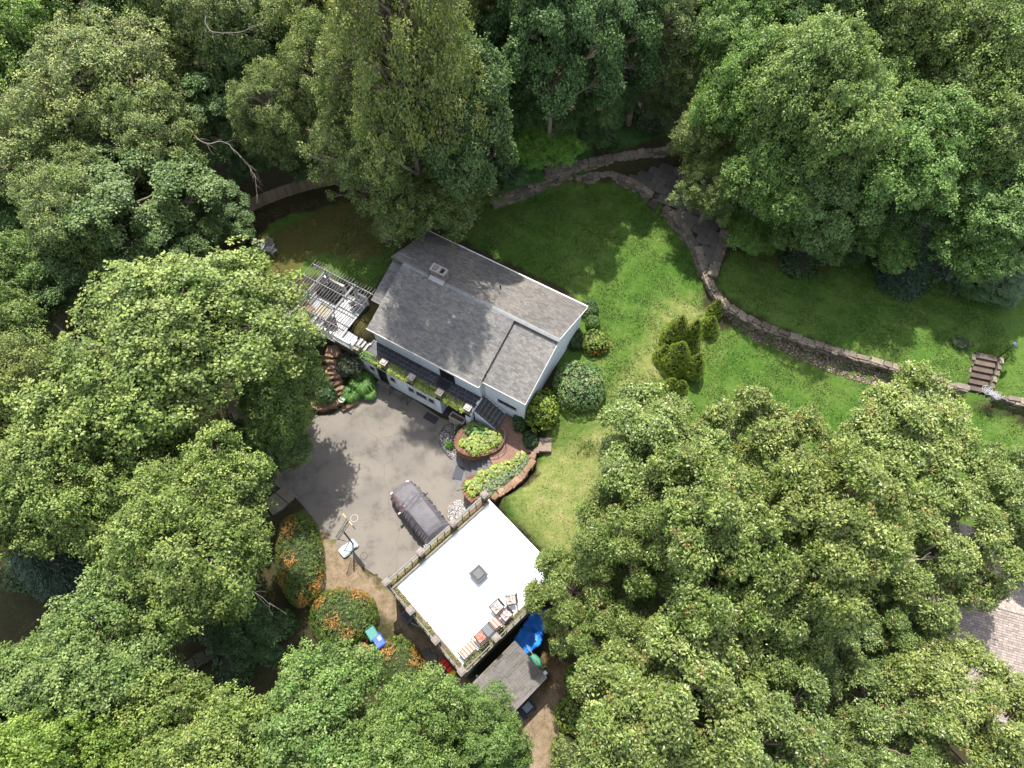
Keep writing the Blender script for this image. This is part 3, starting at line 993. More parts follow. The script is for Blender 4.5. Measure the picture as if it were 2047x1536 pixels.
# ------------------------------------------------------------------ garage with the white roof terrace
gar = empty('garage', G_O, G_ROT, 'flat roofed garage with bright white roof terrace and cast stone parapet', 'garage')
GW, GD, GZ = 7.5, -6.46, 3.0
MB().prism([(-0.02, 0.02), (GW + 0.1, 0.02), (GW + 0.1, GD + 0.02), (-0.02, GD + 0.02)], -0.3, GZ - 0.06).build('wall', mat('garage_wall', (0.10, 0.12, 0.115), 0.85, 0.15, 2), gar)
MB().prism([(0.1, -0.1), (GW + 0.16, -0.1), (GW + 0.16, GD + 0.1), (0.1, GD + 0.1)], GZ - 0.06, GZ).build('roof_membrane', mat('white_membrane', (0.80, 0.83, 0.84), 0.6, 0.05, 0.7, second=(0.74, 0.78, 0.80), mixscale=0.5), gar)
for i, x in enumerate((1.9, 5.5)):
    d = MB().box((x, 0.035, 1.1), (2.6, 0.05, 2.15)).build('garage_door', WHITE, gar)
    for r in range(4): MB().box((x, 0.07, 0.3 + 0.53 * r), (2.5, 0.03, 0.46)).build('door_panel', WHITE, d)
# cornice ledge round three sides, inner kerb, rails, pillars
LED = mat('ledge_stone', (0.17, 0.155, 0.125), 0.9, 0.25, 5, second=(0.115, 0.105, 0.075), mixscale=2.5)
for nm, c, s in (('ledge', (GW / 2, 0.08, GZ + 0.02), (GW + 0.4, 0.14, 0.14)), ('ledge', (-0.08, GD / 2, GZ + 0.02), (0.14, -GD + 0.02, 0.14)), ('ledge', (GW / 2, GD - 0.08, GZ + 0.02), (GW + 0.4, 0.14, 0.14)),
                 ('kerb', (GW / 2, -0.34, GZ + 0.1), (GW + 0.1, 0.09, 0.2)), ('kerb', (0.26, GD / 2, GZ + 0.05), (0.07, -GD - 0.8, 0.1)), ('kerb', (GW / 2, GD + 0.26, GZ + 0.05), (GW, 0.07, 0.1))):
    MB().box(c, s).build(nm, LED, gar)
for c, s in (((GW / 2, -0.15, GZ + 0.05), (GW, 0.29, 0.08)), ((0.11, GD / 2, GZ + 0.03), (0.22, -GD - 0.6, 0.05)), ((GW / 2, GD + 0.11, GZ + 0.03), (GW, 0.22, 0.05))):
    MB().box(c, s).build('soil', SOIL, gar)
gp = MB().box((0, 0, 0.4), (0.32, 0.32, 0.8)).mesh('pillar', GRAYSTONE)
gc = MB().box((0, 0, 0.04), (0.42, 0.37, 0.08)).box((0, 0, 0.1), (0.3, 0.26, 0.05), taper=0.9).mesh('cap', CASTSTONE)
PIL = [(0, 0), (2.5, 0), (5.0, 0), (7.5, 0), (0, -2.15), (0, -4.3), (0, -6.46), (2.5, -6.46), (5.0, -6.46), (7.5, -6.46)]
for x, y in PIL:
    p = place('pillar', gp, gar, (x, y, GZ + 0.02))
    place('cap', gc, p, (0, 0, 0.8), (0, 0, 0 if y in (0, -6.46) else math.pi / 2))
RAILM = mat('stone_rail', (0.165, 0.158, 0.145), 0.85, 0.2, 6)
for (a, b) in (((0, 0), (2.5, 0)), ((2.5, 0), (5, 0)), ((5, 0), (7.5, 0)), ((0, -6.46), (2.5, -6.46)), ((2.5, -6.46), (5, -6.46)), ((5, -6.46), (7.5, -6.46)), ((0, 0), (0, -2.15)), ((0, -2.15), (0, -4.3)), ((0, -4.3), (0, -6.46))):
    A, B = Vector((*a, 0)), Vector((*b, 0))
    d = (B - A).normalized()
    A, B = A + d * 0.16, B - d * 0.16
    off = Vector((0, 0.03, 0)) if a[1] == b[1] == 0 else (Vector((0, -0.03, 0)) if a[1] == b[1] else Vector((-0.03, 0, 0)))
    up = 0.72 if a[1] == b[1] == 0 else (0.5 if a[1] == b[1] else 0.45)
    r = 0.055 if a[1] == b[1] == 0 else 0.03
    MB().tube([A + off + Vector((0, 0, GZ + up)), B + off + Vector((0, 0, GZ + up))], r, 8).build('rail', RAILM, gar)
    for f in (0.25, 0.5, 0.75):
        q = A + (B - A) * f + off
        MB().tube([(q.x, q.y, GZ + 0.05), (q.x, q.y, GZ + up)], 0.03, 6).build('baluster', RAILM, gar)
sk = MB().box((4.15, -3.15, GZ + 0.14), (0.70, 0.70, 0.28)).build('skylight', mat('skylight_curb', (0.05, 0.05, 0.055), 0.7, 0.15, 6), gar)
MB().box((4.15, -3.15, GZ + 0.31), (0.82, 0.82, 0.06)).build('lid', mat('slate_lid', (0.05, 0.05, 0.055), 0.7, 0.2, 9), sk)
MB().box((4.15, -3.15, GZ + 0.36), (0.56, 0.56, 0.05), taper=0.85).build('pane', mat('slate_lid2', (0.07, 0.07, 0.075), 0.6, 0.2, 9), sk)
# two short white pipes on the front ledge
for x in (2.93, 3.05): MB().tube([(x, 0.1, GZ + 0.05), (x, 0.32, GZ + 0.18)], 0.025, 6).build('drain_spout', TRIM, gar)

# roof furniture
FLOR = mat('floral_fabric', (0.40, 0.36, 0.335), 0.9, 0.05, 3, second=(0.10, 0.06, 0.055), mixscale=11)
REDF = mat('red_floral_fabric', (0.22, 0.05, 0.035), 0.9, 0.1, 3, second=(0.3, 0.2, 0.16), mixscale=12)
DKF = mat('dark_frame', (0.05, 0.035, 0.035), 0.5, 0.1, 4)


def stripes(name, c1, c2, period, axis=0):
    m = mat(name, c1, 0.9, 0.05, 5)
    nt = m.node_tree
    N, Lk = nt.nodes, nt.links
    tc = N.new('ShaderNodeTexCoord')
    sx = N.new('ShaderNodeSeparateXYZ')
    Lk.new(tc.outputs['Object'], sx.inputs[0])
    w = N.new('ShaderNodeMath')
    w.operation = 'PINGPONG'
    w.inputs[1].default_value = period / 2
    Lk.new(sx.outputs[axis], w.inputs[0])
    g = N.new('ShaderNodeMath')
    g.operation = 'GREATER_THAN'
    g.inputs[1].default_value = period / 4
    Lk.new(w.outputs[0], g.inputs[0])
    x = N.new('ShaderNodeMix')
    x.data_type = 'RGBA'
    x.inputs[6].default_value = (*c1, 1)
    x.inputs[7].default_value = (*c2, 1)
    Lk.new(g.outputs[0], x.inputs[0])
    Lk.new(x.outputs[2], N['Principled BSDF'].inputs['Base Color'])
    return m


STR = stripes('coral_stripe', (0.36, 0.115, 0.08), (0.42, 0.36, 0.27), 0.19)
lounge_chair(gl(3.62, -5.25, GZ), G_ROT - math.pi / 2, 'dark framed terrace chair with floral cushion, foremost of the three floral seats', DKF, FLOR, 0.6, 0.6)
lounge_chair(gl(4.5, -5.5, GZ), G_ROT - 2.2, 'dark framed terrace chair with floral cushion nearest the oak branches', DKF, FLOR, 0.56, 0.56)
lounge_chair(gl(3.72, -5.9, GZ), G_ROT - math.pi / 2, 'floral cushioned terrace chair between a striped chair and the parapet', DKF, FLOR, 0.56, 0.56)
lounge_chair(gl(3.02, -5.82, GZ), G_ROT + math.pi, 'single coral striped terrace chair beside the grey low table', DKF, STR, 0.52, 0.6)
tt = empty('low_table', gl(2.5, -5.78, GZ), G_ROT, 'grey square low table between striped and red floral chairs on the white roof', 'table')
MB().box((0, 0, 0.42), (0.55, 0.6, 0.03)).build('top', mat('grey_glass_top', (0.085, 0.09, 0.10), 0.3, 0.08, 4), tt)
for x in (-0.24, 0.24):
    for y in (-0.26, 0.26): MB().tube([(x, y, 0), (x, y, 0.41)], 0.016, 6).build('leg', DKF, tt)
lounge_chair(gl(1.92, -5.8, GZ), G_ROT + math.pi, 'terrace chair with dark red floral cushion next to the low table', DKF, REDF, 0.56, 0.58)
bn = empty('striped_loveseat', gl(0.98, -5.8, GZ), G_ROT + math.pi, 'coral and cream striped two seat bench at the parapet corner', 'bench')
for x in (-0.52, 0.52):
    for y in (-0.3, 0.3): MB().tube([(x, y, 0), (x, y, 0.6)], 0.02, 6).build('leg', DKF, bn)
    MB().tube([(x, -0.32, 0.6), (x, 0.3, 0.62)], 0.022, 6).build('armrest', DKF, bn)
MB().box((0, 0, 0.43), (1.0, 0.56, 0.11), taper=0.95).build('seat_cushion', STR, bn)
q = MB()
for x in (-0.5, -0.17, 0.17, 0.5): q.tube([(x, 0.3, 0.38), (x, 0.38, 0.85)], 0.016, 6)
q.tube([(-0.5, 0.38, 0.85), (0.5, 0.38, 0.85)], 0.02, 6)
q.build('backrest', DKF, bn)

# ------------------------------------------------------------------ shed behind the garage
shed = empty('garden_shed', gl(1.75, -8.45, 0), G_ROT, 'small shed with single slope grey shingle roof behind the garage', 'shed')
MB().prism([(-1.35, -1.05), (1.35, -1.05), (1.35, 1.05), (-1.35, 1.05)], -0.1, [2.05, 2.05, 2.32, 2.32]).build('wall', mat('shed_wall', (0.36, 0.31, 0.19), 0.85, 0.15, 3), shed)
rf = MB().add([(-1.68, -1.3, 2.12), (1.52, -1.27, 2.12), (1.48, 1.3, 2.5), (-1.7, 1.3, 2.5), (-1.68, -1.3, 2.02), (1.52, -1.27, 2.02), (1.48, 1.3, 2.4), (-1.7, 1.3, 2.4)],
              [(0, 1, 2, 3), (7, 6, 5, 4), (0, 4, 5, 1), (1, 5, 6, 2), (2, 6, 7, 3), (3, 7, 4, 0)]).build('roof', mat('shed_fascia', (0.30, 0.27, 0.16), 0.8, 0.1, 3), shed)
sh = MB()
shingle_field(sh, (-1.69, -1.31, 2.125), (1, 0.0, 0), (0, 2.61, 0.38), 3.2, 2.64, row=0.14, tab=0.5, seed=9, base=(0.8, 0.77, 0.755))
sh.build('roof_shingles', SHINGLE, rf)['kind'] = 'stuff'
MB().box((-0.4, -1.07, 0.95), (0.9, 0.04, 1.8)).build('door', BROWN, shed)

# ------------------------------------------------------------------ stones shared by walls, rockery and steps
def stone_mesh(name, m, seed, rough=0.16, flat=False):
    r_ = random.Random(seed)
    vs, fs, ids = [], [], {}
    g = 3

    def vid(i, j, k):
        if (i, j, k) not in ids:
            ids[(i, j, k)] = len(vs)
            p = Vector((i / (g - 1) - 0.5, j / (g - 1) - 0.5, k / (g - 1) - 0.5))
            q = p.normalized() * 0.62 if p.length else p
            p = p * 0.72 + q * 0.28
            p += Vector((r_.uniform(-1, 1), r_.uniform(-1, 1), r_.uniform(-1, 1) * (0.4 if flat else 1))) * rough * 0.55
            vs.append(p)
        return ids[(i, j, k)]
    for a in range(2):
        for b in range(2):
            for s in (0, 2):
                q = [(a, b), (a + 1, b), (a + 1, b + 1), (a, b + 1)]
                f1 = [vid(s, x, y) for x, y in q]
                f2 = [vid(x, s, y) for x, y in q]
                f3 = [vid(x, y, s) for x, y in q]
                fs.append(tuple(f1 if s else f1[::-1]))
                fs.append(tuple(f2[::-1] if s else f2))
                fs.append(tuple(f3 if s else f3[::-1]))
    return MB().add(vs, fs).mesh(name, m)


WST = [stone_mesh('stone', STONE, i) for i in range(7)]
RST = [stone_mesh('rock', ROCK, 20 + i, 0.22) for i in range(6)]
FST = [stone_mesh('flagstone', FLAG, 40 + i, 0.10, True) for i in range(4)]


SHADESTONE = mat('shade_toned_stone', (0.045, 0.045, 0.028), 0.95, 0.4, 5, rnd=0.3)  # stone darkened so its colour carries the shade under the trees
SHST = [stone_mesh('stone', SHADESTONE, 60 + i) for i in range(4)]


def stone_wall(name, px, zpx, z0, z1, label, thick=0.42, courses=None, sl=0.46, cap=True, faces=(1,), kit=WST):
    """dry stone wall along surveyed points; z0 foot, z1 top; faces: which sides show coursed stones"""
    pts = [(*P(x, y, zpx), 0) for x, y in px]
    path = catmull(pts, 8)
    d = [0]
    for a, b in zip(path, path[1:]): d.append(d[-1] + (b - a).length)
    mid = path[len(path) // 2]
    w = empty(name, (mid.x, mid.y, z0), 0, label, 'stone wall')
    h = z1 - z0
    nc = courses or max(2, int(h / 0.2))

    def at(s):
        s = min(max(s, 0), d[-1] - 1e-4)
        i = next(k for k in range(len(d) - 1) if d[k + 1] > s)
        f = (s - d[i]) / max(d[i + 1] - d[i], 1e-6)
        p = path[i].lerp(path[i + 1], f)
        t = (path[i + 1] - path[i]).normalized()
        return p, t
    # rubble core
    cv, cf = [], []
    m = int(d[-1] / 0.5) + 1
    for k in range(m + 1):
        p, t = at(d[-1] * k / m)
        n = Vector((-t.y, t.x, 0))
        for q, z in ((p + n * thick * 0.36, z0 - 0.25), (p + n * thick * 0.36, z1 - 0.09), (p - n * thick * 0.36, z1 - 0.09), (p - n * thick * 0.36, z0 - 0.25)):
            cv.append((q.x - mid.x, q.y - mid.y, z - z0))
    for k in range(m):
        for c in range(4):
            cf.append((4 * k + c, 4 * k + (c + 1) % 4, 4 * k + 4 + (c + 1) % 4, 4 * k + 4 + c))
    MB().add(cv, cf).build('rubble_core', SOIL, w)
    for c in range(nc + (1 if cap else 0)):
        iscap = c == nc
        s = random.uniform(-0.2, 0)
        while s < d[-1]:
            L = sl * random.uniform(0.7, 1.5) * (1.25 if iscap else 1)
            p, t = at(s + L / 2)
            n = Vector((-t.y, t.x, 0))
            ang = math.atan2(t.y, t.x) + random.uniform(-0.06, 0.06)
            if iscap:
                o = place('cap_stone', random.choice(kit), w, (p.x - mid.x, p.y - mid.y, h - 0.03 + random.uniform(-0.03, 0.03)), (random.uniform(-.08, .08), random.uniform(-.05, .05), ang + random.uniform(-.12, .12)), (L * 0.94, thick * random.uniform(0.8, 1.3), random.uniform(0.13, 0.24)))
            else:
                ch = h / nc
                for sd in faces:
                    q = p + n * sd * thick * 0.36
                    place('stone', random.choice(kit), w, (q.x - mid.x, q.y - mid.y, ch * (c + 0.45) + random.uniform(-0.03, 0.03)), (random.uniform(-0.15, 0.15), random.uniform(-0.08, 0.08), ang), (L * 0.95, 0.34 * random.uniform(0.75, 1.4), ch * random.uniform(0.85, 1.08)))
            s += L
    return w


stone_wall('retaining_wall', [(985, 404), (1040, 385), (1090, 368), (1150, 353)], 2.9, 2.3, 3.3, 'low curving stone wall under the bright green tree at the back lawn', faces=(-1,))
stone_wall('retaining_wall', [(1150, 357), (1210, 353), (1262, 368), (1298, 392)], 2.9, 2.3, 3.28, 'curved stone wall of the back lawn left of the terrace steps', faces=(-1,))
stone_wall('retaining_wall', [(1330, 420), (1362, 455), (1390, 498), (1408, 545), (1428, 588), (1452, 617)], 2.9, 2.2, 3.26, 'curved stone wall of the back lawn right of the terrace steps', faces=(-1,))
stone_wall('retaining_wall', [(1090, 346), (1160, 331), (1250, 314), (1355, 300)], 3.9, 3.1, 4.2, 'upper stone wall between flagstone terrace and wooded bank', faces=(-1,), courses=4)
stone_wall('retaining_wall', [(1452, 440), (1440, 500), (1424, 548)], 3.4, 3.1, 3.55, 'short stone wall along the right edge of the flagstone terrace', faces=(1, -1))
stone_wall('retaining_wall', [(1455, 620), (1520, 655), (1600, 685), (1690, 712), (1780, 738), (1860, 762), (1918, 778)], 2.7, 2.05, 3.1, 'long stone wall dividing lower and upper side lawns', faces=(-1,), sl=0.5)
stone_wall('retaining_wall', [(1985, 793), (2030, 806), (2090, 822)], 2.7, 2.05, 3.1, 'stone wall right of the garden steps beside the bistro set', faces=(-1,), sl=0.5)
stone_wall('field_wall', [(362, 1340), (420, 1305), (480, 1272)], -0.2, -0.6, 0.0, 'low stone wall coloured dark for the shade between the lower left trees', faces=(1, -1), kit=SHST)

# gravel strip under the long wall
def gravel(name, poly, z, m, n, label, size=(0.05, 0.11), cols=((1, 1, 1),), follow=False):
    xs, ys = [p[0] for p in poly], [p[1] for p in poly]
    r_ = np.random.default_rng(len(poly) * 31 + n)
    X = r_.uniform(min(xs), max(xs), n * 3)
    Y = r_.uniform(min(ys), max(ys), n * 3)
    ok = inside(poly, X, Y)
    X, Y = X[ok][:n], Y[ok][:n]
    base = np.array([(1, 0, 0), (0, 1, 0), (-1, 0, 0), (0, -1, 0), (0, 0, 0.7), (0, 0, -0.5)], float)
    tri = np.array([(0, 1, 4), (1, 2, 4), (2, 3, 4), (3, 0, 4), (1, 0, 5), (2, 1, 5), (3, 2, 5), (0, 3, 5)])
    k = len(X)
    s = r_.uniform(size[0], size[1], (k, 1, 1)) * r_.uniform(0.7, 1.3, (k, 1, 3))
    a = r_.uniform(0, 6.28, k)
    ca, sa = np.cos(a), np.sin(a)
    q = base[None] * s
    qx = q[:, :, 0] * ca[:, None] - q[:, :, 1] * sa[:, None]
    qy = q[:, :, 0] * sa[:, None] + q[:, :, 1] * ca[:, None]
    zz = np.array([ground_z(x, y) + 0.02 for x, y in zip(X, Y)]) if follow else np.full(k, z)
    V = np.stack([qx + X[:, None], qy + Y[:, None], q[:, :, 2] + zz[:, None]], 2).reshape(-1, 3)
    F = (tri[None] + (np.arange(k) * 6)[:, None, None]).reshape(-1, 3)
    c = np.array(cols)[r_.integers(0, len(cols), k)] * r_.uniform(0.75, 1.2, (k, 1))
    o = place(name, mesh_np(name, V, F, np.repeat(c, 6, 0), m))
    return tag(o, label, 'gravel', kind='stuff')


PEB = mat('pebble', (1, 1, 1), 0.8, 0.1, 5, attr=True)
gravel('gravel', ppoly([(1450, 622), (1520, 668), (1600, 700), (1700, 735), (1780, 758), (1870, 782), (1866, 796), (1770, 778), (1680, 752), (1590, 716), (1510, 682), (1452, 640)], 2.15), 2.15, PEB, 5200,
       'pinkish gravel strip below the long stone wall', (0.04, 0.09), ((0.17, 0.125, 0.105), (0.22, 0.17, 0.15), (0.15, 0.095, 0.075), (0.12, 0.09, 0.065)), True)

# flagstone terrace
terr = empty('flagstone_terrace', P3(1330, 400, 3.2), 0)
tag(terr, 'dark flagstone terrace between the two stone walls', kind='structure')
o0 = terr.location.copy()
rows = [((1262, 348), (1380, 322)), ((1285, 368), (1420, 345)), ((1305, 388), (1440, 372)), ((1340, 410), (1450, 398)), ((1365, 440), (1455, 428)), ((1385, 470), (1450, 462)), ((1402, 500), (1440, 495))]
ang0 = rad(-28)
for iu in range(-9, 10):
    for iv in range(-7, 8):
        L = 1.15
        off = 0.55 if iv % 2 else 0
        q = o0 + Vector((math.cos(ang0), math.sin(ang0), 0)) * (iu * L + off) + Vector((-math.sin(ang0), math.cos(ang0), 0)) * (iv * 0.78)
        if inside(ppoly([(1238, 352), (1360, 330), (1440, 380), (1452, 440), (1430, 520), (1416, 540), (1398, 490), (1360, 436), (1305, 385)], 3.2), np.array([q.x]), np.array([q.y]))[0]:
            place('flagstone', random.choice(FST), terr, (q.x - o0.x, q.y - o0.y, 0.0 + random.uniform(-0.01, 0.015)), (0, 0, ang0 + random.uniform(-0.03, 0.03)), (L * 0.99, 0.77, 0.14))
# terrace steps in the gap of the curved wall
ts = empty('terrace_steps', P3(1315, 408, 2.35), 0, 'short stone steps from back lawn up to the flagstone terrace', 'stairs')
for i in range(4):
    q = P3(1306 + i * 9, 414 - i * 8, 2.4 + 0.22 * i) - ts.location
    place('step_stone', FST[i], ts, (q.x, q.y, 0.1 + 0.22 * i), (0, 0, rad(-42)), (1.15, 0.5, 0.26))

# garden steps at the right, flanked by stones
gs_ = empty('garden_steps', P3(1950, 770, 2.1), 0, 'weathered brown timber and stone steps climbing to the upper side lawn', 'stairs')
TIMB = mat('brown_step', (0.075, 0.056, 0.044), 0.9, 0.3, 5, rnd=0.2)
for i in range(6):
    z = 2.2 + 0.17 * i
    a = P3(1950 + i * 4.5, 776 - i * 12.5, z) - gs_.location
    MB().box((0, 0, 0), (1.35, 0.42, 0.2)).build('step', TIMB, gs_, (a.x, a.y, z - 2.2), rad(-14))
for x0, y0, dx in ((1922, 778, 4.5), (1978, 785, 4.5)):
    for i in range(6):
        z = 2.35 + 0.15 * i
        a = P3(x0 + dx * i, y0 - i * 12.5, z) - gs_.location
        place('edge_stone', WST[i % 7], gs_, (a.x, a.y, z - 2.1), (0, 0, rad(70)), (0.5, 0.26, 0.35))

# ------------------------------------------------------------------ landing, planters and lower stairs
pp = lambda pts, z: [(p.x, p.y) for p in [Vector((*P(x, y, z), 0)) for x, y in pts]]
LZ = 1.15
LAND = [(1011, 828), (1030, 842), (1043, 862), (1048, 885), (1066, 888), (1070, 905), (1049, 905), (1007, 927), (988, 937), (978, 912), (1003, 893), (1008, 880), (1003, 866), (990, 860)]
lp = MB().prism(pp(LAND, LZ), -0.1, LZ).build('landing', PAVE)
tag(lp, 'curved reddish paved landing between the two flights of stairs', kind='structure')

PL = [(933, 850), (917, 864), (909, 882), (914, 898), (930, 908), (950, 912), (975, 908), (997, 897), (1006, 882), (1004, 868), (996, 861)]
ring = catmull([(*P(x, y, 1.4), 0) for x, y in PL], 5)
rp = empty('round_planter', (ring[20].x, ring[20].y, 0), 0, 'rounded brick planter full of hostas beside the entrance stairs', 'planter')
ro = rp.location.copy()
BACK = [Vector((*P(979, 857, 1.4), 0)), Vector((*P(941, 838, 1.4), 0))]
outer = [(p.x - ro.x, p.y - ro.y) for p in ring + BACK]
cen = Vector((sum(p[0] for p in outer) / len(outer), sum(p[1] for p in outer) / len(outer), 0))
inner = [((p[0] - cen.x) * 0.86 + cen.x, (p[1] - cen.y) * 0.86 + cen.y) for p in outer]
MB().prism(outer, -0.1, 1.3).build('brick_wall', mat('brick_face', (0.16, 0.095, 0.06), 0.9, 0.4, 9, second=(0.22, 0.14, 0.09), mixscale=3, bump=0.6, bscale=16), rp)
MB().prism(inner, 1.28, 1.36).build('soil', SOIL, rp)
bk = MB().box((0, 0, 0.05), (0.2, 0.32, 0.11), taper=0.95).mesh('brick', BRICK)


def brick_cap(par, path, o0, z, step=0.215, inward=0.1, cen=None):
    acc = 0.0
    for a, b in zip(path, path[1:]):
        L = (b - a).length
        while acc < L:
            p = a.lerp(b, acc / L) - o0
            t = (b - a).normalized()
            n = Vector((-t.y, t.x, 0))
            if cen is not None and n.dot(cen - p) < 0: n = -n
            p = p + n * inward
            place('brick', bk, par, (p.x, p.y, z + random.uniform(-0.008, 0.008)), (0, 0, math.atan2(t.y, t.x) + random.uniform(-0.03, 0.03)))
            acc += step
        acc -= L


brick_cap(rp, ring, Vector((ro.x, ro.y, 0)), 1.3, cen=cen)

# curved bed on the other side of the stairs
BTOP = [(942, 1003), (931, 992), (925, 978), (926, 966), (936, 955), (956, 947), (983, 935)]
bpth = catmull([(*P(x, y, 1.2), 0) for x, y in BTOP], 5)
BLOW = [(1008, 925), (1036, 907), (1050, 903), (1062, 908), (1060, 920), (1052, 934), (1036, 952), (1016, 969), (997, 984), (975, 1000)]
low = [Vector((*P(x, y, 1.3), 0)) for x, y in BLOW]
cb = empty('curved_bed', (bpth[10].x, bpth[10].y, 0), 0, 'long curved brick edged flower bed between stairs and garage', 'flower bed')
co = cb.location.copy()
allp = [(p.x - co.x, p.y - co.y) for p in bpth + low]
ccen = Vector((sum(p[0] for p in allp) / len(allp), sum(p[1] for p in allp) / len(allp), 0))
MB().prism(allp, -0.1, 1.12).build('brick_wall', MATS['brick_face'], cb)
MB().prism([((a - ccen.x) * 0.93 + ccen.x, (b - ccen.y) * 0.9 + ccen.y) for a, b in allp], 1.1, 1.2).build('soil', SOIL, cb)
brick_cap(cb, bpth, Vector((co.x, co.y, 0)), 1.12, cen=ccen)

# lower stairs
ls = empty('lower_stairs', P3(960, 930, 0), 0, 'grey stone stairs from driveway up to the brick landing', 'stairs')
lo = ls.location.copy()
k5 = 200 / 2047
zz5 = lambda X, Y: (870 + X * k5, 860 + Y * k5)
LN = [((540, 560), (645, 1010)), ((690, 500), (760, 965)), ((815, 480), (875, 890)), ((925, 470), (975, 850)), ((1040, 455), (1090, 820)), ((1150, 430), (1215, 745))]
for i in range(5):
    z = 0.192 * (i + 1)
    q = [zz5(*LN[i][0]), zz5(*LN[i][1]), zz5(*LN[i + 1][1]), zz5(*LN[i + 1][0])]
    poly = [(P3(x, y, z) - lo).xy for x, y in q]
    MB().prism([tuple(p) for p in poly], 0.0, z).build('tread', TREAD, ls)
q = [zz5(*p) for p in ((330, 570), (440, 500), (540, 560), (645, 1010), (560, 1200), (440, 1240))]
MB().prism([tuple((P3(x, y, 0.06) - lo).xy) for x, y in q], 0.0, 0.06).build('foot_slab', mat('grey_slab', (0.105, 0.105, 0.10), 0.85, 0.15, 4), ls)
mq = P3(*zz5(480, 875), 0.07)
doormat(mq, 0.62, 0.95, rad(-14), 'blue grey doormat at the foot of the lower stairs', mat('bluegrey_mat', (0.05, 0.053, 0.062), 0.95, 0.2, 30))

# handrails
def handrail(pts, label, h=0.85):
    pts = [Vector(p) for p in pts]
    e = empty('handrail', pts[0], 0, label, 'handrail')
    o = pts[0]
    cur = catmull([p - o + Vector((0, 0, h)) for p in pts], 5)
    MB().tube(cur, 0.024, 6).build('top_rail', BLACK, e)
    MB().tube([c - Vector((0, 0, 0.42)) for c in cur], 0.018, 6).build('lower_rail', BLACK, e)
    for p in pts[::2] + ([pts[-1]] if len(pts) % 2 == 0 else []):
        MB().tube([p - o, p - o + Vector((0, 0, h))], 0.02, 6).build('post', BLACK, e)


handrail([hl(8.5, -0.55, 2.38), hl(9.4, -0.55, 1.8), hl(10.2, -0.57, 1.2), P3(999, 862, 1.3), P3(1009, 874, 1.3), P3(1008, 888, 1.3), P3(995, 902, 1.2), P3(975, 911, 1.0), P3(950, 917, 0.6), P3(926, 915, 0.15)],
         'black metal handrail down the entrance stairs and round the brick planter')

# flat rocks edging the bed and lawn
RK = [(1066, 912, 0.55, 0.35, 70), (1062, 928, 0.7, 0.4, 65), (1053, 940, 0.6, 0.35, 55), (1043, 953, 0.75, 0.45, 48), (1030, 965, 0.8, 0.5, 42), (1016, 975, 0.75, 0.45, 40), (1003, 985, 0.6, 0.45, 30), (990, 994, 0.5, 0.35, 50)]
for i, (x, y, a, b, r) in enumerate(RK):
    o = place('edging_rock', RST[i % 6], None, P3(x, y, 1.42), (0, 0, rad(r)), (a, b, 0.42))
    tag(o, 'flat reddish rock edging the curved bed, ' + ('nearest the stone steps', 'second from the stone steps', 'third from the stone steps', 'fourth from the stone steps', 'fourth from the garage corner', 'third from the garage corner', 'second from the garage corner', 'nearest the garage corner')[i], 'rock', 'rocks edging the curved bed')
ws = empty('stone_steps', P3(1085, 892, 1.2), 0, 'shallow brown stone steps from landing to the garage side lawn', 'stairs')
for i, (x, y, z) in enumerate(((1074, 893, 1.22), (1084, 890, 1.38), (1096, 890, 1.52))):
    q = P3(x, y, z) - ws.location
    MB().box((0, 0, 0), (0.42, 0.95, 0.3)).build('step', mat('brown_step_stone', (0.15, 0.115, 0.09), 0.9, 0.25, 5), ws, (q.x, q.y, z - 1.25), rad(-4))

# pebble beds on the driveway
GP1 = [(910, 848), (895, 850), (882, 862), (878, 880), (884, 896), (897, 913), (905, 919), (914, 905), (907, 885), (914, 866), (928, 850)]
GP2 = [(934, 1003), (915, 999), (901, 1006), (894, 1020), (896, 1036), (908, 1046), (950, 1010)]
WB = ((0.34, 0.33, 0.31), (0.27, 0.25, 0.235), (0.10, 0.095, 0.095), (0.04, 0.04, 0.043), (0.2, 0.175, 0.16))
for i, (g, lb, cl) in enumerate(((GP1, 'dark and white pebble bed beside the round planter', WB), (GP2, 'white pebble bed in front of the garage corner', WB[:3]))):
    poly = ppoly(g, 0.03)
    e = MB().prism(poly, -0.02, 0.035).build('pebble_base', mat('pebble_base%d' % i, (0.16, 0.14, 0.13) if i else (0.06, 0.058, 0.06), 0.95, 0.3, 20))
    tag(e, ('dark' if i == 0 else 'pale') + ' bed of fine stones under the pebbles ' + ('by the round planter' if i == 0 else 'at the garage corner'), 'gravel', kind='stuff')
    gravel('pebbles', poly, 0.05, PEB, 900, lb, (0.035, 0.075), cl)
    path = catmull([(*p, 0) for p in poly[:7 if i == 0 else 6]], 5)
    ed = MB().tube([(p.x, p.y, 0.05) for p in path], 0.045, 6, col=(1, 1, 1)).build('bed_edging', mat('edging%d' % i, (0.06, 0.05, 0.05) if i == 0 else (0.17, 0.13, 0.09), 0.8, 0.2, 5))
    tag(ed, ('thin black edging strip round the dark pebble bed' if i == 0 else 'tan edging strip round the white pebble bed'), 'edging')

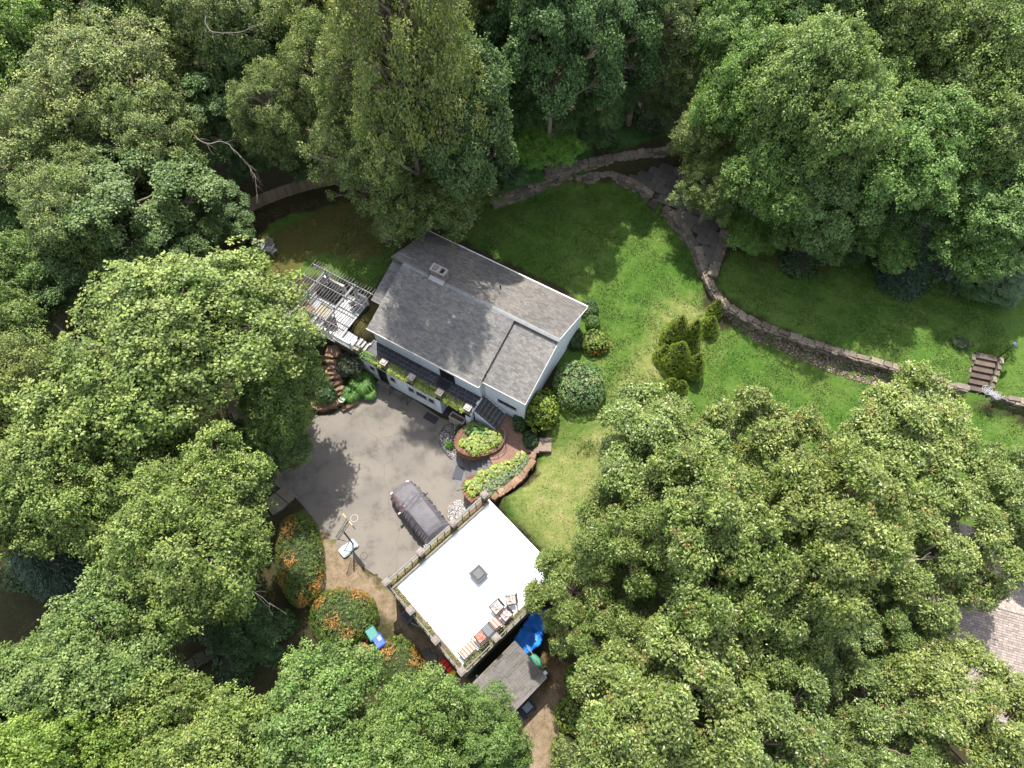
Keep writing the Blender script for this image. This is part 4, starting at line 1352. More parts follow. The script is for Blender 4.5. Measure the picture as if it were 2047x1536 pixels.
# ------------------------------------------------------------------ rockery left of the house
rk = empty('rock_steps', P3(660, 760, 1.0), 0, 'rough reddish rock steps climbing beside the maple to the deck', 'stairs')
for i, (x, y, z, a, b, r) in enumerate(((688, 796, 0.25, 0.75, 0.3, 25), (684, 785, 0.45, 0.75, 0.3, 25), (680, 776, 0.65, 0.7, 0.3, 22), (672, 765, 0.9, 0.8, 0.4, 30), (668, 752, 1.15, 0.8, 0.45, 10),
                                        (662, 743, 1.35, 0.75, 0.4, -10), (664, 732, 1.6, 0.7, 0.45, 5), (662, 722, 1.8, 0.75, 0.35, -5), (665, 703, 2.05, 0.95, 0.9, -8), (680, 748, 1.1, 0.5, 0.3, 35), (655, 756, 1.05, 0.5, 0.35, 60))):
    q = P3(x, y, z) - rk.location
    place('step_rock', RST[i % 6], rk, (q.x, q.y, z - 1.0 - 0.08), (0, 0, rad(r)), (a, b, 0.3))
for i, (x, y, z, a, b, r, h) in enumerate(((628, 812, 0.3, 0.8, 0.55, 20, 0.5), (645, 815, 0.25, 0.8, 0.5, 10, 0.5), (660, 812, 0.3, 0.85, 0.45, 15, 0.45), (672, 806, 0.35, 0.6, 0.5, 30, 0.45), (640, 803, 0.5, 0.9, 0.4, 15, 0.4), (658, 801, 0.5, 0.8, 0.35, 12, 0.4),
                                          (695, 814, 0.15, 0.9, 0.3, 33, 0.25), (708, 806, 0.15, 0.6, 0.3, 35, 0.25), (618, 820, 0.3, 0.6, 0.5, 50, 0.5))):
    o = place('rockery_stone', RST[(i + 2) % 6], None, P3(x, y, z), (0, 0, rad(r)), (a, b, h))
    tag(o, 'rust brown rockery stone at the driveway edge, ' + ('second from the maple in the front row', 'third from the maple in the front row', 'fourth from the maple in the front row', 'front row end beside the round pot', 'left stone of the row behind', 'right stone of the row behind', 'long low one just right of the pot', 'low one nearest the fountain grass', 'front row end nearest the maple')[i], 'rock', 'rockery stones at the driveway edge')
pt = empty('plant_pot', P3(685, 803, 0.5), 0, 'small round pot with green rim on the rockery', 'pot')
MB().lathe([(0.12, 0), (0.2, 0.25), (0.23, 0.27), (0.23, 0.3), (0.19, 0.3), (0.18, 0.24), (0.0, 0.24)], 14).build('pot', mat('glazed_pot', (0.2, 0.24, 0.15), 0.4, 0.1, 5), pt)

# concrete slabs by the lane
for i, (q, lb) in enumerate(((((550, 985), (571, 970), (590, 985), (588, 998), (577, 1006)), 'grey brown concrete slab at the driveway corner, nearer the house'), (((527, 1004), (549, 986), (576, 1007), (565, 1018), (545, 1030)), 'grey brown concrete slab tucked under the maple, farther from the house'))):
    o = MB().prism(ppoly(q, 0.06), -0.1, 0.07).build('concrete_slab', mat('slab_concrete', (0.135, 0.115, 0.09), 0.9, 0.2, 3, rnd=0.1))
    tag(o, lb, 'slab')

# wooden fence at the back left
fe = empty('board_fence', P3(560, 400, 2.6), 0, 'weathered vertical board fence below the wooded bank, back left', 'fence')
fa = [P3(470, 440, 2.4), P3(520, 412, 2.4), P3(580, 393, 2.4), (P3(660, 374, 2.4)), P3(730, 362, 2.4)]
fpth = catmull(fa, 6)
FB = mat('fence_board', (0.17, 0.13, 0.09), 0.9, 0.3, 5, rnd=0.25)
bmesh_ = MB().box((0, 0, 0.6), (0.15, 0.022, 1.2)).mesh('board', FB)
acc = 0
for a, b in zip(fpth, fpth[1:]):
    L = (b - a).length
    t = (b - a).normalized()
    while acc < L:
        p = a.lerp(b, acc / L)
        g = ground_z(p.x, p.y)
        place('board', bmesh_, fe, (p.x - fe.location.x, p.y - fe.location.y, g - 2.6 + random.uniform(-0.03, 0.05)), (random.uniform(-0.03, 0.03), 0, math.atan2(t.y, t.x)))
        acc += 0.158
    acc -= L
for h in (0.3, 0.95):
    MB().tube([(p.x - fe.location.x, p.y - fe.location.y + 0.05, ground_z(p.x, p.y) - 2.6 + h) for p in fpth], 0.035, 4).build('rail', FB, fe)

# ------------------------------------------------------------------ covered car
def car():
    L, W = 4.65, 1.86
    front = Vector((-7.36, 15.12, 0.012))
    ang = rad(-50)
    e = empty('covered_car', front, ang, 'car under a grey purple fabric cover in front of the garage', 'car')
    # x from the nose (0) to the tail (L)
    st = [  # x, half width at waist, top half width, top z, shoulder z, hem z
        (0.02, 0.55, 0.40, 0.72, 0.60, 0.30), (0.12, 0.74, 0.60, 0.84, 0.66, 0.26), (0.35, 0.86, 0.70, 0.95, 0.74, 0.24), (0.75, 0.91, 0.74, 1.02, 0.80, 0.22), (1.2, 0.93, 0.73, 1.07, 0.86, 0.22),
        (1.45, 0.94, 0.70, 1.17, 0.90, 0.22), (1.75, 0.945, 0.64, 1.38, 0.94, 0.22), (2.05, 0.95, 0.60, 1.56, 0.97, 0.22), (2.4, 0.95, 0.60, 1.63, 0.99, 0.2), (2.9, 0.95, 0.60, 1.65, 1.0, 0.2),
        (3.4, 0.95, 0.60, 1.63, 1.0, 0.2), (3.8, 0.945, 0.58, 1.58, 1.0, 0.2), (4.1, 0.93, 0.55, 1.48, 0.98, 0.2), (4.35, 0.91, 0.58, 1.2, 0.94, 0.22), (4.55, 0.86, 0.60, 0.98, 0.82, 0.24), (4.66, 0.74, 0.52, 0.74, 0.6, 0.3)]
    xs = np.array([s[0] for s in st])
    fine = np.linspace(0.02, 4.66, 110)
    cols = [np.interp(fine, xs, np.array([s[i] for s in st])) for i in range(6)]
    prof = 41
    r_ = np.random.default_rng(5)
    V = np.zeros((len(fine), prof, 3))
    for j in range(prof):
        a = (j / (prof - 1)) * 2 - 1
        sg = -1 if a < 0 else 1
        b = abs(a)
        # b 0..0.45 roof, 0.45..0.75 glasshouse, 0.75..1 side skirt
        if b < 0.42:
            f = b / 0.42
            y = cols[2] * f
            z = cols[3] - 0.05 * f ** 3
        elif b < 0.68:
            f = (b - 0.42) / 0.26
            y = cols[2] + (cols[1] - cols[2]) * f
            z = (cols[3] - 0.05) + (cols[4] - cols[3] + 0.05) * f ** 0.9
        else:
            f = (b - 0.68) / 0.32
            y = cols[1] + 0.03 * math.sin(f * 3.1)
            z = cols[4] + (cols[5] - cols[4]) * f
        fold = 0.0
        if b > 0.42:
            fold = 0.042 * min((b - 0.42) / 0.3, 1) * (np.sin(fine * 21 + 3 * np.sin(fine * 3.3) + sg) + 0.6 * np.sin(fine * 37 + b * 5 + sg * 2))
        wr = 0.034 * np.sin(fine * 17 + a * 9) * np.exp(-((fine - 1.45) / 0.35) ** 2) + 0.026 * np.sin(fine * 11 - a * 14) * np.exp(-((fine - 1.5) / 0.5) ** 2)
        V[:, j, 0] = fine
        V[:, j, 1] = (y + fold) * sg
        V[:, j, 2] = z + wr
    n, m = V.shape[:2]
    idx = np.arange(n * m).reshape(n, m)
    F = np.stack([idx[:-1, :-1].ravel(), idx[1:, :-1].ravel(), idx[1:, 1:].ravel(), idx[:-1, 1:].ravel()], 1)
    X = V[:, :, 0]
    COVER = mat('car_cover', (0.080, 0.074, 0.084), 0.62, 0.12, 3, second=(0.066, 0.062, 0.070), mixscale=2, bump=0.5, bscale=9, spec=0.35)
    c = MB()
    c.v = [tuple(p) for p in V.reshape(-1, 3)]
    c.f = [tuple(int(i) for i in f) for f in F]
    # open the cover over the front left corner: the painted wing shows there
    keep = []
    for f in c.f:
        q = np.mean([c.v[i] for i in f], 0)
        if q[0] < 1.55 and q[1] < -0.62 + 0.12 * q[0] and q[0] < 1.35 + (q[2] - 0.6): continue
        keep.append(f)
    allf = c.f
    c.f = keep
    c.c = [(1, 1, 1)] * len(c.v)
    c.build('cover', COVER, e)
    b = MB()
    b.v = [(p[0] * 0.995 + 0.01, p[1] * 0.985, p[2] - 0.012) for p in V[:45].reshape(-1, 3)]
    b.f = [f for f in allf if max(f) < 45 * prof]
    b.c = [(1, 1, 1)] * len(b.v)
    b.build('body', mat('mauve_paint', (0.07, 0.045, 0.052), 0.3, 0.05, 2, spec=0.6), e, smooth=True)
    under = MB().box((2.35, 0, 0.35), (4.3, 1.6, 0.3)).build('underbody', BLACK, e)
    for y in (-0.62, 0.62):
        MB().box((0.08, y, 0.66), (0.12, 0.2, 0.1), taper=0.8).build('headlight', mat('lamp_lens', (0.75, 0.62, 0.58), 0.15, 0.02, 2, spec=0.8), e)
    for x in (0.92, 3.72):
        for y in (-0.84, 0.84):
            w = MB()
            w.lathe([(0.33, -0.1), (0.34, -0.06), (0.34, 0.06), (0.33, 0.1)], 18)
            w.v = [(p[0] + x, p[2] + y, p[1] + 0.34) for p in w.v]
            w.build('wheel', mat('tyre', (0.02, 0.02, 0.02), 0.8, 0.1, 4), e)
    for y, m in ((-1.05, MATS['mauve_paint']), (1.05, BLACK)):
        mm = MB().box((1.62, y, 1.02), (0.14, 0.22, 0.15), taper=0.8)
        mm.tube([(1.6, y * 0.86, 0.98), (1.61, y, 1.0)], 0.03, 6)
        mm.build('mirror', m, e)


car()

# ------------------------------------------------------------------ basketball hoop
def hoop():
    pb = P3(706, 1088, 0.15)
    e = empty('basketball_hoop', (pb.x, pb.y, 0.0), 0, 'portable basketball hoop with pale blue base beside the driveway', 'basketball hoop')
    bc = P3(697, 1042, 3.1)
    d1, d2 = P3(684, 1025, 3.1), P3(712, 1059, 3.1)
    u = (d2 - d1).normalized()
    f = Vector((-u.y, u.x, 0))
    if f.x < 0: f = -f
    base_m = mat('hoop_base', (0.30, 0.36, 0.385), 0.45, 0.1, 3, second=(0.2, 0.25, 0.28), mixscale=2.5)
    o = Vector((pb.x, pb.y, 0))
    # waisted base, long axis pointing away from the board
    prof = []
    for t, w in ((-0.95, 0.26), (-0.88, 0.34), (-0.6, 0.36), (-0.35, 0.30), (-0.1, 0.29), (0.1, 0.34), (0.2, 0.28)):
        prof.append((t, w))
    outl = [f * t + u * w for t, w in prof] + [f * t - u * w for t, w in prof[::-1]]
    b = MB().prism([(p.x, p.y) for p in outl], 0.03, 0.17)
    b.prism([(p.x * 0.86 - f.x * 0.05, p.y * 0.86 - f.y * 0.05) for p in outl], 0.17, 0.235)
    b.build('base', base_m, e)
    MB().prism([(p.x * 1.03, p.y * 1.03) for p in outl], 0.0, 0.05).build('base_rim', BLACK, e)
    top = Vector((0, 0, 3.0))
    MB().tube([(0, 0, 0.15), (0, 0, 3.05)], 0.055, 8).build('pole', BLACK, e)
    c = bc - o
    a = MB()
    for dz in (0.25, -0.15):
        for s in (-0.09, 0.09):
            a.tube([(-f.x * 0.55 + u.x * s, -f.y * 0.55 + u.y * s, 2.75 + dz * 0.4), (c.x + u.x * s, c.y + u.y * s, c.z + dz)], 0.018, 5)
    a.build('lift_arm', BLACK, e)
    MB().tube([(-f.x * 0.55, -f.y * 0.55, 2.75), (-f.x * 0.25, -f.y * 0.25, 1.5)], 0.02, 5).build('lever', BLACK, e)
    MB().tube([f * -0.7 + Vector((0, 0, 0.2)), Vector((0, 0, 1.1))], 0.025, 6).build('strut', BLACK, e)
    ang = math.atan2(u.y, u.x)
    bb = MB().box((c.x, c.y, c.z), (1.12, 0.04, 0.74), ang).build('backboard', mat('backboard', (0.03, 0.03, 0.032), 0.4, 0.1, 4), e)
    for s in (-0.3, 0.32): MB().box((c.x + u.x * s, c.y + u.y * s, c.z + 0.385), (0.3, 0.05, 0.03), ang).build('yellow_pad', mat('yellow_pad', (0.55, 0.38, 0.07), 0.6, 0.1, 4), bb)
    rc = c + f * 0.36 + Vector((0, 0, -0.22))
    MB().tube([rc + Vector((math.cos(t) * 0.225, math.sin(t) * 0.225, 0)) for t in np.linspace(0, 2 * math.pi, 22)], 0.013, 5, cap=False).build('rim', mat('rim_paint', (0.4, 0.37, 0.33), 0.4, 0.1, 4), e)


hoop()

# ------------------------------------------------------------------ bins
def bin_(px, py, rz, lidc, label, bodyc, h=1.02):
    q = P3(px, py, h)
    e = empty('wheeled_bin', (q.x, q.y, ground_z(q.x, q.y)), rz, label, 'bin')
    m = mat('bin_' + label[:9].replace(' ', '_'), bodyc, 0.45, 0.08, 2)
    ml = mat('lid_' + label[:9].replace(' ', '_'), lidc, 0.4, 0.08, 2)
    b = MB()
    b.add([(-0.22, -0.27, 0.05), (0.22, -0.27, 0.05), (0.22, 0.25, 0.05), (-0.22, 0.25, 0.05), (-0.28, -0.36, h - 0.06), (0.28, -0.36, h - 0.06), (0.28, 0.33, h - 0.06), (-0.28, 0.33, h - 0.06)],
          [(3, 2, 1, 0), (4, 5, 6, 7), (0, 1, 5, 4), (1, 2, 6, 5), (2, 3, 7, 6), (3, 0, 4, 7)])
    b.build('body', m, e)
    l = MB().add([(-0.3, -0.4, h - 0.05), (0.3, -0.4, h - 0.05), (0.3, 0.33, h - 0.02), (-0.3, 0.33, h - 0.02), (-0.24, -0.33, h + 0.03), (0.24, -0.33, h + 0.03), (0.25, 0.29, h + 0.06), (-0.25, 0.29, h + 0.06)],
                 [(3, 2, 1, 0), (4, 5, 6, 7), (0, 1, 5, 4), (1, 2, 6, 5), (2, 3, 7, 6), (3, 0, 4, 7)]).build('lid', ml, e)
    MB().tube([(-0.24, 0.4, h - 0.04), (0.24, 0.4, h - 0.04)], 0.02, 6).build('handle', m, e)
    for x in (-0.25, 0.25):
        w = MB().lathe([(0.1, -0.03), (0.11, 0), (0.1, 0.03)], 12)
        w.v = [(p[2] + x, p[0] + 0.3, p[1] + 0.11) for p in w.v]
        w.build('wheel', BLACK, e)
    return e, l, h


bin_(743, 1266, rad(36), (0.045, 0.17, 0.145), 'teal green wheeled bin standing next to the blue one', (0.03, 0.10, 0.09))
eb, lb_, hb = bin_(757, 1281, rad(36), (0.04, 0.085, 0.28), 'blue wheeled bin with pale sticker at the hedge', (0.025, 0.06, 0.24))
MB().box((0.1, 0.08, hb + 0.061), (0.2, 0.26, 0.012)).build('sticker', mat('sticker', (0.3, 0.33, 0.38), 0.6, 0.1, 6), lb_)
bin_(729, 1300, rad(50), (0.32, 0.10, 0.065), 'red brown bin half hidden by the lower maple', (0.22, 0.06, 0.04), 0.85)

# row of red drums with a yellow one at the garage wall
for i in range(4):
    q = P3(885 + i * 6.3, 1322 + i * 7.6, 0.45)
    o = MB()
    o.lathe([(0.10, -0.17), (0.15, -0.16), (0.16, -0.05), (0.145, 0.0), (0.16, 0.05), (0.15, 0.16), (0.10, 0.17)], 14)
    o.v = [(p[2], p[0], p[1]) for p in o.v]
    o.box((0, 0, 0.17), (0.1, 0.06, 0.05))
    c = o.build('plastic_drum', mat('red_plastic' if i < 3 else 'yellow_plastic', (0.55, 0.025, 0.02) if i < 3 else (0.60, 0.40, 0.02), 0.35, 0.05, 3), None, (q.x, q.y, 0.18), rad(48))
    tag(c, ('yellow plastic drum at the end of the red row by the garage' if i == 3 else 'red plastic drum beside the garage wall, ' + ('farthest from the yellow one', 'middle of the three red ones', 'touching the yellow one')[min(i, 2)]), 'drum', 'drums beside the garage wall')
# broken flagstones on the shaded side path
for i, (x, y, a, b, r) in enumerate(((862, 1318, 0.7, 0.55, 20), (878, 1340, 0.7, 0.6, -30), (868, 1335, 0.5, 0.5, 50), (884, 1362, 0.9, 0.6, 35), (900, 1352, 0.7, 0.5, 10), (905, 1372, 0.6, 0.5, 60), (852, 1305, 0.55, 0.45, 15))):
    o = place('path_flagstone', FST[i % 4], None, P3(x, y, 0.05), (0, 0, rad(r)), (a, b, 0.12))
    tag(o, 'broken grey flagstone in the side path by the garage', 'flagstone', 'flagstones of the garage side path')

# blue tarp, canoe, pole, tubs around the shed
def tarp():
    a = [(1018, 1288), (1062, 1222), (1100, 1215), (1082, 1290), (1052, 1312), (1035, 1295)]
    poly = ppoly(a, 1.0)
    xs, ys = [p[0] for p in poly], [p[1] for p in poly]
    n = 34
    X, Y = np.meshgrid(np.linspace(min(xs), max(xs), n), np.linspace(min(ys), max(ys), n))
    ins = inside(poly, X, Y)
    Zt = 0.95 + 0.16 * np.sin(X * 2.1 + Y * 1.3) * np.cos(Y * 1.9) + 0.05 * np.sin(X * 7 + 2 * np.sin(Y * 3)) + 0.03 * np.sin(Y * 11 + X * 4)
    mb = MB()
    idx = -np.ones((n, n), int)
    for j in range(n):
        for i in range(n):
            idx[j, i] = len(mb.v)
            mb.v.append((X[j, i], Y[j, i], Zt[j, i]))
            mb.c.append((1, 1, 1))
    for j in range(n - 1):
        for i in range(n - 1):
            if ins[j, i] and ins[j + 1, i + 1] and ins[j, i + 1] and ins[j + 1, i]:
                mb.f.append((int(idx[j, i]), int(idx[j, i + 1]), int(idx[j + 1, i + 1]), int(idx[j + 1, i])))
    o = mb.build('blue_tarp', mat('tarp', (0.008, 0.13, 0.50), 0.45, 0.25, 3, bump=0.4, bscale=6), None, smooth=True)
    md = o.modifiers.new('thickness', 'SOLIDIFY')
    md.thickness = 0.012
    tag(o, 'crumpled bright blue tarp between garage, shed and oak', 'tarp')
    pile = empty('covered_pile', (sum(xs) / len(xs), sum(ys) / len(ys), 0.0), 0, 'stack of boards hidden under the blue tarp', 'boards')
    for k in range(4): MB().box((random.uniform(-0.1, 0.1), random.uniform(-0.1, 0.1), 0.1 + 0.17 * k), (1.0, 0.9, 0.15), G_ROT).build('board', FB, pile)


tarp()


def canoe(px, py, z, L, W, rz, label, c):
    q = P3(px, py, z)
    n = 16
    mb = MB()
    for i in range(n + 1):
        t = i / n * 2 - 1
        w = W / 2 * max(1 - abs(t) ** 2.6, 0.03)
        for a in np.linspace(0, math.pi, 9):
            mb.v.append((t * L / 2, math.cos(a) * w, math.sin(a) * 0.3 * (0.75 + 0.25 * (1 - t * t))))
            mb.c.append((1, 1, 1))
    for i in range(n):
        for k in range(8): mb.f.append((i * 9 + k, i * 9 + k + 1, i * 9 + 10 + k, i * 9 + 9 + k))
    e = empty('kayak', (q.x, q.y, z - 0.3), rz, label, 'kayak')
    mb.build('hull', c, e, smooth=True)
    MB().box((0, 0, -0.1), (L * 0.4, W * 0.5, 0.2)).build('rest', FB, e)


GRN = mat('green_hull', (0.04, 0.20, 0.13), 0.4, 0.12, 3)
canoe(1070, 1318, 0.6, 1.25, 0.5, rad(-48), 'green upturned plastic hull lying between tarp and shed roof', GRN)
canoe(1056, 1312, 0.6, 0.7, 0.42, rad(-50), 'short green tub half under the shed roof edge', GRN)
pl = MB().tube([P3(1053, 1290, 1.25), P3(1078, 1330, 1.0), P3(1092, 1352, 0.3)], 0.025, 6).build('wooden_pole', mat('pole_wood', (0.22, 0.17, 0.13), 0.8, 0.2, 6))
tag(pl, 'long thin wooden pole leaning across the green hull', 'pole')
hm = empty('push_mower', P3(1088, 1348, 0.2), rad(40), 'small dark garden machine beside the shed corner', 'mower')
MB().box((0, 0, 0.2), (0.5, 0.42, 0.2), taper=0.8).build('deck', mat('mower_green', (0.03, 0.06, 0.05), 0.5, 0.2, 5), hm)
MB().box((0.05, 0, 0.36), (0.2, 0.2, 0.14)).build('engine', mat('silver', (0.5, 0.52, 0.54), 0.4, 0.1, 5), hm)
for x in (-0.2, 0.2):
    for y in (-0.23, 0.23):
        w = MB().lathe([(0.09, -0.02), (0.1, 0), (0.09, 0.02)], 12)
        w.v = [(p[0] + x, p[2] + y, p[1] + 0.1) for p in w.v]
        w.build('wheel', BLACK, hm)
MB().tube([(-0.2, -0.18, 0.25), (-0.7, -0.18, 0.8), (-0.7, 0.18, 0.8), (-0.2, 0.18, 0.25)], 0.014, 6).build('handle', BLACK, hm)
tbk = empty('black_cart', P3(1052, 1417, 0.5), rad(43), 'dark blue black cart parked in the shade behind the shed', 'cart')
tbk.location.z = ground_z(tbk.location.x, tbk.location.y)
DB = mat('dark_plastic', (0.035, 0.042, 0.055), 0.45, 0.2, 4)
bx = MB()
for c, s in (((0, -0.3, 0.4), (1.0, 0.04, 0.3)), ((0, 0.3, 0.4), (1.0, 0.04, 0.3)), ((-0.5, 0, 0.4), (0.04, 0.6, 0.3)), ((0.5, 0, 0.4), (0.04, 0.6, 0.3)), ((0, 0, 0.27), (1.0, 0.6, 0.04))): bx.box(c, s)
bx.build('tray', DB, tbk)
MB().box((0.1, 0, 0.45), (0.5, 0.4, 0.25)).build('folded_sheet', mat('grey_sheet', (0.16, 0.18, 0.21), 0.6, 0.3, 6), tbk)
for x in (-0.35, 0.35):
    for y in (-0.36, 0.36):
        w = MB().lathe([(0.14, -0.03), (0.15, 0), (0.14, 0.03)], 12)
        w.v = [(p[0] + x, p[2] + y, p[1] + 0.15) for p in w.v]
        w.build('wheel', BLACK, tbk)
bb_ = empty('black_bin', gl(0.45, -7.0, 0), G_ROT, 'black lidded bin squeezed between garage corner and shed', 'bin')
MB().lathe([(0.22, 0), (0.27, 0.75), (0.29, 0.76), (0.29, 0.8), (0.2, 0.86), (0.05, 0.88)], 16).build('body', BLACK, bb_)
MB().box((0.05, 0.1, 0.9), (0.12, 0.08, 0.05)).build('tag_plate', mat('pale_plate', (0.5, 0.58, 0.6), 0.5, 0.1, 5), bb_)
wd_ = MB()
wd2 = empty('wood_stack', gl(-0.05, -7.9, 0), G_ROT, 'low stack of brown planks leaning beside the shed wall', 'wood')
for k in range(6): MB().box((-0.35 + 0.12 * k, -0.4, 0.25 + 0.04 * k), (0.1, 1.6, 0.05)).build('plank', FB, wd2)
# dark equipment in the shade at the garage's left wall
eq = empty('air_unit', gl(-0.38, -1.55, 0), G_ROT, 'dark grey equipment unit in the shade of the garage wall', 'unit')
MB().box((0, 0, 0.35), (0.4, 0.75, 0.62)).build('case', mat('unit_case', (0.07, 0.08, 0.10), 0.6, 0.2, 5), eq)
MB().tube([(0.0, -0.4, 0.5), (0.1, -0.7, 0.4), (0.25, -0.9, 0.2)], 0.02, 6).build('hose', TRIM, eq)
MB().box((0, 0, 0.68), (0.3, 0.5, 0.04)).build('grille', BLACK, eq)

# ------------------------------------------------------------------ bistro set on the right wall, lamp post, grey garden seats
IRON = mat('white_iron', (0.3, 0.31, 0.32), 0.5, 0.1, 5)


def ring(mb, r, z, rr=0.014, c=(0, 0)):
    mb.tube([(c[0] + math.cos(t) * r, c[1] + math.sin(t) * r, z) for t in np.linspace(0, 2 * math.pi, 18)], rr, 5, cap=False)


for px, py, r, hgt, lb, bk in ((1977, 778, 0.34, 0.72, 'white wrought iron bistro table beside the garden steps', False), (1989, 787, 0.21, 0.45, 'white wrought iron chair next to the bistro table', True), (1996, 792, 0.2, 0.45, 'white wrought iron chair farther from the bistro table', True)):
    q = P3(px, py, 3.1 + hgt)
    e = empty('bistro_table' if not bk else 'bistro_chair', (q.x, q.y, 2.95), random.uniform(0, 6), lb, 'table' if not bk else 'chair')
    t = MB()
    for k in (1, 0.66, 0.33): ring(t, r * k, hgt)
    for a in range(6): t.tube([(0, 0, hgt), (math.cos(a * 1.047) * r, math.sin(a * 1.047) * r, hgt)], 0.012, 4)
    t.build('top' if not bk else 'seat', IRON, e)
    for a in range(3):
        x, y = math.cos(a * 2.09) * r * 0.8, math.sin(a * 2.09) * r * 0.8
        MB().tube([(x * 1.1, y * 1.1, 0), (x * 0.5, y * 0.5, hgt * 0.5), (x, y, hgt)], 0.016, 5).build('leg', IRON, e)
    if bk:
        b = MB()
        b.tube([(-r, r * 0.4, hgt), (-r * 0.8, r * 0.9, hgt + 0.4), (0, r * 1.1, hgt + 0.5), (r * 0.8, r * 0.9, hgt + 0.4), (r, r * 0.4, hgt)], 0.016, 5)
        ring(b, r * 0.4, hgt + 0.25)
        b.build('backrest', IRON, e)
lpq = P3(1995, 716, 3.15)
lm = empty('garden_lamp', lpq, 0, 'slim dark post with small lamp head on the upper side lawn', 'lamp')
MB().tube([(0, 0, 0), (0, 0, 1.7)], 0.03, 6).build('post', BLACK, lm)
MB().lathe([(0.05, 1.65), (0.13, 1.7), (0.15, 1.85), (0.04, 1.95), (0.01, 2.0)], 10).build('lamp_head', mat('lamp_head', (0.09, 0.1, 0.17), 0.4, 0.1, 4), lm)

GREYW = mat('silver_grey_wood', (0.2, 0.2, 0.18), 0.85, 0.2, 6, rnd=0.1)
for px, py, rz, lb in ((522, 492, 1.2, 'weathered grey slatted garden chair, left one under the maple twigs'), (536, 496, -0.3, 'weathered grey slatted garden chair, right one under the maple twigs')):
    q = P3(px, py, 2.8)
    e = empty('garden_chair', (q.x, q.y, ground_z(q.x, q.y)), rz, lb, 'chair')
    for i in range(5): MB().box((-0.24 + 0.12 * i, 0, 0.36), (0.1, 0.6, 0.025)).build('seat_slat', GREYW, e)
    for i in range(5): MB().box((-0.24 + 0.12 * i, 0.42, 0.68), (0.1, 0.025, 0.75 - 0.05 * abs(i - 2)), rx=-0.4).build('back_slat', GREYW, e)
    for x in (-0.33, 0.33):
        MB().box((x, 0.05, 0.55), (0.12, 0.75, 0.025)).build('armrest', GREYW, e)
        for y in (-0.25, 0.3): MB().box((x, y, 0.27), (0.06, 0.06, 0.54)).build('leg', GREYW, e)
q = P3(545, 502, 2.7)
gt = empty('garden_table', (q.x, q.y, ground_z(q.x, q.y)), rad(-35), 'small weathered grey table beside the grey garden chairs', 'table')
for i in range(5): MB().box((-0.24 + 0.12 * i, 0, 0.45), (0.1, 0.5, 0.025)).build('slat', GREYW, gt)
for x in (-0.22, 0.22):
    for y in (-0.2, 0.2): MB().box((x, y, 0.22), (0.05, 0.05, 0.44)).build('leg', GREYW, gt)

# ------------------------------------------------------------------ neighbour's house, lower right
nb = empty('neighbour_house', P3(1990, 1230, 5.0), rad(-17), 'neighbouring house with pale pinkish shingle roof under the oaks', 'house')
nb.location.z = 0
o = nb.location
MB().prism([(-7.5, -4.6), (9, -4.6), (9, 4.6), (-7.5, 4.6)], 1.0, 4.2).build('wall', mat('neighbour_wall', (0.55, 0.53, 0.5), 0.8, 0.05, 2), nb)
nr = empty('roof', (0, 0, 0))
nr.parent = nb
roof_slab(nr, 'roof_deck', FASC, -8, 9.5, -5.1, 4.1, 0, 6.1)
roof_slab(nr, 'roof_deck', FASC, -8, 9.5, 5.1, 4.1, 0, 6.1)
NSH = mat('pale_shingle', (0.235, 0.195, 0.172), 0.9, 0.12, 9, attr=True)
sh = MB()
shingle_field(sh, (-8, -5.12, 4.11), (1, 0, 0), (0, 5.1, 2.0), 17.5, math.hypot(5.1, 2.0), row=0.13, tab=0.24, seed=31)
sh.build('front_shingles', NSH, nr)['kind'] = 'stuff'
sh = MB()
shingle_field(sh, (9.5, 5.12, 4.11), (-1, 0, 0), (0, -5.1, 2.0), 17.5, math.hypot(5.1, 2.0), row=0.13, tab=0.24, seed=32)
sh.build('rear_shingles', NSH, nr)['kind'] = 'stuff'
for x, y in ((-1.0, 1.8), (2.4, 2.4)): MB().lathe([(0.06, 0), (0.06, 0.5), (0.09, 0.5), (0.09, 0.56)], 10, (x, y, 6.05 - y * 0.39)).build('vent_pipe', TRIM, nr)

# ------------------------------------------------------------------ foliage
def unit(a):
    return a / np.maximum(np.linalg.norm(a, axis=1, keepdims=True), 1e-9)


def leaf_quads(Pb, D, Nn, ln, wd, col, fold=0.0):
    S = unit(np.cross(Nn, D))
    ln, wd = ln[:, None], wd[:, None]
    V = np.stack([Pb, Pb + D * ln * 0.45 + S * wd * 0.5 + Nn * fold * wd, Pb + D * ln - Nn * ln * 0.12, Pb + D * ln * 0.45 - S * wd * 0.5 + Nn * fold * wd], 1).reshape(-1, 3)
    F = np.arange(len(Pb) * 4).reshape(-1, 4)
    return V, F, np.repeat(col, 4, 0)


def rosettes(C, Nn, k, ln, wd, col, r_, spread=0.9, colvar=0.25):
    """k leaves round every centre C with outward normal Nn"""
    n = len(C)
    Cc = np.repeat(C, k, 0)
    Nc = np.repeat(Nn, k, 0)
    R = r_.normal(size=(n * k, 3))
    T = unit(R - (R * Nc).sum(1, keepdims=True) * Nc)
    D = unit(T * spread + Nc * r_.uniform(-0.15, 0.6, (n * k, 1)))
    LN = unit(Nc + 0.55 * r_.normal(size=(n * k, 3)) + np.array([0, 0, 0.25]))
    LN = unit(LN - (LN * D).sum(1, keepdims=True) * D)
    L = ln * r_.uniform(0.7, 1.25, n * k)
    W = wd * r_.uniform(0.7, 1.2, n * k)
    c = np.repeat(col, k, 0) * r_.uniform(1 - colvar, 1 + colvar, (n * k, 1))
    return leaf_quads(Cc + T * 0.02, D, LN, L, W, c)


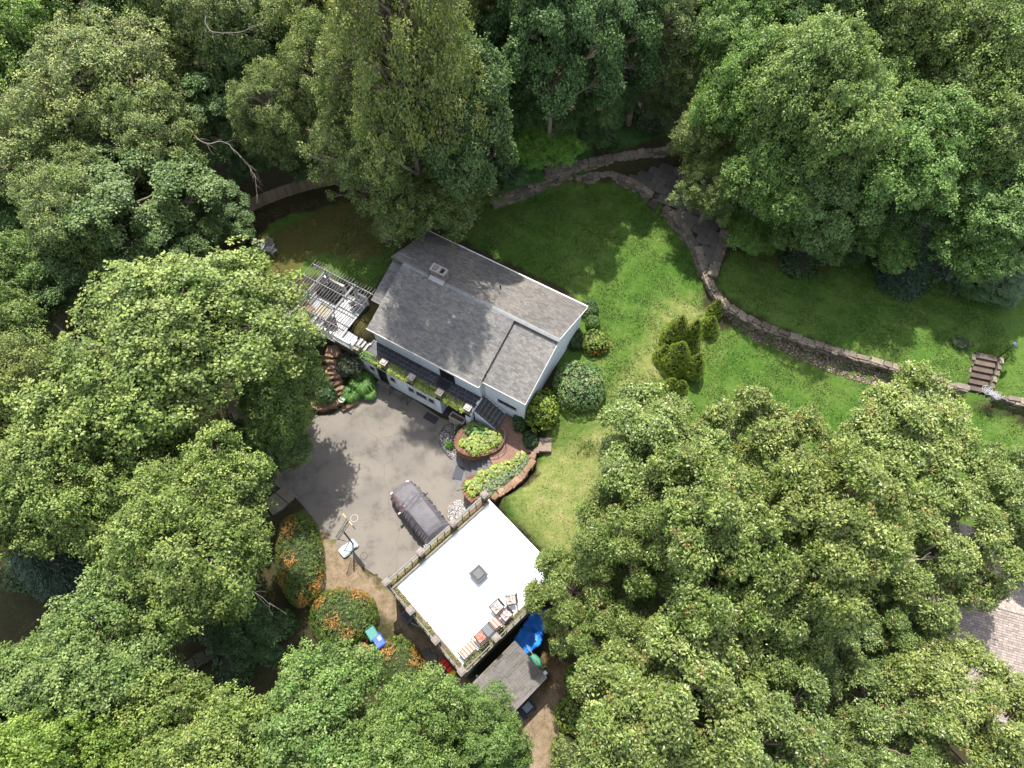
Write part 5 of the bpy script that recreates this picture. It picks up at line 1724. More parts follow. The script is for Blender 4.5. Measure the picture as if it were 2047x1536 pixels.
def tree_meshes(name, seed, kind):
    """crown + trunk for a tree of crown radius 6 whose crown centre is 9 m up"""
    r_ = np.random.default_rng(seed)
    q = dict(maple=dict(nl=84, gap=0.54, lr=(0.7, 1.5), sp=0.48, k=22, ln=0.168, wd=0.125, col=(0.078, 0.132, 0.026), zs=0.76, tip=(0.195, 0.242, 0.070)),
             oak=dict(nl=66, gap=0.70, lr=(0.7, 1.45), sp=0.48, k=21, ln=0.22, wd=0.105, col=(0.088, 0.140, 0.025), zs=0.74, tip=(0.215, 0.255, 0.074), nb=32, bs=2.25),
             forest=dict(nl=88, gap=0.54, lr=(0.65, 1.4), sp=0.50, k=19, ln=0.20, wd=0.145, col=(0.052, 0.102, 0.024), zs=1.05, tip=(0.125, 0.185, 0.056), nb=32, bs=2.3),
             wispy=dict(nl=115, gap=0.54, lr=(0.45, 1.2), sp=0.44, k=17, ln=0.16, wd=0.10, col=(0.080, 0.122, 0.026), zs=1.0, tip=(0.20, 0.23, 0.065)))[kind]
    zs = q['zs']
    n = q['nl']
    # lobes: shell of the crown with a few inside, uneven radii, open gaps
    lob = []
    tries = 0
    ph = r_.uniform(0, 6.283, 4)
    while len(lob) < n and tries < 6000:
        tries += 1
        d = unit(r_.normal(size=(1, 3)))[0]
        if d[2] < -0.5: continue
        rr = r_.uniform(0.35, 0.85) if r_.random() < 0.3 else r_.uniform(0.72, 1.0)
        az = math.atan2(d[1], d[0])
        ax = 1 + 0.16 * math.sin(2 * az + ph[0]) + 0.16 * math.sin(3 * az + ph[1]) + 0.12 * math.sin(5 * az + ph[2]) + 0.10 * math.sin(4 * d[2] + ph[3])
        c = d * rr * np.array([6 * ax, 6 * ax, 6 * zs]) * 0.80
        lr = r_.uniform(*q['lr'])
        if all(np.linalg.norm(c - a) > q['gap'] * (lr + b) for a, b in lob): lob.append((c, lr))
    if q.get('nb'):
        # boughs: rounded masses of lobes with open gaps between them
        lob, bgs, tries = [], [], 0
        bid = []
        while len(bgs) < q['nb'] and tries < 5000:
            tries += 1
            d = unit(r_.normal(size=(1, 3)))[0]
            if d[2] < -0.4: continue
            az = math.atan2(d[1], d[0])
            ax = 1 + 0.15 * math.sin(2 * az + ph[0]) + 0.15 * math.sin(3 * az + ph[1]) + 0.1 * math.sin(5 * az + ph[2])
            c = d * r_.uniform(0.62, 0.95) * np.array([6 * ax, 6 * ax, 6 * zs]) * 0.78
            if all(np.linalg.norm(c - b) > q['bs'] for b in bgs): bgs.append(c)
        for c in bgs:
            o = c / np.linalg.norm(c)
            br = q['bs'] * r_.uniform(0.42, 0.60)
            bid.append(len(lob))
            for _ in range(r_.integers(6, 10)):
                e = unit(r_.normal(size=(1, 3)))[0]
                if e @ (o * 0.6 + np.array([0, 0, 0.6])) < -0.1: e = -e
                lob.append((c + e * br * r_.uniform(0.45, 1.0) * np.array([1, 1, 0.7]), r_.uniform(0.5, 0.92)))
        fill = []
        for _ in range(16):          # shaded inner foliage
            d = unit(r_.normal(size=(1, 3)))[0]
            fill.append((d * r_.uniform(0.25, 0.55) * np.array([4.8, 4.8, 4.8 * zs]), r_.uniform(0.6, 1.0)))
        nfill = len(lob)
        lob += fill
    Cn, Nn, Co = [], [], []
    lobc = []
    for c, lr in lob:
        out = c / (np.linalg.norm(c) + 1e-6)
        m = int(4 * math.pi * lr * lr / (q['sp'] ** 2) * 0.78)
        d = unit(r_.normal(size=(m * 2, 3)))
        w = d @ out * 0.5 + d[:, 2] * 0.65
        d = d[w + r_.uniform(-0.45, 0.45, len(d)) > -0.15][:m]
        rad_ = lr * np.where(r_.random(len(d)) < 0.08, r_.uniform(1.2, 1.45, len(d)), r_.uniform(0.55, 1.22, len(d)))
        pos = c + d * rad_[:, None] * np.array([1, 1, 0.85])
        nn = unit(d * 0.55 + out * 0.2 + np.array([0, 0, 0.75]) + 0.25 * r_.normal(size=(len(d), 3)))
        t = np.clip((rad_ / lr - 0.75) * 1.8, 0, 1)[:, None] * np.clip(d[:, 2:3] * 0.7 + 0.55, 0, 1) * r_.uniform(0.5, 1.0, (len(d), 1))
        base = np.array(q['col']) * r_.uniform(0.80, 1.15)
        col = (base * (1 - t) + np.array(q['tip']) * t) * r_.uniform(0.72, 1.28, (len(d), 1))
        if kind == 'oak':
            pick = r_.random(len(d)) < 0.03
            col[pick] = np.array([0.19, 0.155, 0.05])
        Cn.append(pos)
        Nn.append(nn)
        Co.append(col)
        lobc.append(c)
    C0, N0, K0 = np.concatenate(Cn), np.concatenate(Nn), np.concatenate(Co)
    # every spray: leaves strewn over a small tilted disc
    k = q['k']
    C1, N1, K1 = np.repeat(C0, k, 0), np.repeat(N0, k, 0), np.repeat(K0, k, 0)
    m = len(C1)
    R = r_.normal(size=(m, 3))
    T = unit(R - (R * N1).sum(1, keepdims=True) * N1)
    rr = q['sp'] * 0.52 * np.sqrt(r_.random(m))[:, None]
    Pb = C1 + T * rr + N1 * r_.normal(0, 0.06, (m, 1)) - np.array([0, 0, 0.25]) * rr ** 2
    D = unit(T + 0.5 * r_.normal(size=(m, 3)))
    LN = unit(N1 * 1.0 + 0.42 * r_.normal(size=(m, 3)) + np.array([0, 0, 0.25]))
    LN = unit(LN - (LN * D).sum(1, keepdims=True) * D)
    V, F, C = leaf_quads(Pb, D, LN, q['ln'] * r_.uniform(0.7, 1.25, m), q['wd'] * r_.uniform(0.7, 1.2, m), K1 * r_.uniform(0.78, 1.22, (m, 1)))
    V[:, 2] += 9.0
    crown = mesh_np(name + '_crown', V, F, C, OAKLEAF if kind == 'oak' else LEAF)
    tb = MB()
    tw = 0.30
    bend = Vector((r_.uniform(-0.5, 0.5), r_.uniform(-0.5, 0.5), 0))
    tr = [Vector((0, 0, -0.4)), Vector((0.05, 0.02, 1.0)), bend * 0.4 + Vector((0, 0, 4.0)), bend + Vector((0, 0, 7.5)), bend * 1.4 + Vector((0, 0, 11.0))]
    tb.tube(tr, [tw * 1.5, tw * 1.05, tw * 0.85, tw * 0.6, tw * 0.25], 9)
    if q.get('nb'):
        bid.append(nfill)
        for b, c in enumerate(bgs):
            e = Vector(c) * 0.86 + Vector((0, 0, 8.6))
            h = max(3.2, min(10.0, e.z - 0.6 * math.hypot(e.x, e.y) - 0.4))
            f = min(max((h - 1.0) / 10.0, 0), 1)
            s = bend * (f * 1.3) + Vector((0, 0, h))
            m1 = s.lerp(e, 0.35) + Vector((r_.uniform(-.4, .4), r_.uniform(-.4, .4), 0.3))
            m2 = s.lerp(e, 0.7) + Vector((r_.uniform(-.4, .4), r_.uniform(-.4, .4), 0.3))
            tb.tube([s, m1, m2, e], [0.13, 0.10, 0.07, 0.045], 5, cap=False)
            for i in range(bid[b], bid[b + 1]):
                g = Vector(lob[i][0]) + Vector((0, 0, 9.0))
                k1 = m2.lerp(g, 0.55) + Vector((r_.uniform(-.15, .15), r_.uniform(-.15, .15), 0.1))
                tb.tube([m2.lerp(e, r_.uniform(0.2, 0.9)), k1, g], [0.035, 0.025, 0.008], 4, cap=False)
    for i, c in enumerate([] if q.get('nb') else lobc):
        e = Vector(c) + Vector((0, 0, 9.0))
        h = max(3.2, min(10.0, e.z - 0.55 * math.hypot(e.x, e.y) - 0.4))
        f = min(max((h - 1.0) / 10.0, 0), 1)
        s = bend * (f * 1.3) + Vector((0, 0, h))
        m1 = s.lerp(e, 0.4) + Vector((r_.uniform(-.3, .3), r_.uniform(-.3, .3), 0.25))
        m2 = s.lerp(e, 0.75) + Vector((r_.uniform(-.3, .3), r_.uniform(-.3, .3), 0.25))
        tb.tube([s, m1, m2, e], [0.12, 0.085, 0.05, 0.02], 5, cap=False)
        for _ in range(2):
            g = e + Vector(unit(r_.normal(size=(1, 3)))[0]) * lob[i][1] * 0.95
            tb.tube([m2, e.lerp(g, 0.5), g], [0.035, 0.022, 0.008], 4, cap=False)
    trunk = tb.mesh(name + '_trunk', BARK, True)
    return crown, trunk


KIT = {}
for nm, kd, seeds in (('maple', 'maple', (11, 12, 13)), ('oak', 'oak', (21, 22, 23)), ('forest', 'forest', (31, 32)), ('wispy', 'wispy', (41, 42))):
    KIT[nm] = [tree_meshes(nm + '_%d' % s, s, kd) for s in seeds]

TREE_N = [0]


def tree(px, py, zc, R, kind, v, tint, label, name=None, sx=1.0, sy=1.0, rot=None, lean=None, zscale=None):
    """crown centre seen at (px, py), zc metres up; R crown radius"""
    x, y = P(px, py, zc)
    g = ground_z(x, y)
    cr, tk = KIT[kind][v % len(KIT[kind])]
    TREE_N[0] += 1
    rz = rot if rot is not None else (TREE_N[0] * 2.399) % 6.283
    e = empty(name or (kind + '_tree' if kind in ('maple', 'oak') else 'broadleaf_tree'), (x, y, g), rz, label, 'tree', {'maple': 'maples round the driveway', 'oak': 'oaks beside the garage'}.get(kind, 'woodland trees behind the house'))
    k = R / 7.2
    kz = (zc - g) / 9.0
    e.scale = (k * sx, k * sy, zscale or kz)
    c = place('crown', cr, e)
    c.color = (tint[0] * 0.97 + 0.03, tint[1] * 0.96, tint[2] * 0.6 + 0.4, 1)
    place('trunk', tk, e)
    return e

B1, B2, B3 = (1.12, 1.1, 1.0), (1.0, 1.0, 1.0), (0.82, 0.86, 0.85)
# left side maples
tree(368, 695, 10.0, 7.9, 'maple', 0, (1.15, 1.12, 0.95), 'largest bright green maple left of the driveway, reaching the deck', sx=1.08, sy=0.95, rot=0.4)
tree(390, 1065, 9.0, 5.2, 'maple', 1, (1.18, 1.15, 1.0), 'pale green maple just left of the orange flecked hedges')
tree(125, 960, 8.0, 5.4, 'maple', 2, (1.12, 1.1, 0.95), 'maple at the left edge above the shaded lane')
tree(45, 800, 8.5, 5.1, 'wispy', 0, (1.05, 1.05, 0.8), 'olive tinted tree at the left edge beside the largest maple')
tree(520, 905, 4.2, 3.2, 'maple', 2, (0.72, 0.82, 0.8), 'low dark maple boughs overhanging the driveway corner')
tree(255, 905, 7.0, 4.8, 'maple', 1, (1.0, 1.05, 0.9), 'maple filling the gap between the largest maple and its paler neighbour')
tree(200, 1360, 8.0, 5.2, 'maple', 0, (0.95, 1.02, 1.05), 'rounded grey green maple in the lower left corner area')
tree(40, 1460, 8.5, 5.3, 'maple', 1, (0.95, 1.03, 0.95), 'maple cut by the bottom left corner of the view')
tree(610, 1485, 7.5, 4.9, 'maple', 2, (0.92, 1.05, 0.95), 'broad maple at the bottom below the orange flecked hedges')
tree(420, 1530, 8.5, 4.6, 'maple', 0, (1.15, 1.12, 0.95), 'yellow green maple cut by the bottom edge')
tree(965, 1495, 6.0, 3.0, 'maple', 1, (0.85, 1.0, 0.9), 'mid green maple at the bottom edge beside the shed')
tree(800, 1500, 7.5, 3.8, 'maple', 0, (0.95, 1.05, 0.9), 'maple at the bottom edge between the broad one and the shed')
tree(90, 1560, 10, 3.9, 'maple', 2, (1.2, 1.28, 0.8), 'vivid yellow green treetop in the bottom left corner')
# woodland, upper left
tree(265, 415, 8.5, 6.4, 'forest', 0, (1.15, 1.1, 1.05), 'mid green tree behind the largest maple')
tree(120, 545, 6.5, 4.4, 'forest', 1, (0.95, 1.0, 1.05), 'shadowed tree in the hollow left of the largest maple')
tree(20, 560, 7.5, 3.9, 'maple', 0, (0.95, 1.08, 1.0), 'fresh green tree at the left edge halfway up')
tree(235, 170, 11, 7.1, 'wispy', 0, (1.15, 1.12, 1.2), 'large silvery olive tree in the upper left wood')
tree(60, 320, 9.5, 6.0, 'wispy', 1, (1.05, 1.1, 1.05), 'silvery tree at the left edge of the upper wood')
tree(20, 90, 12, 5.8, 'maple', 2, (1.05, 1.2, 0.8), 'bright green tree in the top left corner')
tree(440, 60, 12, 5.8, 'wispy', 1, (1.0, 1.02, 1.1), 'thin greyish tree at the top left of centre with bare twigs')
tree(555, 235, 9.5, 4.1, 'wispy', 0, (1.05, 1.1, 1.15), 'rounded silvery tree with bare branch above the board fence')
tree(420, 230, 8.5, 4.6, 'forest', 1, (0.95, 1.0, 1.0), 'dark tree between the silvery trees of the upper left wood')
tree(430, 430, 5.5, 3.4, 'forest', 0, (1.0, 1.05, 1.0), 'low bushy tree at the left end of the board fence')
tree(350, 520, 6.5, 3.9, 'forest', 1, (1.05, 1.05, 1.0), 'tree squeezed behind the peak of the largest maple')
tree(610, 320, 5.0, 2.3, 'forest', 1, (0.9, 1.0, 1.0), 'slim dark tree right behind the middle of the board fence')
tree(330, 20, 12, 5.1, 'maple', 1, (0.95, 1.0, 0.9), 'tree crown cut by the top edge, upper left')
tree(945, 372, 5.0, 2.7, 'wispy', 1, (0.8, 0.92, 0.85), 'low grey green boughs above the rear eave of the house')
tree(560, 800, 6.0, 3.3, 'maple', 1, (0.95, 1.05, 0.9), 'maple boughs between largest maple and the rockery')
# centre back
tree(800, 130, 17.5, 5.9, 'wispy', 1, (1.12, 1.08, 0.95), 'tall olive tree at the top centre behind the house')
tree(670, 50, 12, 5.3, 'wispy', 0, (1.1, 1.08, 0.8), 'yellowish olive tree at the top left of the tall centre tree')
tree(840, 388, 7.0, 5.5, 'wispy', 0, (0.88, 0.95, 0.95), 'grey green tree leaning over the rear corner of the house roof', sx=1.1)
tree(735, 330, 10, 4.7, 'wispy', 1, (0.92, 0.98, 0.85), 'olive tree left of the roof behind the muddy lawn')
tree(925, 250, 12, 4.8, 'forest', 0, (0.95, 0.98, 1.0), 'dark tree standing behind the grey green tree at the roof')
tree(770, 215, 13, 5.3, 'wispy', 0, (1.0, 1.02, 0.85), 'middle olive tree between the tall centre tree and the house')
tree(1110, 95, 14.3, 4.9, 'forest', 1, (0.85, 0.98, 0.95), 'deep green tree with drooping boughs, top centre right')
tree(1060, 20, 15, 5.3, 'forest', 0, (0.78, 0.92, 0.9), 'dark treetop cut by the top edge near the centre')
tree(1180, 200, 8, 3.4, 'forest', 0, (0.92, 1.05, 0.95), 'narrow green tree at the left of the ivy gap')
tree(1078, 288, 6.4, 3.3, 'maple', 1, (1.0, 1.45, 0.7), 'small vivid green tree over the stone wall of the back lawn', name='small_tree')
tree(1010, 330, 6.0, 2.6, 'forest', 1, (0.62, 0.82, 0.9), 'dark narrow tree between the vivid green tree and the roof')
tree(1290, 70, 12, 4.8, 'wispy', 1, (0.85, 0.95, 1.05), 'sparse grey green tree at the top right of centre')
tree(1300, 150, 5.5, 3.0, 'forest', 1, (0.8, 0.95, 0.95), 'low shaded tree above the ivy bank')
tree(1005, 215, 7.5, 3.6, 'forest', 0, (0.85, 0.95, 1.0), 'dark understory tree left of the vivid green tree')
tree(1090, 205, 8.0, 3.6, 'forest', 1, (0.88, 1.0, 0.95), 'understory tree above the vivid green tree')
tree(1160, 265, 5.8, 2.6, 'forest', 0, (0.85, 0.98, 0.95), 'leafy understory tree right of the vivid green tree')
tree(1245, 150, 8.0, 3.4, 'forest', 1, (0.8, 0.92, 0.95), 'shaded understory tree in the gap at the wood edge')
tree(1330, 200, 6.5, 2.6, 'wispy', 0, (0.75, 0.88, 0.9), 'dim twiggy tree at the right side of the wood gap')
tree(900, 150, 10, 3.8, 'forest', 0, (0.85, 0.95, 0.95), 'shadowed tree right behind the tall centre tree')
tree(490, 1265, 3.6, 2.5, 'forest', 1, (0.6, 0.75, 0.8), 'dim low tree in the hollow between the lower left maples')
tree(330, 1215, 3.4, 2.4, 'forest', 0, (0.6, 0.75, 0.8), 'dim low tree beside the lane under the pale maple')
tree(500, 320, 5.2, 2.3, 'forest', 1, (0.8, 0.92, 0.95), 'dark low tree behind the long bare branch')
# right wood
tree(1420, 265, 8.5, 3.9, 'wispy', 0, (1.05, 1.08, 0.95), 'olive tree overhanging the flagstone terrace')
tree(1505, 180, 12, 4.6, 'maple', 2, (0.88, 1.1, 0.7), 'vivid yellow green tree in the right wood')
tree(1630, 200, 14, 5.6, 'maple', 0, (1.0, 1.08, 0.95), 'large pale flecked tree in the middle of the right wood')
tree(1780, 80, 14, 6.0, 'wispy', 1, (1.0, 1.12, 0.95), 'tall feathery tree with pale trunk, top right')
tree(1400, 60, 11, 5.1, 'wispy', 0, (0.95, 1.05, 1.0), 'grey green tree at the top edge right of the gap')
tree(1560, 40, 12, 4.8, 'forest', 1, (0.95, 1.05, 1.0), 'dark tree cut by the top edge in the right wood')
tree(1545, 345, 10, 4.3, 'maple', 1, (0.85, 1.05, 0.75), 'green tree behind the terrace with yellow shoots')
tree(1525, 445, 4.6, 2.9, 'maple', 0, (0.78, 1.0, 0.65), 'low bright green tree at the edge of the upper side lawn')
tree(1670, 385, 9.5, 4.7, 'forest', 0, (1.1, 1.12, 1.05), 'grey green tree over the upper side lawn')
tree(1840, 290, 12, 5.6, 'maple', 2, (0.85, 1.08, 0.8), 'broad fresh green tree in the right wood')
tree(1965, 140, 14, 6.2, 'wispy', 0, (0.98, 1.12, 0.9), 'tall green tree with leaning trunk in the top right corner')
tree(2010, 380, 10, 5.2, 'maple', 0, (0.8, 1.02, 0.8), 'green tree at the right edge above the blue spruce')
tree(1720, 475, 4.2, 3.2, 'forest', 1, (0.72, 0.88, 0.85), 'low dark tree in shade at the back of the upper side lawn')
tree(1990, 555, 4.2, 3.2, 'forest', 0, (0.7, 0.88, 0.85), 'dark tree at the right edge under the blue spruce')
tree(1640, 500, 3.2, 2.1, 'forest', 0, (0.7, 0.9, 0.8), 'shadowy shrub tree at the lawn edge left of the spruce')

# farther rows of the wood along the top edge
for i, (x, y, z, R, kd, v, tn, lb) in enumerate(((150, 20, 12, 4.6, 'forest', 0, (0.95, 1.0, 0.95), 'dark tree behind the silvery olive tree, top left'), (560, 20, 12, 4.4, 'forest', 1, (0.9, 1.0, 0.95), 'dark tree between bare twigs and yellowish olive tree'),
                                               (900, 30, 14, 4.8, 'wispy', 0, (0.98, 1.0, 0.85), 'olive treetop right of the tall centre tree'), (1200, 60, 13, 4.2, 'forest', 1, (0.85, 0.98, 0.95), 'green tree between the drooping tree and the sparse grey one'),
                                               (980, 110, 11, 3.6, 'forest', 0, (0.8, 0.92, 0.95), 'shadowed tree left of the drooping tree'), (1480, 40, 13, 4.2, 'maple', 0, (0.85, 1.05, 0.8), 'green tree at the top edge above the vivid yellow green one'),
                                               (1680, 30, 14, 4.4, 'forest', 0, (1.0, 1.08, 1.0), 'green treetop left of the feathery tree'), (1900, 20, 14, 4.6, 'maple', 1, (0.85, 1.08, 0.85), 'green treetop cut by the top edge near the right corner'),
                                               (300, 290, 9.5, 4.4, 'wispy', 1, (1.0, 1.05, 1.05), 'silvery tree in the middle of the upper left wood'), (150, 420, 9.0, 4.4, 'wispy', 0, (1.0, 1.06, 1.0), 'pale flecked tree left of the mid green tree'),
                                               (650, 170, 11, 4.0, 'wispy', 1, (1.02, 1.05, 0.85), 'olive tree left of the middle olive tree'), (500, 130, 10, 4.0, 'forest', 1, (0.88, 0.95, 0.95), 'dark tree behind the rounded silvery tree'),
                                               (1740, 220, 12, 4.4, 'maple', 1, (0.92, 1.06, 0.85), 'green tree between the pale flecked tree and the broad fresh one'), (1930, 260, 12, 4.4, 'wispy', 1, (0.95, 1.1, 0.9), 'green tree with leaning stems near the right edge'),
                                               (1380, 170, 9, 3.2, 'wispy', 1, (0.85, 0.95, 0.95), 'thin tree with bare twigs beside the dark gap'), (1600, 430, 6.5, 2.8, 'maple', 2, (0.8, 1.0, 0.75), 'low green tree between lawn edge and grey green tree'),
                                               (1800, 420, 7.5, 3.2, 'forest', 1, (0.85, 0.98, 0.9), 'dark green tree just left of the blue spruce top'), (-40, 450, 8, 4.0, 'forest', 0, (0.95, 1.05, 1.0), 'dark tree cut by the left edge, upper half'),
                                               (-60, 700, 8, 4.0, 'maple', 1, (1.0, 1.05, 0.9), 'tree mostly beyond the left edge beside the olive one'), (-70, 1010, 8, 4.2, 'maple', 0, (0.95, 1.05, 0.9), 'maple mostly beyond the left edge above the lane'),
                                               (1000, -70, 14, 5.0, 'forest', 1, (0.85, 0.98, 0.95), 'treetop beyond the top edge, centre'), (700, -70, 14, 5.0, 'wispy', 1, (1.0, 1.0, 0.9), 'treetop beyond the top edge, left of centre'),
                                               (350, -70, 13, 5.0, 'forest', 0, (0.95, 1.0, 0.95), 'treetop beyond the top edge, left'), (60, -60, 13, 5.0, 'maple', 2, (1.0, 1.1, 0.85), 'treetop beyond the top left corner'),
                                               (1300, -60, 14, 5.0, 'forest', 0, (0.9, 1.0, 0.95), 'treetop beyond the top edge, right of centre'), (1600, -70, 14, 5.0, 'wispy', 0, (0.95, 1.05, 0.95), 'treetop beyond the top edge, right'),
                                               (1900, -60, 14, 5.0, 'maple', 2, (0.9, 1.05, 0.85), 'treetop beyond the top right corner'), (2120, 250, 12, 5.0, 'forest', 1, (0.9, 1.05, 0.95), 'tree beyond the right edge, upper wood'))):
    tree(x, y, z, R * 1.15, kd, v, tn, lb)
tree(1425, 372, 7.0, 3.4, 'wispy', 1, (1.0, 1.08, 0.9), 'olive bough crown hanging over the right part of the flagstone terrace')
tree(1500, 440, 5.2, 3.2, 'maple', 1, (0.85, 1.1, 0.7), 'fresh green low tree where terrace and upper side lawn meet')
tree(1630, 445, 6.2, 3.7, 'forest', 0, (1.05, 1.1, 1.0), 'green tree overhanging the far edge of the upper side lawn')
tree(1765, 455, 6.2, 3.7, 'maple', 2, (0.8, 1.05, 0.75), 'green tree left of the blue spruce over the lawn edge')
tree(1965, 480, 7.5, 4.4, 'maple', 0, (0.8, 1.05, 0.8), 'green tree right of the blue spruce at the frame edge')
tree(1700, 330, 10, 4.0, 'forest', 1, (1.0, 1.1, 1.0), 'mid green tree in the heart of the right wood')
tree(1450, 180, 10, 3.6, 'wispy', 0, (0.95, 1.05, 0.9), 'olive tree between terrace tree and vivid yellow green tree')
# oaks, right
tree(1325, 935, 9.5, 5.3, 'oak', 0, (1.0, 1.05, 1.0), 'oak overhanging the side lawn beside the clipped conifers', rot=0.3)
tree(1540, 930, 10.5, 4.7, 'oak', 1, (1.08, 1.05, 0.95), 'oak in the middle of the row facing the lower side lawn')
tree(1790, 905, 9.5, 5.6, 'oak', 2, (1.12, 1.12, 1.0), 'brightest oak reaching over the long stone wall at right')
tree(1152, 1180, 6.6, 3.5, 'oak', 1, (1.0, 1.02, 0.9), 'oak limb crown hanging over the white garage roof')
tree(1260, 1080, 9.5, 3.8, 'oak', 2, (1.0, 1.04, 0.92), 'oak crown between the garage side lawn and the tall central oak')
tree(1420, 1090, 12, 5.0, 'oak', 2, (1.0, 1.03, 0.95), 'tall central oak of the grove right of the garage')
tree(1650, 1060, 12, 5.0, 'oak', 0, (1.08, 1.05, 0.95), 'tall oak with open limbs above the neighbouring roof')
tree(1870, 1100, 8.5, 4.9, 'oak', 1, (1.05, 1.05, 0.9), 'spreading oak between neighbouring roof and the brightest oak')
tree(2045, 1010, 8.5, 4.2, 'oak', 0, (0.95, 1.0, 0.9), 'oak at the right edge above the neighbouring roof')
tree(1345, 1385, 10, 5.2, 'oak', 0, (1.02, 1.02, 0.95), 'big oak at the bottom right of the shed', rot=2.0)
tree(1250, 1500, 9.0, 3.8, 'oak', 2, (0.98, 1.02, 0.95), 'oak at the bottom edge beside the yellow shrubs')
tree(1520, 1470, 8.5, 4.6, 'oak', 1, (0.88, 0.95, 0.9), 'shaded oak at the bottom edge right of the big one')
tree(1700, 1290, 6.0, 4.0, 'oak', 2, (0.82, 0.92, 0.9), 'low dark oak in the shadow below the neighbouring roof')
tree(1930, 1445, 8.0, 4.7, 'oak', 0, (1.05, 1.02, 0.85), 'oak cut by the bottom right corner')
tree(1740, 1470, 7.5, 4.0, 'oak', 1, (0.9, 0.96, 0.88), 'oak at the bottom edge between the two corner oaks')
tree(1240, 1280, 7.0, 3.0, 'oak', 2, (0.95, 1.0, 0.9), 'low oak boughs between garage oak and the big bottom oak')
tree(1800, 1250, 7.0, 3.0, 'oak', 1, (0.85, 0.95, 0.9), 'oak boughs in front of the neighbouring roof')
tree(1560, 1190, 9.5, 4.0, 'oak', 0, (0.95, 1.0, 0.9), 'oak between the two tall ones of the grove')
tree(1490, 1250, 8.5, 3.8, 'oak', 1, (0.95, 1.0, 0.9), 'oak crown filling the middle of the grove')

# dead limbs seen among the crowns
def dead_branch(pts, label, r0=0.06, seed=1):
    r_ = random.Random(seed)
    pts = catmull([P3(*p) for p in pts], 5)
    o = pts[0]
    mb = MB()
    L = [p - o for p in pts]
    n = len(L)
    mb.tube([p + Vector((r_.uniform(-.05, .05), r_.uniform(-.05, .05), 0)) for p in L], [r0 * (1 - 0.8 * i / n) for i in range(n)], 6)
    for i in range(4, n, 2):
        d = (L[i] - L[i - 2]).normalized()
        for _ in range(2):
            s = Vector((r_.uniform(-1, 1), r_.uniform(-1, 1), r_.uniform(-0.4, 0.5)))
            a = L[i]
            ln = r_.uniform(0.4, 1.1)
            b = a + (d + s * 0.8).normalized() * ln * 0.5
            c = b + (d + s * 0.5 + Vector((0, 0, -0.2))).normalized() * ln * 0.5
            mb.tube([a, b, c], [r0 * 0.3, r0 * 0.2, 0.006], 4, cap=False)
    e = mb.build('dead_branch', DEADWOOD, None, o)
    tag(e, label, 'branch')


dead_branch([(368, 240, 10.5), (405, 285, 10), (450, 285, 9.6), (485, 320, 9), (508, 350, 8.4), (514, 395, 7.6)], 'long bare pale branch hanging over the board fence', 0.04, 3)
dead_branch([(275, 128, 13.5), (300, 165, 13), (320, 178, 12.6), (320, 205, 12.2)], 'bare crooked branch in the silvery olive tree', 0.045, 4)
dead_branch([(410, 20, 15.5), (418, 60, 15), (470, 65, 15), (520, 50, 15)], 'bare grey twigs at the top left of centre', 0.03, 5)
dead_branch([(412, 1118, 11.5), (440, 1145, 11), (480, 1165, 10), (548, 1212, 9)], 'thin pale branch sticking out of the maple beside the hedges', 0.022, 6)
dead_branch([(1700, 1125, 14.5), (1740, 1130, 14.5), (1790, 1122, 14.2), (1850, 1118, 14)], 'dark bare limb of the open oak above the neighbouring roof', 0.035, 7)
dead_branch([(1850, 40, 15.8), (1810, 90, 14.5), (1790, 130, 13.5)], 'pale leaning trunk showing through the feathery tree', 0.09, 8)

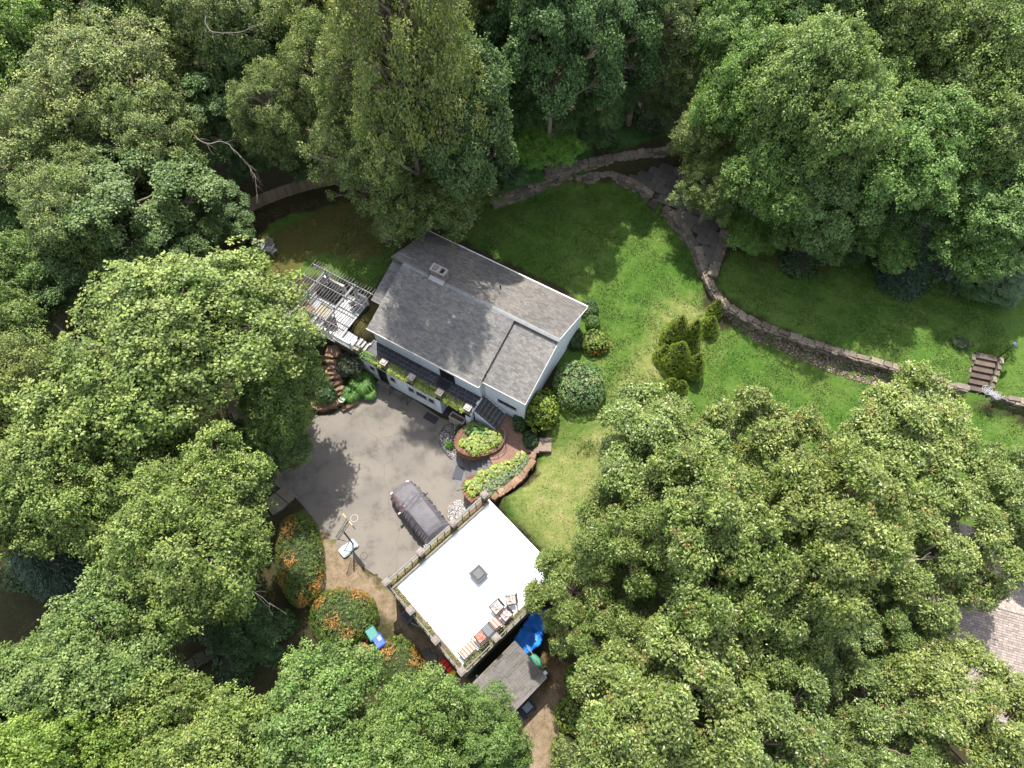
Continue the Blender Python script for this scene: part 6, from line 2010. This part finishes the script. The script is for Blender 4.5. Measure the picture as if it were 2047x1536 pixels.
# ------------------------------------------------------------------ shrubs and beds
def shrub(px, py, ztop_px, rx, ry, h, label, cols, name='shrub', rz=0.0, ln=0.10, wd=0.065, dens=1.0, lump=0.12, seed=0, patch=None, shape='dome', k=5, base=None, cat='shrub', group=None, nlump=14):
    """py/px: surveyed middle at height ztop_px above site datum"""
    r_ = np.random.default_rng(seed + int(px))
    x, y = P(px, py, ztop_px)
    g = ground_z(x, y) if base is None else base
    area = 2 * math.pi * ((rx * ry + rx * h + ry * h) / 3) * (1.1 if shape == 'dome' else 0.9)
    m = int(area / (ln * 1.05) ** 2 * dens * 0.9)
    if shape == 'dome':
        d = unit(r_.normal(size=(m * 2, 3)))
        d = d[d[:, 2] > -0.6][:m]
        nrm = unit(d / np.array([rx, ry, h * 0.62]))
        sq = np.sign(d) * np.abs(d) ** 0.88
        p = sq * np.array([rx, ry, h * 0.6]) * 0.95 + np.array([0, 0, h * 0.4])
    else:
        t = 1 - np.sqrt(r_.random(m))
        a = r_.uniform(0, 2 * math.pi, m)
        prof = np.interp(t, [0, 0.12, 0.4, 0.7, 0.9, 1.0], [0.8, 1.0, 0.82, 0.48, 0.2, 0.02])
        d = np.stack([np.cos(a), np.sin(a), np.zeros(m)], 1)
        p = np.stack([np.cos(a) * rx * prof, np.sin(a) * ry * prof, t * h], 1)
        nrm = unit(d + np.array([0, 0, 0.22]))
    lm = np.zeros(len(p))
    for _ in range(nlump):
        q = p[r_.integers(len(p))]
        s = r_.uniform(0.18, 0.4) * min(rx, ry)
        lm = np.maximum(lm, np.exp(-((p - q) ** 2).sum(1) / (2 * s * s)) * r_.uniform(0.3, 1))
    depth = r_.random(len(p)) ** 2
    ctr = np.array([0, 0, h * 0.4]) if shape == 'dome' else np.stack([np.zeros(len(p)), np.zeros(len(p)), p[:, 2]], 1)
    p = ctr + (p - ctr) * (1 - 0.16 * depth + lump * (lm - 0.35))[:, None]
    p[:, 2] = np.maximum(p[:, 2], 0.02)
    cl = np.array(cols)[r_.integers(0, len(cols), len(p))] * r_.uniform(0.8, 1.2, (len(p), 1)) * (0.85 + 0.3 * lm)[:, None]
    if patch:
        pm = np.zeros(len(p))
        for _ in range(patch[1]):
            q = p[r_.integers(len(p))]
            s = r_.uniform(0.10, 0.24) * max(rx, ry)
            pm = np.maximum(pm, np.exp(-((p - q) ** 2).sum(1) / (2 * s * s)))
        pk = pm + r_.normal(0, 0.22, len(p)) > 0.55
        cl[pk] = np.array(patch[0]) * r_.uniform(0.7, 1.25, (pk.sum(), 1))
    V, F, C = rosettes(p, nrm, k, ln, wd, cl, r_)
    e = empty(name, (x, y, g - 0.03), rz, label, cat, group)
    fo = place('foliage', mesh_np('foliage', V, F, C, LEAF), e)
    fo.color = (1, 1, 1, 1)
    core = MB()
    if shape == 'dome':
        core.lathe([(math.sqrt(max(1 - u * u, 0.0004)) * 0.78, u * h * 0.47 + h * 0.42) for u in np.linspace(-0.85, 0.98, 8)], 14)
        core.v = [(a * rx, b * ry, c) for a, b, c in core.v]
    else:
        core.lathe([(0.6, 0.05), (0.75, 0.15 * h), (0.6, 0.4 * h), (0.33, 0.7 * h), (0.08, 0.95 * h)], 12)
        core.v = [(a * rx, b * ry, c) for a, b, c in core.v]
    core.build('dark_core', mat('dark_core', (0.022, 0.030, 0.010), 0.95, 0.4, 8), e)  # solid dark core added to block see-through, coloured as the inner shade
    sm = MB()
    for i in range(5):
        a = i * 1.257 + seed
        sm.tube([(0.05 * math.cos(a), 0.05 * math.sin(a), 0), (0.25 * rx * math.cos(a), 0.25 * ry * math.sin(a), h * 0.4), (0.55 * rx * math.cos(a), 0.55 * ry * math.sin(a), h * 0.7)], [0.035, 0.025, 0.01], 5)
    sm.build('stem', BARK, e)
    return e


GR = ((0.045, 0.095, 0.02), (0.06, 0.115, 0.03), (0.035, 0.08, 0.022))
shrub(1160, 768, 3.2, 1.8, 1.8, 2.4, 'largest clipped round green bush at the house corner', ((0.09, 0.17, 0.06), (0.13, 0.21, 0.08), (0.07, 0.14, 0.05), (0.21, 0.24, 0.08)), ln=0.12, wd=0.08, seed=1, base=1.9, lump=0.08, nlump=60)
shrub(1084, 818, 2.6, 1.3, 1.35, 2.5, 'light green leafy shrub beside the landing', ((0.14, 0.20, 0.022), (0.19, 0.235, 0.03), (0.10, 0.16, 0.02)), ln=0.15, wd=0.10, seed=2, base=1.3, lump=0.22)
shrub(1187, 634, 3.4, 0.55, 0.55, 0.95, 'small clipped ball shrub at the rear house corner', ((0.09, 0.16, 0.035), (0.11, 0.19, 0.04)), ln=0.07, wd=0.045, seed=3, base=2.3, lump=0.05)
shrub(1178, 612, 3.0, 0.75, 0.8, 0.8, 'dark low shrub behind the small clipped ball', GR, ln=0.1, seed=4, base=2.3)
shrub(1192, 676, 3.3, 1.05, 0.95, 1.3, 'yellowish bush with rusty blooms below the clipped ball shrub', ((0.15, 0.20, 0.03), (0.19, 0.23, 0.04), (0.10, 0.16, 0.025)), ln=0.14, wd=0.085, seed=5, base=2.2, lump=0.16, patch=((0.28, 0.12, 0.035), 4))
shrub(1150, 672, 2.9, 0.7, 1.0, 0.8, 'dark low shrub against the gable wall', GR, ln=0.1, seed=6, base=2.2)
ARB = ((0.17, 0.24, 0.02), (0.11, 0.17, 0.016), (0.24, 0.30, 0.035))
for i, (x, y, z, r, h, lb) in enumerate(((1350, 672, 4.6, 1.05, 4.0, 'rearmost arborvitae cone of the lawn clump, browning at its tip'), (1380, 678, 4.2, 0.8, 3.6, 'arborvitae cone at the back right of the lawn clump'), (1350, 722, 4.2, 1.1, 3.6, 'largest front arborvitae cone of the lawn clump'),
                                        (1386, 738, 3.8, 0.75, 3.0, 'right hand arborvitae cone of the lawn clump'), (1326, 712, 3.6, 0.7, 2.3, 'left hand arborvitae cone of the lawn clump'), (1342, 772, 3.2, 0.6, 1.6, 'smallest arborvitae cone nearest the oak'),
                                        (1362, 772, 3.0, 0.5, 1.2, 'tiny arborvitae cone beside the smallest one'), (1432, 616, 3.6, 0.62, 1.9, 'single evergreen cone at the bend of the stone wall'), (1418, 652, 3.4, 0.72, 1.9, 'single evergreen cone just below the one at the wall bend'))):
    e = shrub(x, y, z - h * 0.35, r, r, h * 0.9, lb, ARB, 'arborvitae', i, ln=0.085, wd=0.045, seed=10 + i, base=2.25, shape='cone', lump=0.26, k=5, nlump=40, cat='evergreen', group='arborvitae on the side lawn', patch=((0.16, 0.11, 0.05), 2) if i == 0 else None)
HOR = (0.34, 0.17, 0.04)
HG = ((0.065, 0.115, 0.014), (0.085, 0.14, 0.018), (0.05, 0.095, 0.014), (0.12, 0.165, 0.02))
shrub(592, 1110, 1.4, 1.55, 3.1, 1.7, 'long orange flecked yew hedge shaded by the maple', HG, 'hedge', rad(14), ln=0.09, wd=0.04, seed=30, base=-0.1, lump=0.06, patch=(HOR, 6), cat='hedge', group='orange flecked hedges')
shrub(678, 1225, 1.5, 2.15, 1.75, 1.5, 'rounded orange flecked yew hedge beside the bins', HG, 'hedge', rad(-5), ln=0.09, wd=0.04, seed=31, base=-0.1, lump=0.06, patch=(HOR, 9), cat='hedge', group='orange flecked hedges')
shrub(800, 1330, 1.4, 1.35, 1.9, 1.4, 'orange flecked yew hedge between bins and garage path', HG, 'hedge', rad(35), ln=0.09, wd=0.04, seed=32, base=-0.1, lump=0.06, patch=(HOR, 8), cat='hedge', group='orange flecked hedges')
shrub(545, 1245, 0.8, 1.3, 1.0, 0.9, 'dark low shrub in the shade left of the rounded hedge', GR, ln=0.12, seed=33, base=-0.3)
# rockery plants
shrub(697, 722, 2.0, 1.0, 0.95, 1.2, 'variegated grey green shrub on the rockery against the lower wall', ((0.06, 0.09, 0.05), (0.04, 0.065, 0.03), (0.16, 0.18, 0.12)), ln=0.09, wd=0.04, seed=40, base=1.0)
shrub(648, 783, 1.4, 0.75, 0.65, 0.9, 'blue green leafy plant on the rockery beside the rock steps', ((0.05, 0.10, 0.04), (0.07, 0.13, 0.05)), ln=0.16, wd=0.09, seed=41, base=0.6)
shrub(625, 745, 1.8, 0.8, 0.9, 0.8, 'ferny shrub in the shade of the largest maple by the rockery', GR, ln=0.13, seed=42)
# beside the landing
shrub(1010, 800, 1.9, 0.6, 0.3, 0.5, 'dark low plant under the front window of the right wing', GR, ln=0.1, seed=43, base=1.2, rz=H_ROT)
shrub(1040, 838, 1.9, 0.55, 0.75, 0.8, 'dark shrub between landing and light green shrub', GR, ln=0.11, seed=44, base=1.0)
shrub(1062, 872, 1.9, 0.55, 0.7, 0.7, 'dark fine leaved shrub at the right edge of the landing', ((0.045, 0.085, 0.03), (0.03, 0.06, 0.02)), ln=0.09, seed=45, base=1.1)
shrub(898, 888, 0.4, 0.3, 0.3, 0.42, 'vivid green ball plant on the dark pebble bed', ((0.10, 0.28, 0.02), (0.13, 0.32, 0.03)), ln=0.07, wd=0.03, seed=46, base=0.05, lump=0.03)
shrub(919, 858, 0.9, 0.35, 0.55, 0.9, 'dark green plant between pebble bed and brick planter', GR, ln=0.11, seed=47, base=0.05)
# lower right shrubs
shrub(1155, 1425, 2.2, 1.2, 1.1, 1.5, 'yellow green shrub between dirt path and bottom oaks', ((0.14, 0.19, 0.022), (0.18, 0.22, 0.03), (0.09, 0.15, 0.02)), ln=0.15, wd=0.1, seed=50, base=0.4, lump=0.2)
shrub(1150, 1358, 1.8, 0.6, 0.9, 1.3, 'narrow green shrub at the dirt path beside the oak shade', ((0.11, 0.18, 0.025), (0.08, 0.14, 0.02)), ln=0.14, wd=0.09, seed=51, base=0.4, lump=0.2)
shrub(1135, 1505, 1.4, 0.9, 1.2, 0.9, 'pale yellow green ground shrub at the bottom edge of the path', ((0.17, 0.20, 0.05), (0.13, 0.18, 0.03)), ln=0.13, wd=0.08, seed=52, base=0.3, lump=0.25)
shrub(1925, 682, 3.6, 0.75, 0.6, 0.6, 'drooping grass like plant beside the garden steps', ((0.05, 0.11, 0.05), (0.07, 0.12, 0.04)), ln=0.2, wd=0.03, seed=53, base=3.1)
for i, (x, y, z, r, h, lb) in enumerate(((1255, 215, 4.9, 1.3, 1.0, 'ivy mound in the dark gap at the wood edge'), (1305, 240, 4.8, 1.2, 0.9, 'dark fern mound right of the ivy mound'), (1215, 275, 4.8, 0.9, 0.7, 'low ivy mound above the upper stone wall'), (1600, 520, 3.7, 1.4, 0.9, 'dark brush at the lawn edge under the right wood'),
                                        (1780, 520, 3.9, 1.5, 1.2, 'dark brush below the blue spruce'), (430, 1240, 0.2, 1.6, 0.9, 'dim undergrowth beneath the pale maple'), (470, 1330, 0.1, 1.3, 0.7, 'blue green undergrowth in the shaded hollow'), (60, 1120, 0.8, 2.0, 1.6, 'dark conifer shrub beside the shaded lane'))):
    shrub(x, y, z, r, r, h, lb, ((0.03, 0.065, 0.02), (0.04, 0.085, 0.025)), 'undergrowth', ln=0.16, wd=0.1, seed=60 + i, lump=0.3, k=4)

# blue spruce, right
def spruce(px, py, z, h, r, label, seed=1, col=((0.07, 0.115, 0.08), (0.09, 0.14, 0.105))):
    r_ = np.random.default_rng(seed)
    x, y = P(px, py, z)
    g = ground_z(x, y)
    Pn, Dn, Nn, Cn = [], [], [], []
    tb = MB().tube([(0, 0, -0.3), (0, 0, h)], [0.18, 0.02], 7)
    lev = 17
    for i in range(lev):
        t = i / lev
        zc = 0.6 + t * (h - 0.8)
        R = r * (1 - t) ** 0.85 + 0.15
        nb = max(5, int(12 * (1 - t)) + 3)
        for b in range(nb):
            a = b * 2 * math.pi / nb + i * 0.7 + r_.uniform(-0.15, 0.15)
            d = np.array([math.cos(a), math.sin(a), 0])
            m = int(36 * R)
            f = r_.uniform(0.12, 1, m)
            side = r_.normal(0, 0.14, m) * (1.15 - f * 0.6) * R
            s = np.array([-d[1], d[0], 0])
            p = d * (f * R)[:, None] + s * side[:, None]
            p[:, 2] = zc - 0.32 * f ** 2 * R + r_.normal(0, 0.04, m)
            Pn.append(p)
            Dn.append(unit(d + s * np.sign(side)[:, None] * 0.7 + r_.normal(0, 0.2, (m, 3))))
            Nn.append(unit(np.array([0, 0, 1.0]) + r_.normal(0, 0.3, (m, 3))))
            Cn.append(np.array(col)[r_.integers(0, 2, m)] * r_.uniform(0.75, 1.3, (m, 1)))
            tb.tube([(0, 0, zc), tuple(d * R * 0.9 + np.array([0, 0, zc - 0.3 * R]))], [0.03, 0.008], 4, cap=False)
    Pn, Dn, Nn, Cn = (np.concatenate(q) for q in (Pn, Dn, Nn, Cn))
    Nn = unit(Nn - (Nn * Dn).sum(1, keepdims=True) * Dn)
    m = len(Pn)
    V, F, C = leaf_quads(Pn, Dn, Nn, r_.uniform(0.2, 0.34, m), r_.uniform(0.05, 0.1, m), Cn)
    e = empty('spruce_tree', (x, y, g), 0, label, 'tree')
    c = place('crown', mesh_np('spruce_crown', V, F, C, LEAF), e)
    tb.build('trunk', BARK, e)


spruce(1895, 500, 4.5, 8.5, 2.9, 'blue green spruce at the back of the upper side lawn', 3)
spruce(1810, 545, 4.2, 4.5, 1.6, 'small dark spruce left of the blue green spruce', 4, ((0.035, 0.07, 0.04), (0.045, 0.085, 0.05)))
spruce(45, 1090, 4.0, 6.0, 2.4, 'dark spruce in shade at the left edge above the lane', 5, ((0.03, 0.06, 0.035), (0.04, 0.075, 0.045)))

# hostas, arching leaves
def hosta_mesh(seed, cols, n=34, ln=0.26, wd=0.15, h=0.3):
    r_ = np.random.default_rng(seed)
    V, F, C = [], [], []
    for i in range(n):
        a = r_.uniform(0, 6.283)
        tier = (i / n)
        L = ln * r_.uniform(0.75, 1.2)
        W = wd * r_.uniform(0.8, 1.15)
        d = np.array([math.cos(a), math.sin(a), 0.0])
        s = np.array([-d[1], d[0], 0.0])
        b = d * (0.03 + 0.16 * (1 - tier)) + np.array([0, 0, h * (0.35 + 0.65 * tier)])
        m = b + d * L * 0.5 + np.array([0, 0, 0.05])
        t = b + d * L + np.array([0, 0, -0.06 - 0.05 * (1 - tier)])
        o = len(V)
        V += [b, m + s * W / 2, t, m - s * W / 2, m - np.array([0, 0, 0.02])]
        F += [(o, o + 4, o + 1, o + 1), (o + 1, o + 4, o + 2, o + 2), (o + 2, o + 4, o + 3, o + 3), (o + 3, o + 4, o, o)]
        c = np.array(cols[r_.integers(len(cols))]) * r_.uniform(0.8, 1.2)
        C += [c] * 5
    F = np.array(F)[:, :3]
    return mesh_np('hosta', np.array(V), F, np.array(C), LEAF)


YG = ((0.20, 0.235, 0.03), (0.155, 0.20, 0.025), (0.26, 0.27, 0.08), (0.10, 0.155, 0.022))
LG = ((0.08, 0.17, 0.03), (0.06, 0.13, 0.03), (0.12, 0.21, 0.04))
PALE = ((0.21, 0.25, 0.14), (0.10, 0.15, 0.06), (0.16, 0.21, 0.10))
HY = [hosta_mesh(i, YG) for i in range(3)]
HG_ = [hosta_mesh(10 + i, LG, ln=0.24) for i in range(2)]
HP = [hosta_mesh(20 + i, PALE, n=46, ln=0.30, wd=0.05) for i in range(2)]


def bed(polyz, z, step, meshes, label, group, seed, sc=(0.85, 1.2)):
    r_ = random.Random(seed)
    xs, ys = [p[0] for p in polyz], [p[1] for p in polyz]
    y = min(ys)
    row = 0
    while y < max(ys):
        x = min(xs) + (step / 2 if row % 2 else 0)
        while x < max(xs):
            qx, qy = x + r_.uniform(-.3, .3) * step, y + r_.uniform(-.3, .3) * step
            if inside(polyz, np.array([qx]), np.array([qy]))[0]:
                s = r_.uniform(*sc)
                o = place('hosta', r_.choice(meshes), None, (qx, qy, z), (0, 0, r_.uniform(0, 6.28)), (s, s, s * r_.uniform(0.85, 1.2)))
                k = r_.uniform(0.85, 1.15)
                o.color = (k, k, k, 1)
                tag(o, label, 'hosta', group)
            x += step
        y += step * 0.87
        row += 1


bed(ppoly([(935, 873), (925, 886), (930, 898), (950, 905), (975, 901), (998, 890), (1001, 877), (990, 866), (970, 866)], 1.4), 1.33, 0.34, HY, 'yellow green hosta growing in the rounded brick planter', 'hostas in the round planter', 3)
bed(ppoly([(945, 845), (975, 858), (968, 866), (935, 870), (932, 858)], 1.4), 1.33, 0.34, HG_, 'dark green leafy plant at the stair side of the rounded planter', 'green plants in the round planter', 4)
bed(ppoly([(934, 970), (945, 958), (985, 940), (1010, 930), (1045, 908), (1053, 910), (1030, 928), (1000, 950), (965, 966), (948, 985), (938, 985)], 1.25), 1.17, 0.33, HY, 'yellow green hosta along the stair side of the curved bed', 'hostas in the curved bed', 5)
bed(ppoly([(1030, 932), (1055, 915), (1050, 930), (1030, 950), (1005, 970), (985, 985), (962, 990), (955, 978), (975, 965), (1000, 953)], 1.25), 1.17, 0.4, HP, 'pale striped strap leaved plant along the lawn side of the curved bed', 'pale plants in the curved bed', 6)
for gi, (a, b, ms, lb) in enumerate(((-0.3, 0.55, HG_, 'green trailing plant at the deck end of the walkway trough'), (0.6, 1.42, HY, 'yellow green hosta in the walkway trough before the first pillar'), (1.85, 3.66, HY, 'yellow green hosta in the walkway trough between first and second pillar'),
                                    (4.08, 5.9, HY, 'yellow green hosta in the walkway trough between second and third pillar'), (6.32, 8.08, HY, 'yellow green hosta in the walkway trough between third and fourth pillar'))):
    n = int((b - a) / 0.22)
    for i in range(n):
        for t in (-1.03, -0.82):
            q = hl(a + (i + 0.5) * (b - a) / n + random.uniform(-.05, .05), t + random.uniform(-.03, .03), 2.5)
            s = random.uniform(0.62, 0.85)
            o = place('hosta', random.choice(ms), None, q, (0, 0, random.uniform(0, 6)), (s, s, s * 1.1))
            k = random.uniform(0.85, 1.1)
            o.color = (k, k, k, 1)
            tag(o, lb, 'hosta', 'plants in the walkway trough %d' % gi)
# low greenery in the garage parapet troughs
SD = [hosta_mesh(40 + i, ((0.13, 0.16, 0.04), (0.20, 0.20, 0.08), (0.10, 0.13, 0.03), (0.22, 0.16, 0.08)), n=26, ln=0.12, wd=0.06, h=0.1) for i in range(2)]
for gi, (a, b, n, lb) in enumerate((((0.25, -0.15), (2.3, -0.15), 12, 'sparse sedum in the front parapet trough nearest the left corner'), ((2.75, -0.15), (4.8, -0.15), 16, 'sedum in the middle front parapet trough above the car'), ((5.25, -0.15), (7.2, -0.15), 5, 'sedum in the front parapet trough beside the curved bed'),
                                   ((0.1, -0.3), (0.1, -1.95), 14, 'sedum in the side parapet trough next to the front corner'), ((0.1, -2.4), (0.1, -4.1), 14, 'sedum in the middle side parapet trough'), ((0.1, -4.5), (0.1, -6.2), 14, 'sedum in the side parapet trough next to the shed corner'),
                                   ((0.3, -6.35), (2.25, -6.35), 20, 'sedum in the rear parapet trough behind the striped bench'), ((2.75, -6.35), (4.8, -6.35), 20, 'sedum in the rear parapet trough behind the floral chairs'))):
    for i in range(n):
        f = (i + random.random() * 0.8) / n
        q = gl(a[0] + (b[0] - a[0]) * f, a[1] + (b[1] - a[1]) * f + random.uniform(-0.05, 0.05), GZ + 0.07)
        if random.random() < 0.4: continue
        s = random.uniform(0.5, 1.0)
        o = place('sedum', random.choice(SD), None, q, (0, 0, random.uniform(0, 6)), (s, s, s))
        o.color = (1, 1, 1, 1)
        tag(o, lb, 'sedum', 'parapet sedum %d' % gi)
# fountain grass clump at the lower wall
def grass_clump(px, py, z, r, h, n, label, cols, base, seed):
    r_ = np.random.default_rng(seed)
    x, y = P(px, py, z)
    V, F, C = [], [], []
    for i in range(n):
        a = r_.uniform(0, 6.283)
        R = r * r_.uniform(0.35, 1.0)
        H = h * r_.uniform(0.7, 1.1)
        d = np.array([math.cos(a), math.sin(a), 0])
        s = np.array([-d[1], d[0], 0]) * r_.uniform(0.012, 0.022)
        p0 = d * r_.uniform(0, 0.15) * r
        pts = [p0, p0 + d * R * 0.3 + np.array([0, 0, H * 0.8]), p0 + d * R * 0.7 + np.array([0, 0, H * 0.95]), p0 + d * R + np.array([0, 0, H * 0.45])]
        o = len(V)
        for k, q in enumerate(pts):
            w = (1, 1, 0.8, 0.2)[k]
            V += [q - s * w, q + s * w]
        for k in range(3): F.append((o + 2 * k, o + 2 * k + 1, o + 2 * k + 3, o + 2 * k + 2))
        C += [np.array(cols[r_.integers(len(cols))]) * r_.uniform(0.75, 1.25)] * 8
    e = empty('fountain_grass', (x, y, base), 0, label, 'ornamental grass')
    place('blades', mesh_np('blades', np.array(V), np.array(F), np.array(C), LEAF), e)
    MB().lathe([(0.12, -0.05), (0.15, 0.05), (0.1, 0.12)], 10).build('crown', mat('grass_base', (0.12, 0.11, 0.05), 0.9, 0.2, 6), e)


GC = ((0.03, 0.09, 0.012), (0.06, 0.15, 0.02), (0.12, 0.25, 0.04))
grass_clump(722, 762, 0.9, 1.0, 0.95, 2600, 'large fountain grass mound at the lower wall beside the front door', GC, 0.15, 1)
grass_clump(700, 785, 0.7, 0.7, 0.7, 1500, 'fountain grass mound between rock steps and driveway', GC, 0.15, 2)
grass_clump(738, 785, 0.5, 0.55, 0.5, 900, 'small fountain grass mound at the driveway edge', GC, 0.1, 3)

# tufts and clover that break up the lawn
def tufts(name, polys, n, label, cols, seed):
    r_ = np.random.default_rng(seed)
    X = r_.uniform(-14, 34, n * 6)
    Y = r_.uniform(8, 46, n * 6)
    m = np.zeros(len(X), bool)
    for p, z in polys: m |= inside(ppoly(p, z), X, Y)
    for bad in ([hl(s, t) for s, t in ((-1.2, -1.2), (12, -1.2), (12, 9), (-1.2, 9))], [gl(s, t) for s, t in ((-0.2, 0.2), (7.8, 0.2), (7.8, -6.8), (-0.2, -6.8))], ppoly(LAND, 1.2), ppoly(PATIO, 3.2)):
        m &= ~inside(bad, X, Y)
    dens = np.sin(X * 1.7 + 2 * np.sin(Y * 0.9)) * np.cos(Y * 1.9 + np.sin(X * 1.1)) + r_.normal(0, 0.5, len(X))
    m &= dens > -0.1
    X, Y = X[m][:n], Y[m][:n]
    k = len(X)
    Pn = np.array([(a, b, ground_z(a, b) + 0.005) for a, b in zip(X, Y)])
    a = r_.uniform(0, 6.283, k)
    D = unit(np.stack([np.cos(a), np.sin(a), r_.uniform(0.3, 1.2, k)], 1))
    N = unit(np.cross(D, r_.normal(size=(k, 3))))
    c = np.array(cols)[r_.integers(0, len(cols), k)] * r_.uniform(0.7, 1.3, (k, 1))
    V, F, C = leaf_quads(Pn, D, N, r_.uniform(0.06, 0.15, k), r_.uniform(0.03, 0.07, k), c)
    tag(place(name, mesh_np(name, V, F, C, LEAF)), label, 'grass', kind='stuff')


tufts('grass_tufts', [(LAWN_BACK, 2.35), (LAWN_RIGHT, 2.1), (LAWN_UP, 3.15)], 60000, 'coarse tufts and clover scattered through the lawns', ((0.045, 0.10, 0.014), (0.07, 0.125, 0.02), (0.11, 0.155, 0.04), (0.025, 0.065, 0.012)), 1)
tufts('grass_tufts', [(LAWN_GAR, 1.6), ([(1075, 905), (1100, 860), (1120, 700), (1180, 560), (1260, 640), (1300, 900), (1100, 1130)], 1.9)], 14000, 'dry yellowish tufts in the lawn beside the garage', ((0.11, 0.13, 0.03), (0.15, 0.15, 0.05), (0.08, 0.11, 0.02), (0.2, 0.18, 0.09)), 2)

# fallen leaves on roof and lawn edges
def litter(name, poly_fn, n, label, cols, seed, size=(0.03, 0.07)):
    r_ = np.random.default_rng(seed)
    Pn, Nn = poly_fn(r_, n)
    m = len(Pn)
    D = r_.normal(size=(m, 3))
    D = unit(D - (D * Nn).sum(1, keepdims=True) * Nn)
    V, F, C = leaf_quads(Pn, D, Nn, r_.uniform(size[0], size[1], m), r_.uniform(size[0], size[1], m) * 0.7, np.array(cols)[r_.integers(0, len(cols), m)])
    tag(place(name, mesh_np(name, V, F, C, LEAF)), label, 'leaves', kind='stuff')


def on_roof(r_, n):
    s = r_.uniform(-0.8, 6, n)
    t = r_.uniform(5.2, 8.7, n)
    z = 6.5 - (t - 4.65) * KB + 0.03
    p = np.array([hl(a, b, c) for a, b, c in zip(s, t, z)])
    return p, np.tile([[0.0, 0.2, 0.98]], (n, 1))


litter('fallen_leaves', on_roof, 60, 'few pale leaves fallen on the shaded rear roof slope', ((0.3, 0.25, 0.15), (0.25, 0.17, 0.09)), 1, (0.05, 0.1))


def on_ground(pxpoly, z0):
    poly = ppoly(pxpoly, z0)

    def f(r_, n):
        xs, ys = [p[0] for p in poly], [p[1] for p in poly]
        X, Y = r_.uniform(min(xs), max(xs), n * 3), r_.uniform(min(ys), max(ys), n * 3)
        ok = inside(poly, X, Y)
        X, Y = X[ok][:n], Y[ok][:n]
        p = np.array([(a, b, ground_z(a, b) + 0.03) for a, b in zip(X, Y)])
        return p, unit(np.tile([[0.0, 0.0, 1.0]], (len(p), 1)) + r_.normal(0, 0.3, (len(p), 3)))
    return f


BRN = ((0.18, 0.085, 0.04), (0.15, 0.075, 0.035), (0.22, 0.14, 0.07), (0.12, 0.06, 0.03))
litter('fallen_leaves', on_ground([(720, 560), (740, 590), (752, 620), (735, 655), (715, 660), (690, 640), (720, 600)], 2.3), 700, 'rusty fallen leaves between deck and house wall', BRN, 2)
litter('fallen_leaves', on_ground([(1085, 1300), (1140, 1330), (1140, 1400), (1100, 1380), (1080, 1330)], 0.1), 1500, 'tan fallen leaves on the dirt beside the shed', BRN, 3)
litter('fallen_leaves', on_ground([(470, 440), (560, 412), (640, 400), (640, 412), (560, 428), (500, 455)], 2.4), 700, 'rusty fallen leaves along the foot of the board fence', BRN, 4)
litter('fallen_leaves', on_ground([(520, 470), (700, 420), (850, 450), (760, 560), (640, 520), (540, 560)], 2.35), 900, 'scattered leaves on the muddy lawn behind the deck', ((0.2, 0.13, 0.06), (0.07, 0.05, 0.03), (0.3, 0.26, 0.1)), 5)
litter('fallen_leaves', on_ground([(1440, 505), (1560, 500), (1680, 520), (1640, 560), (1500, 530)], 3.15), 900, 'reddish leaves at the edge of the upper side lawn', BRN, 6)
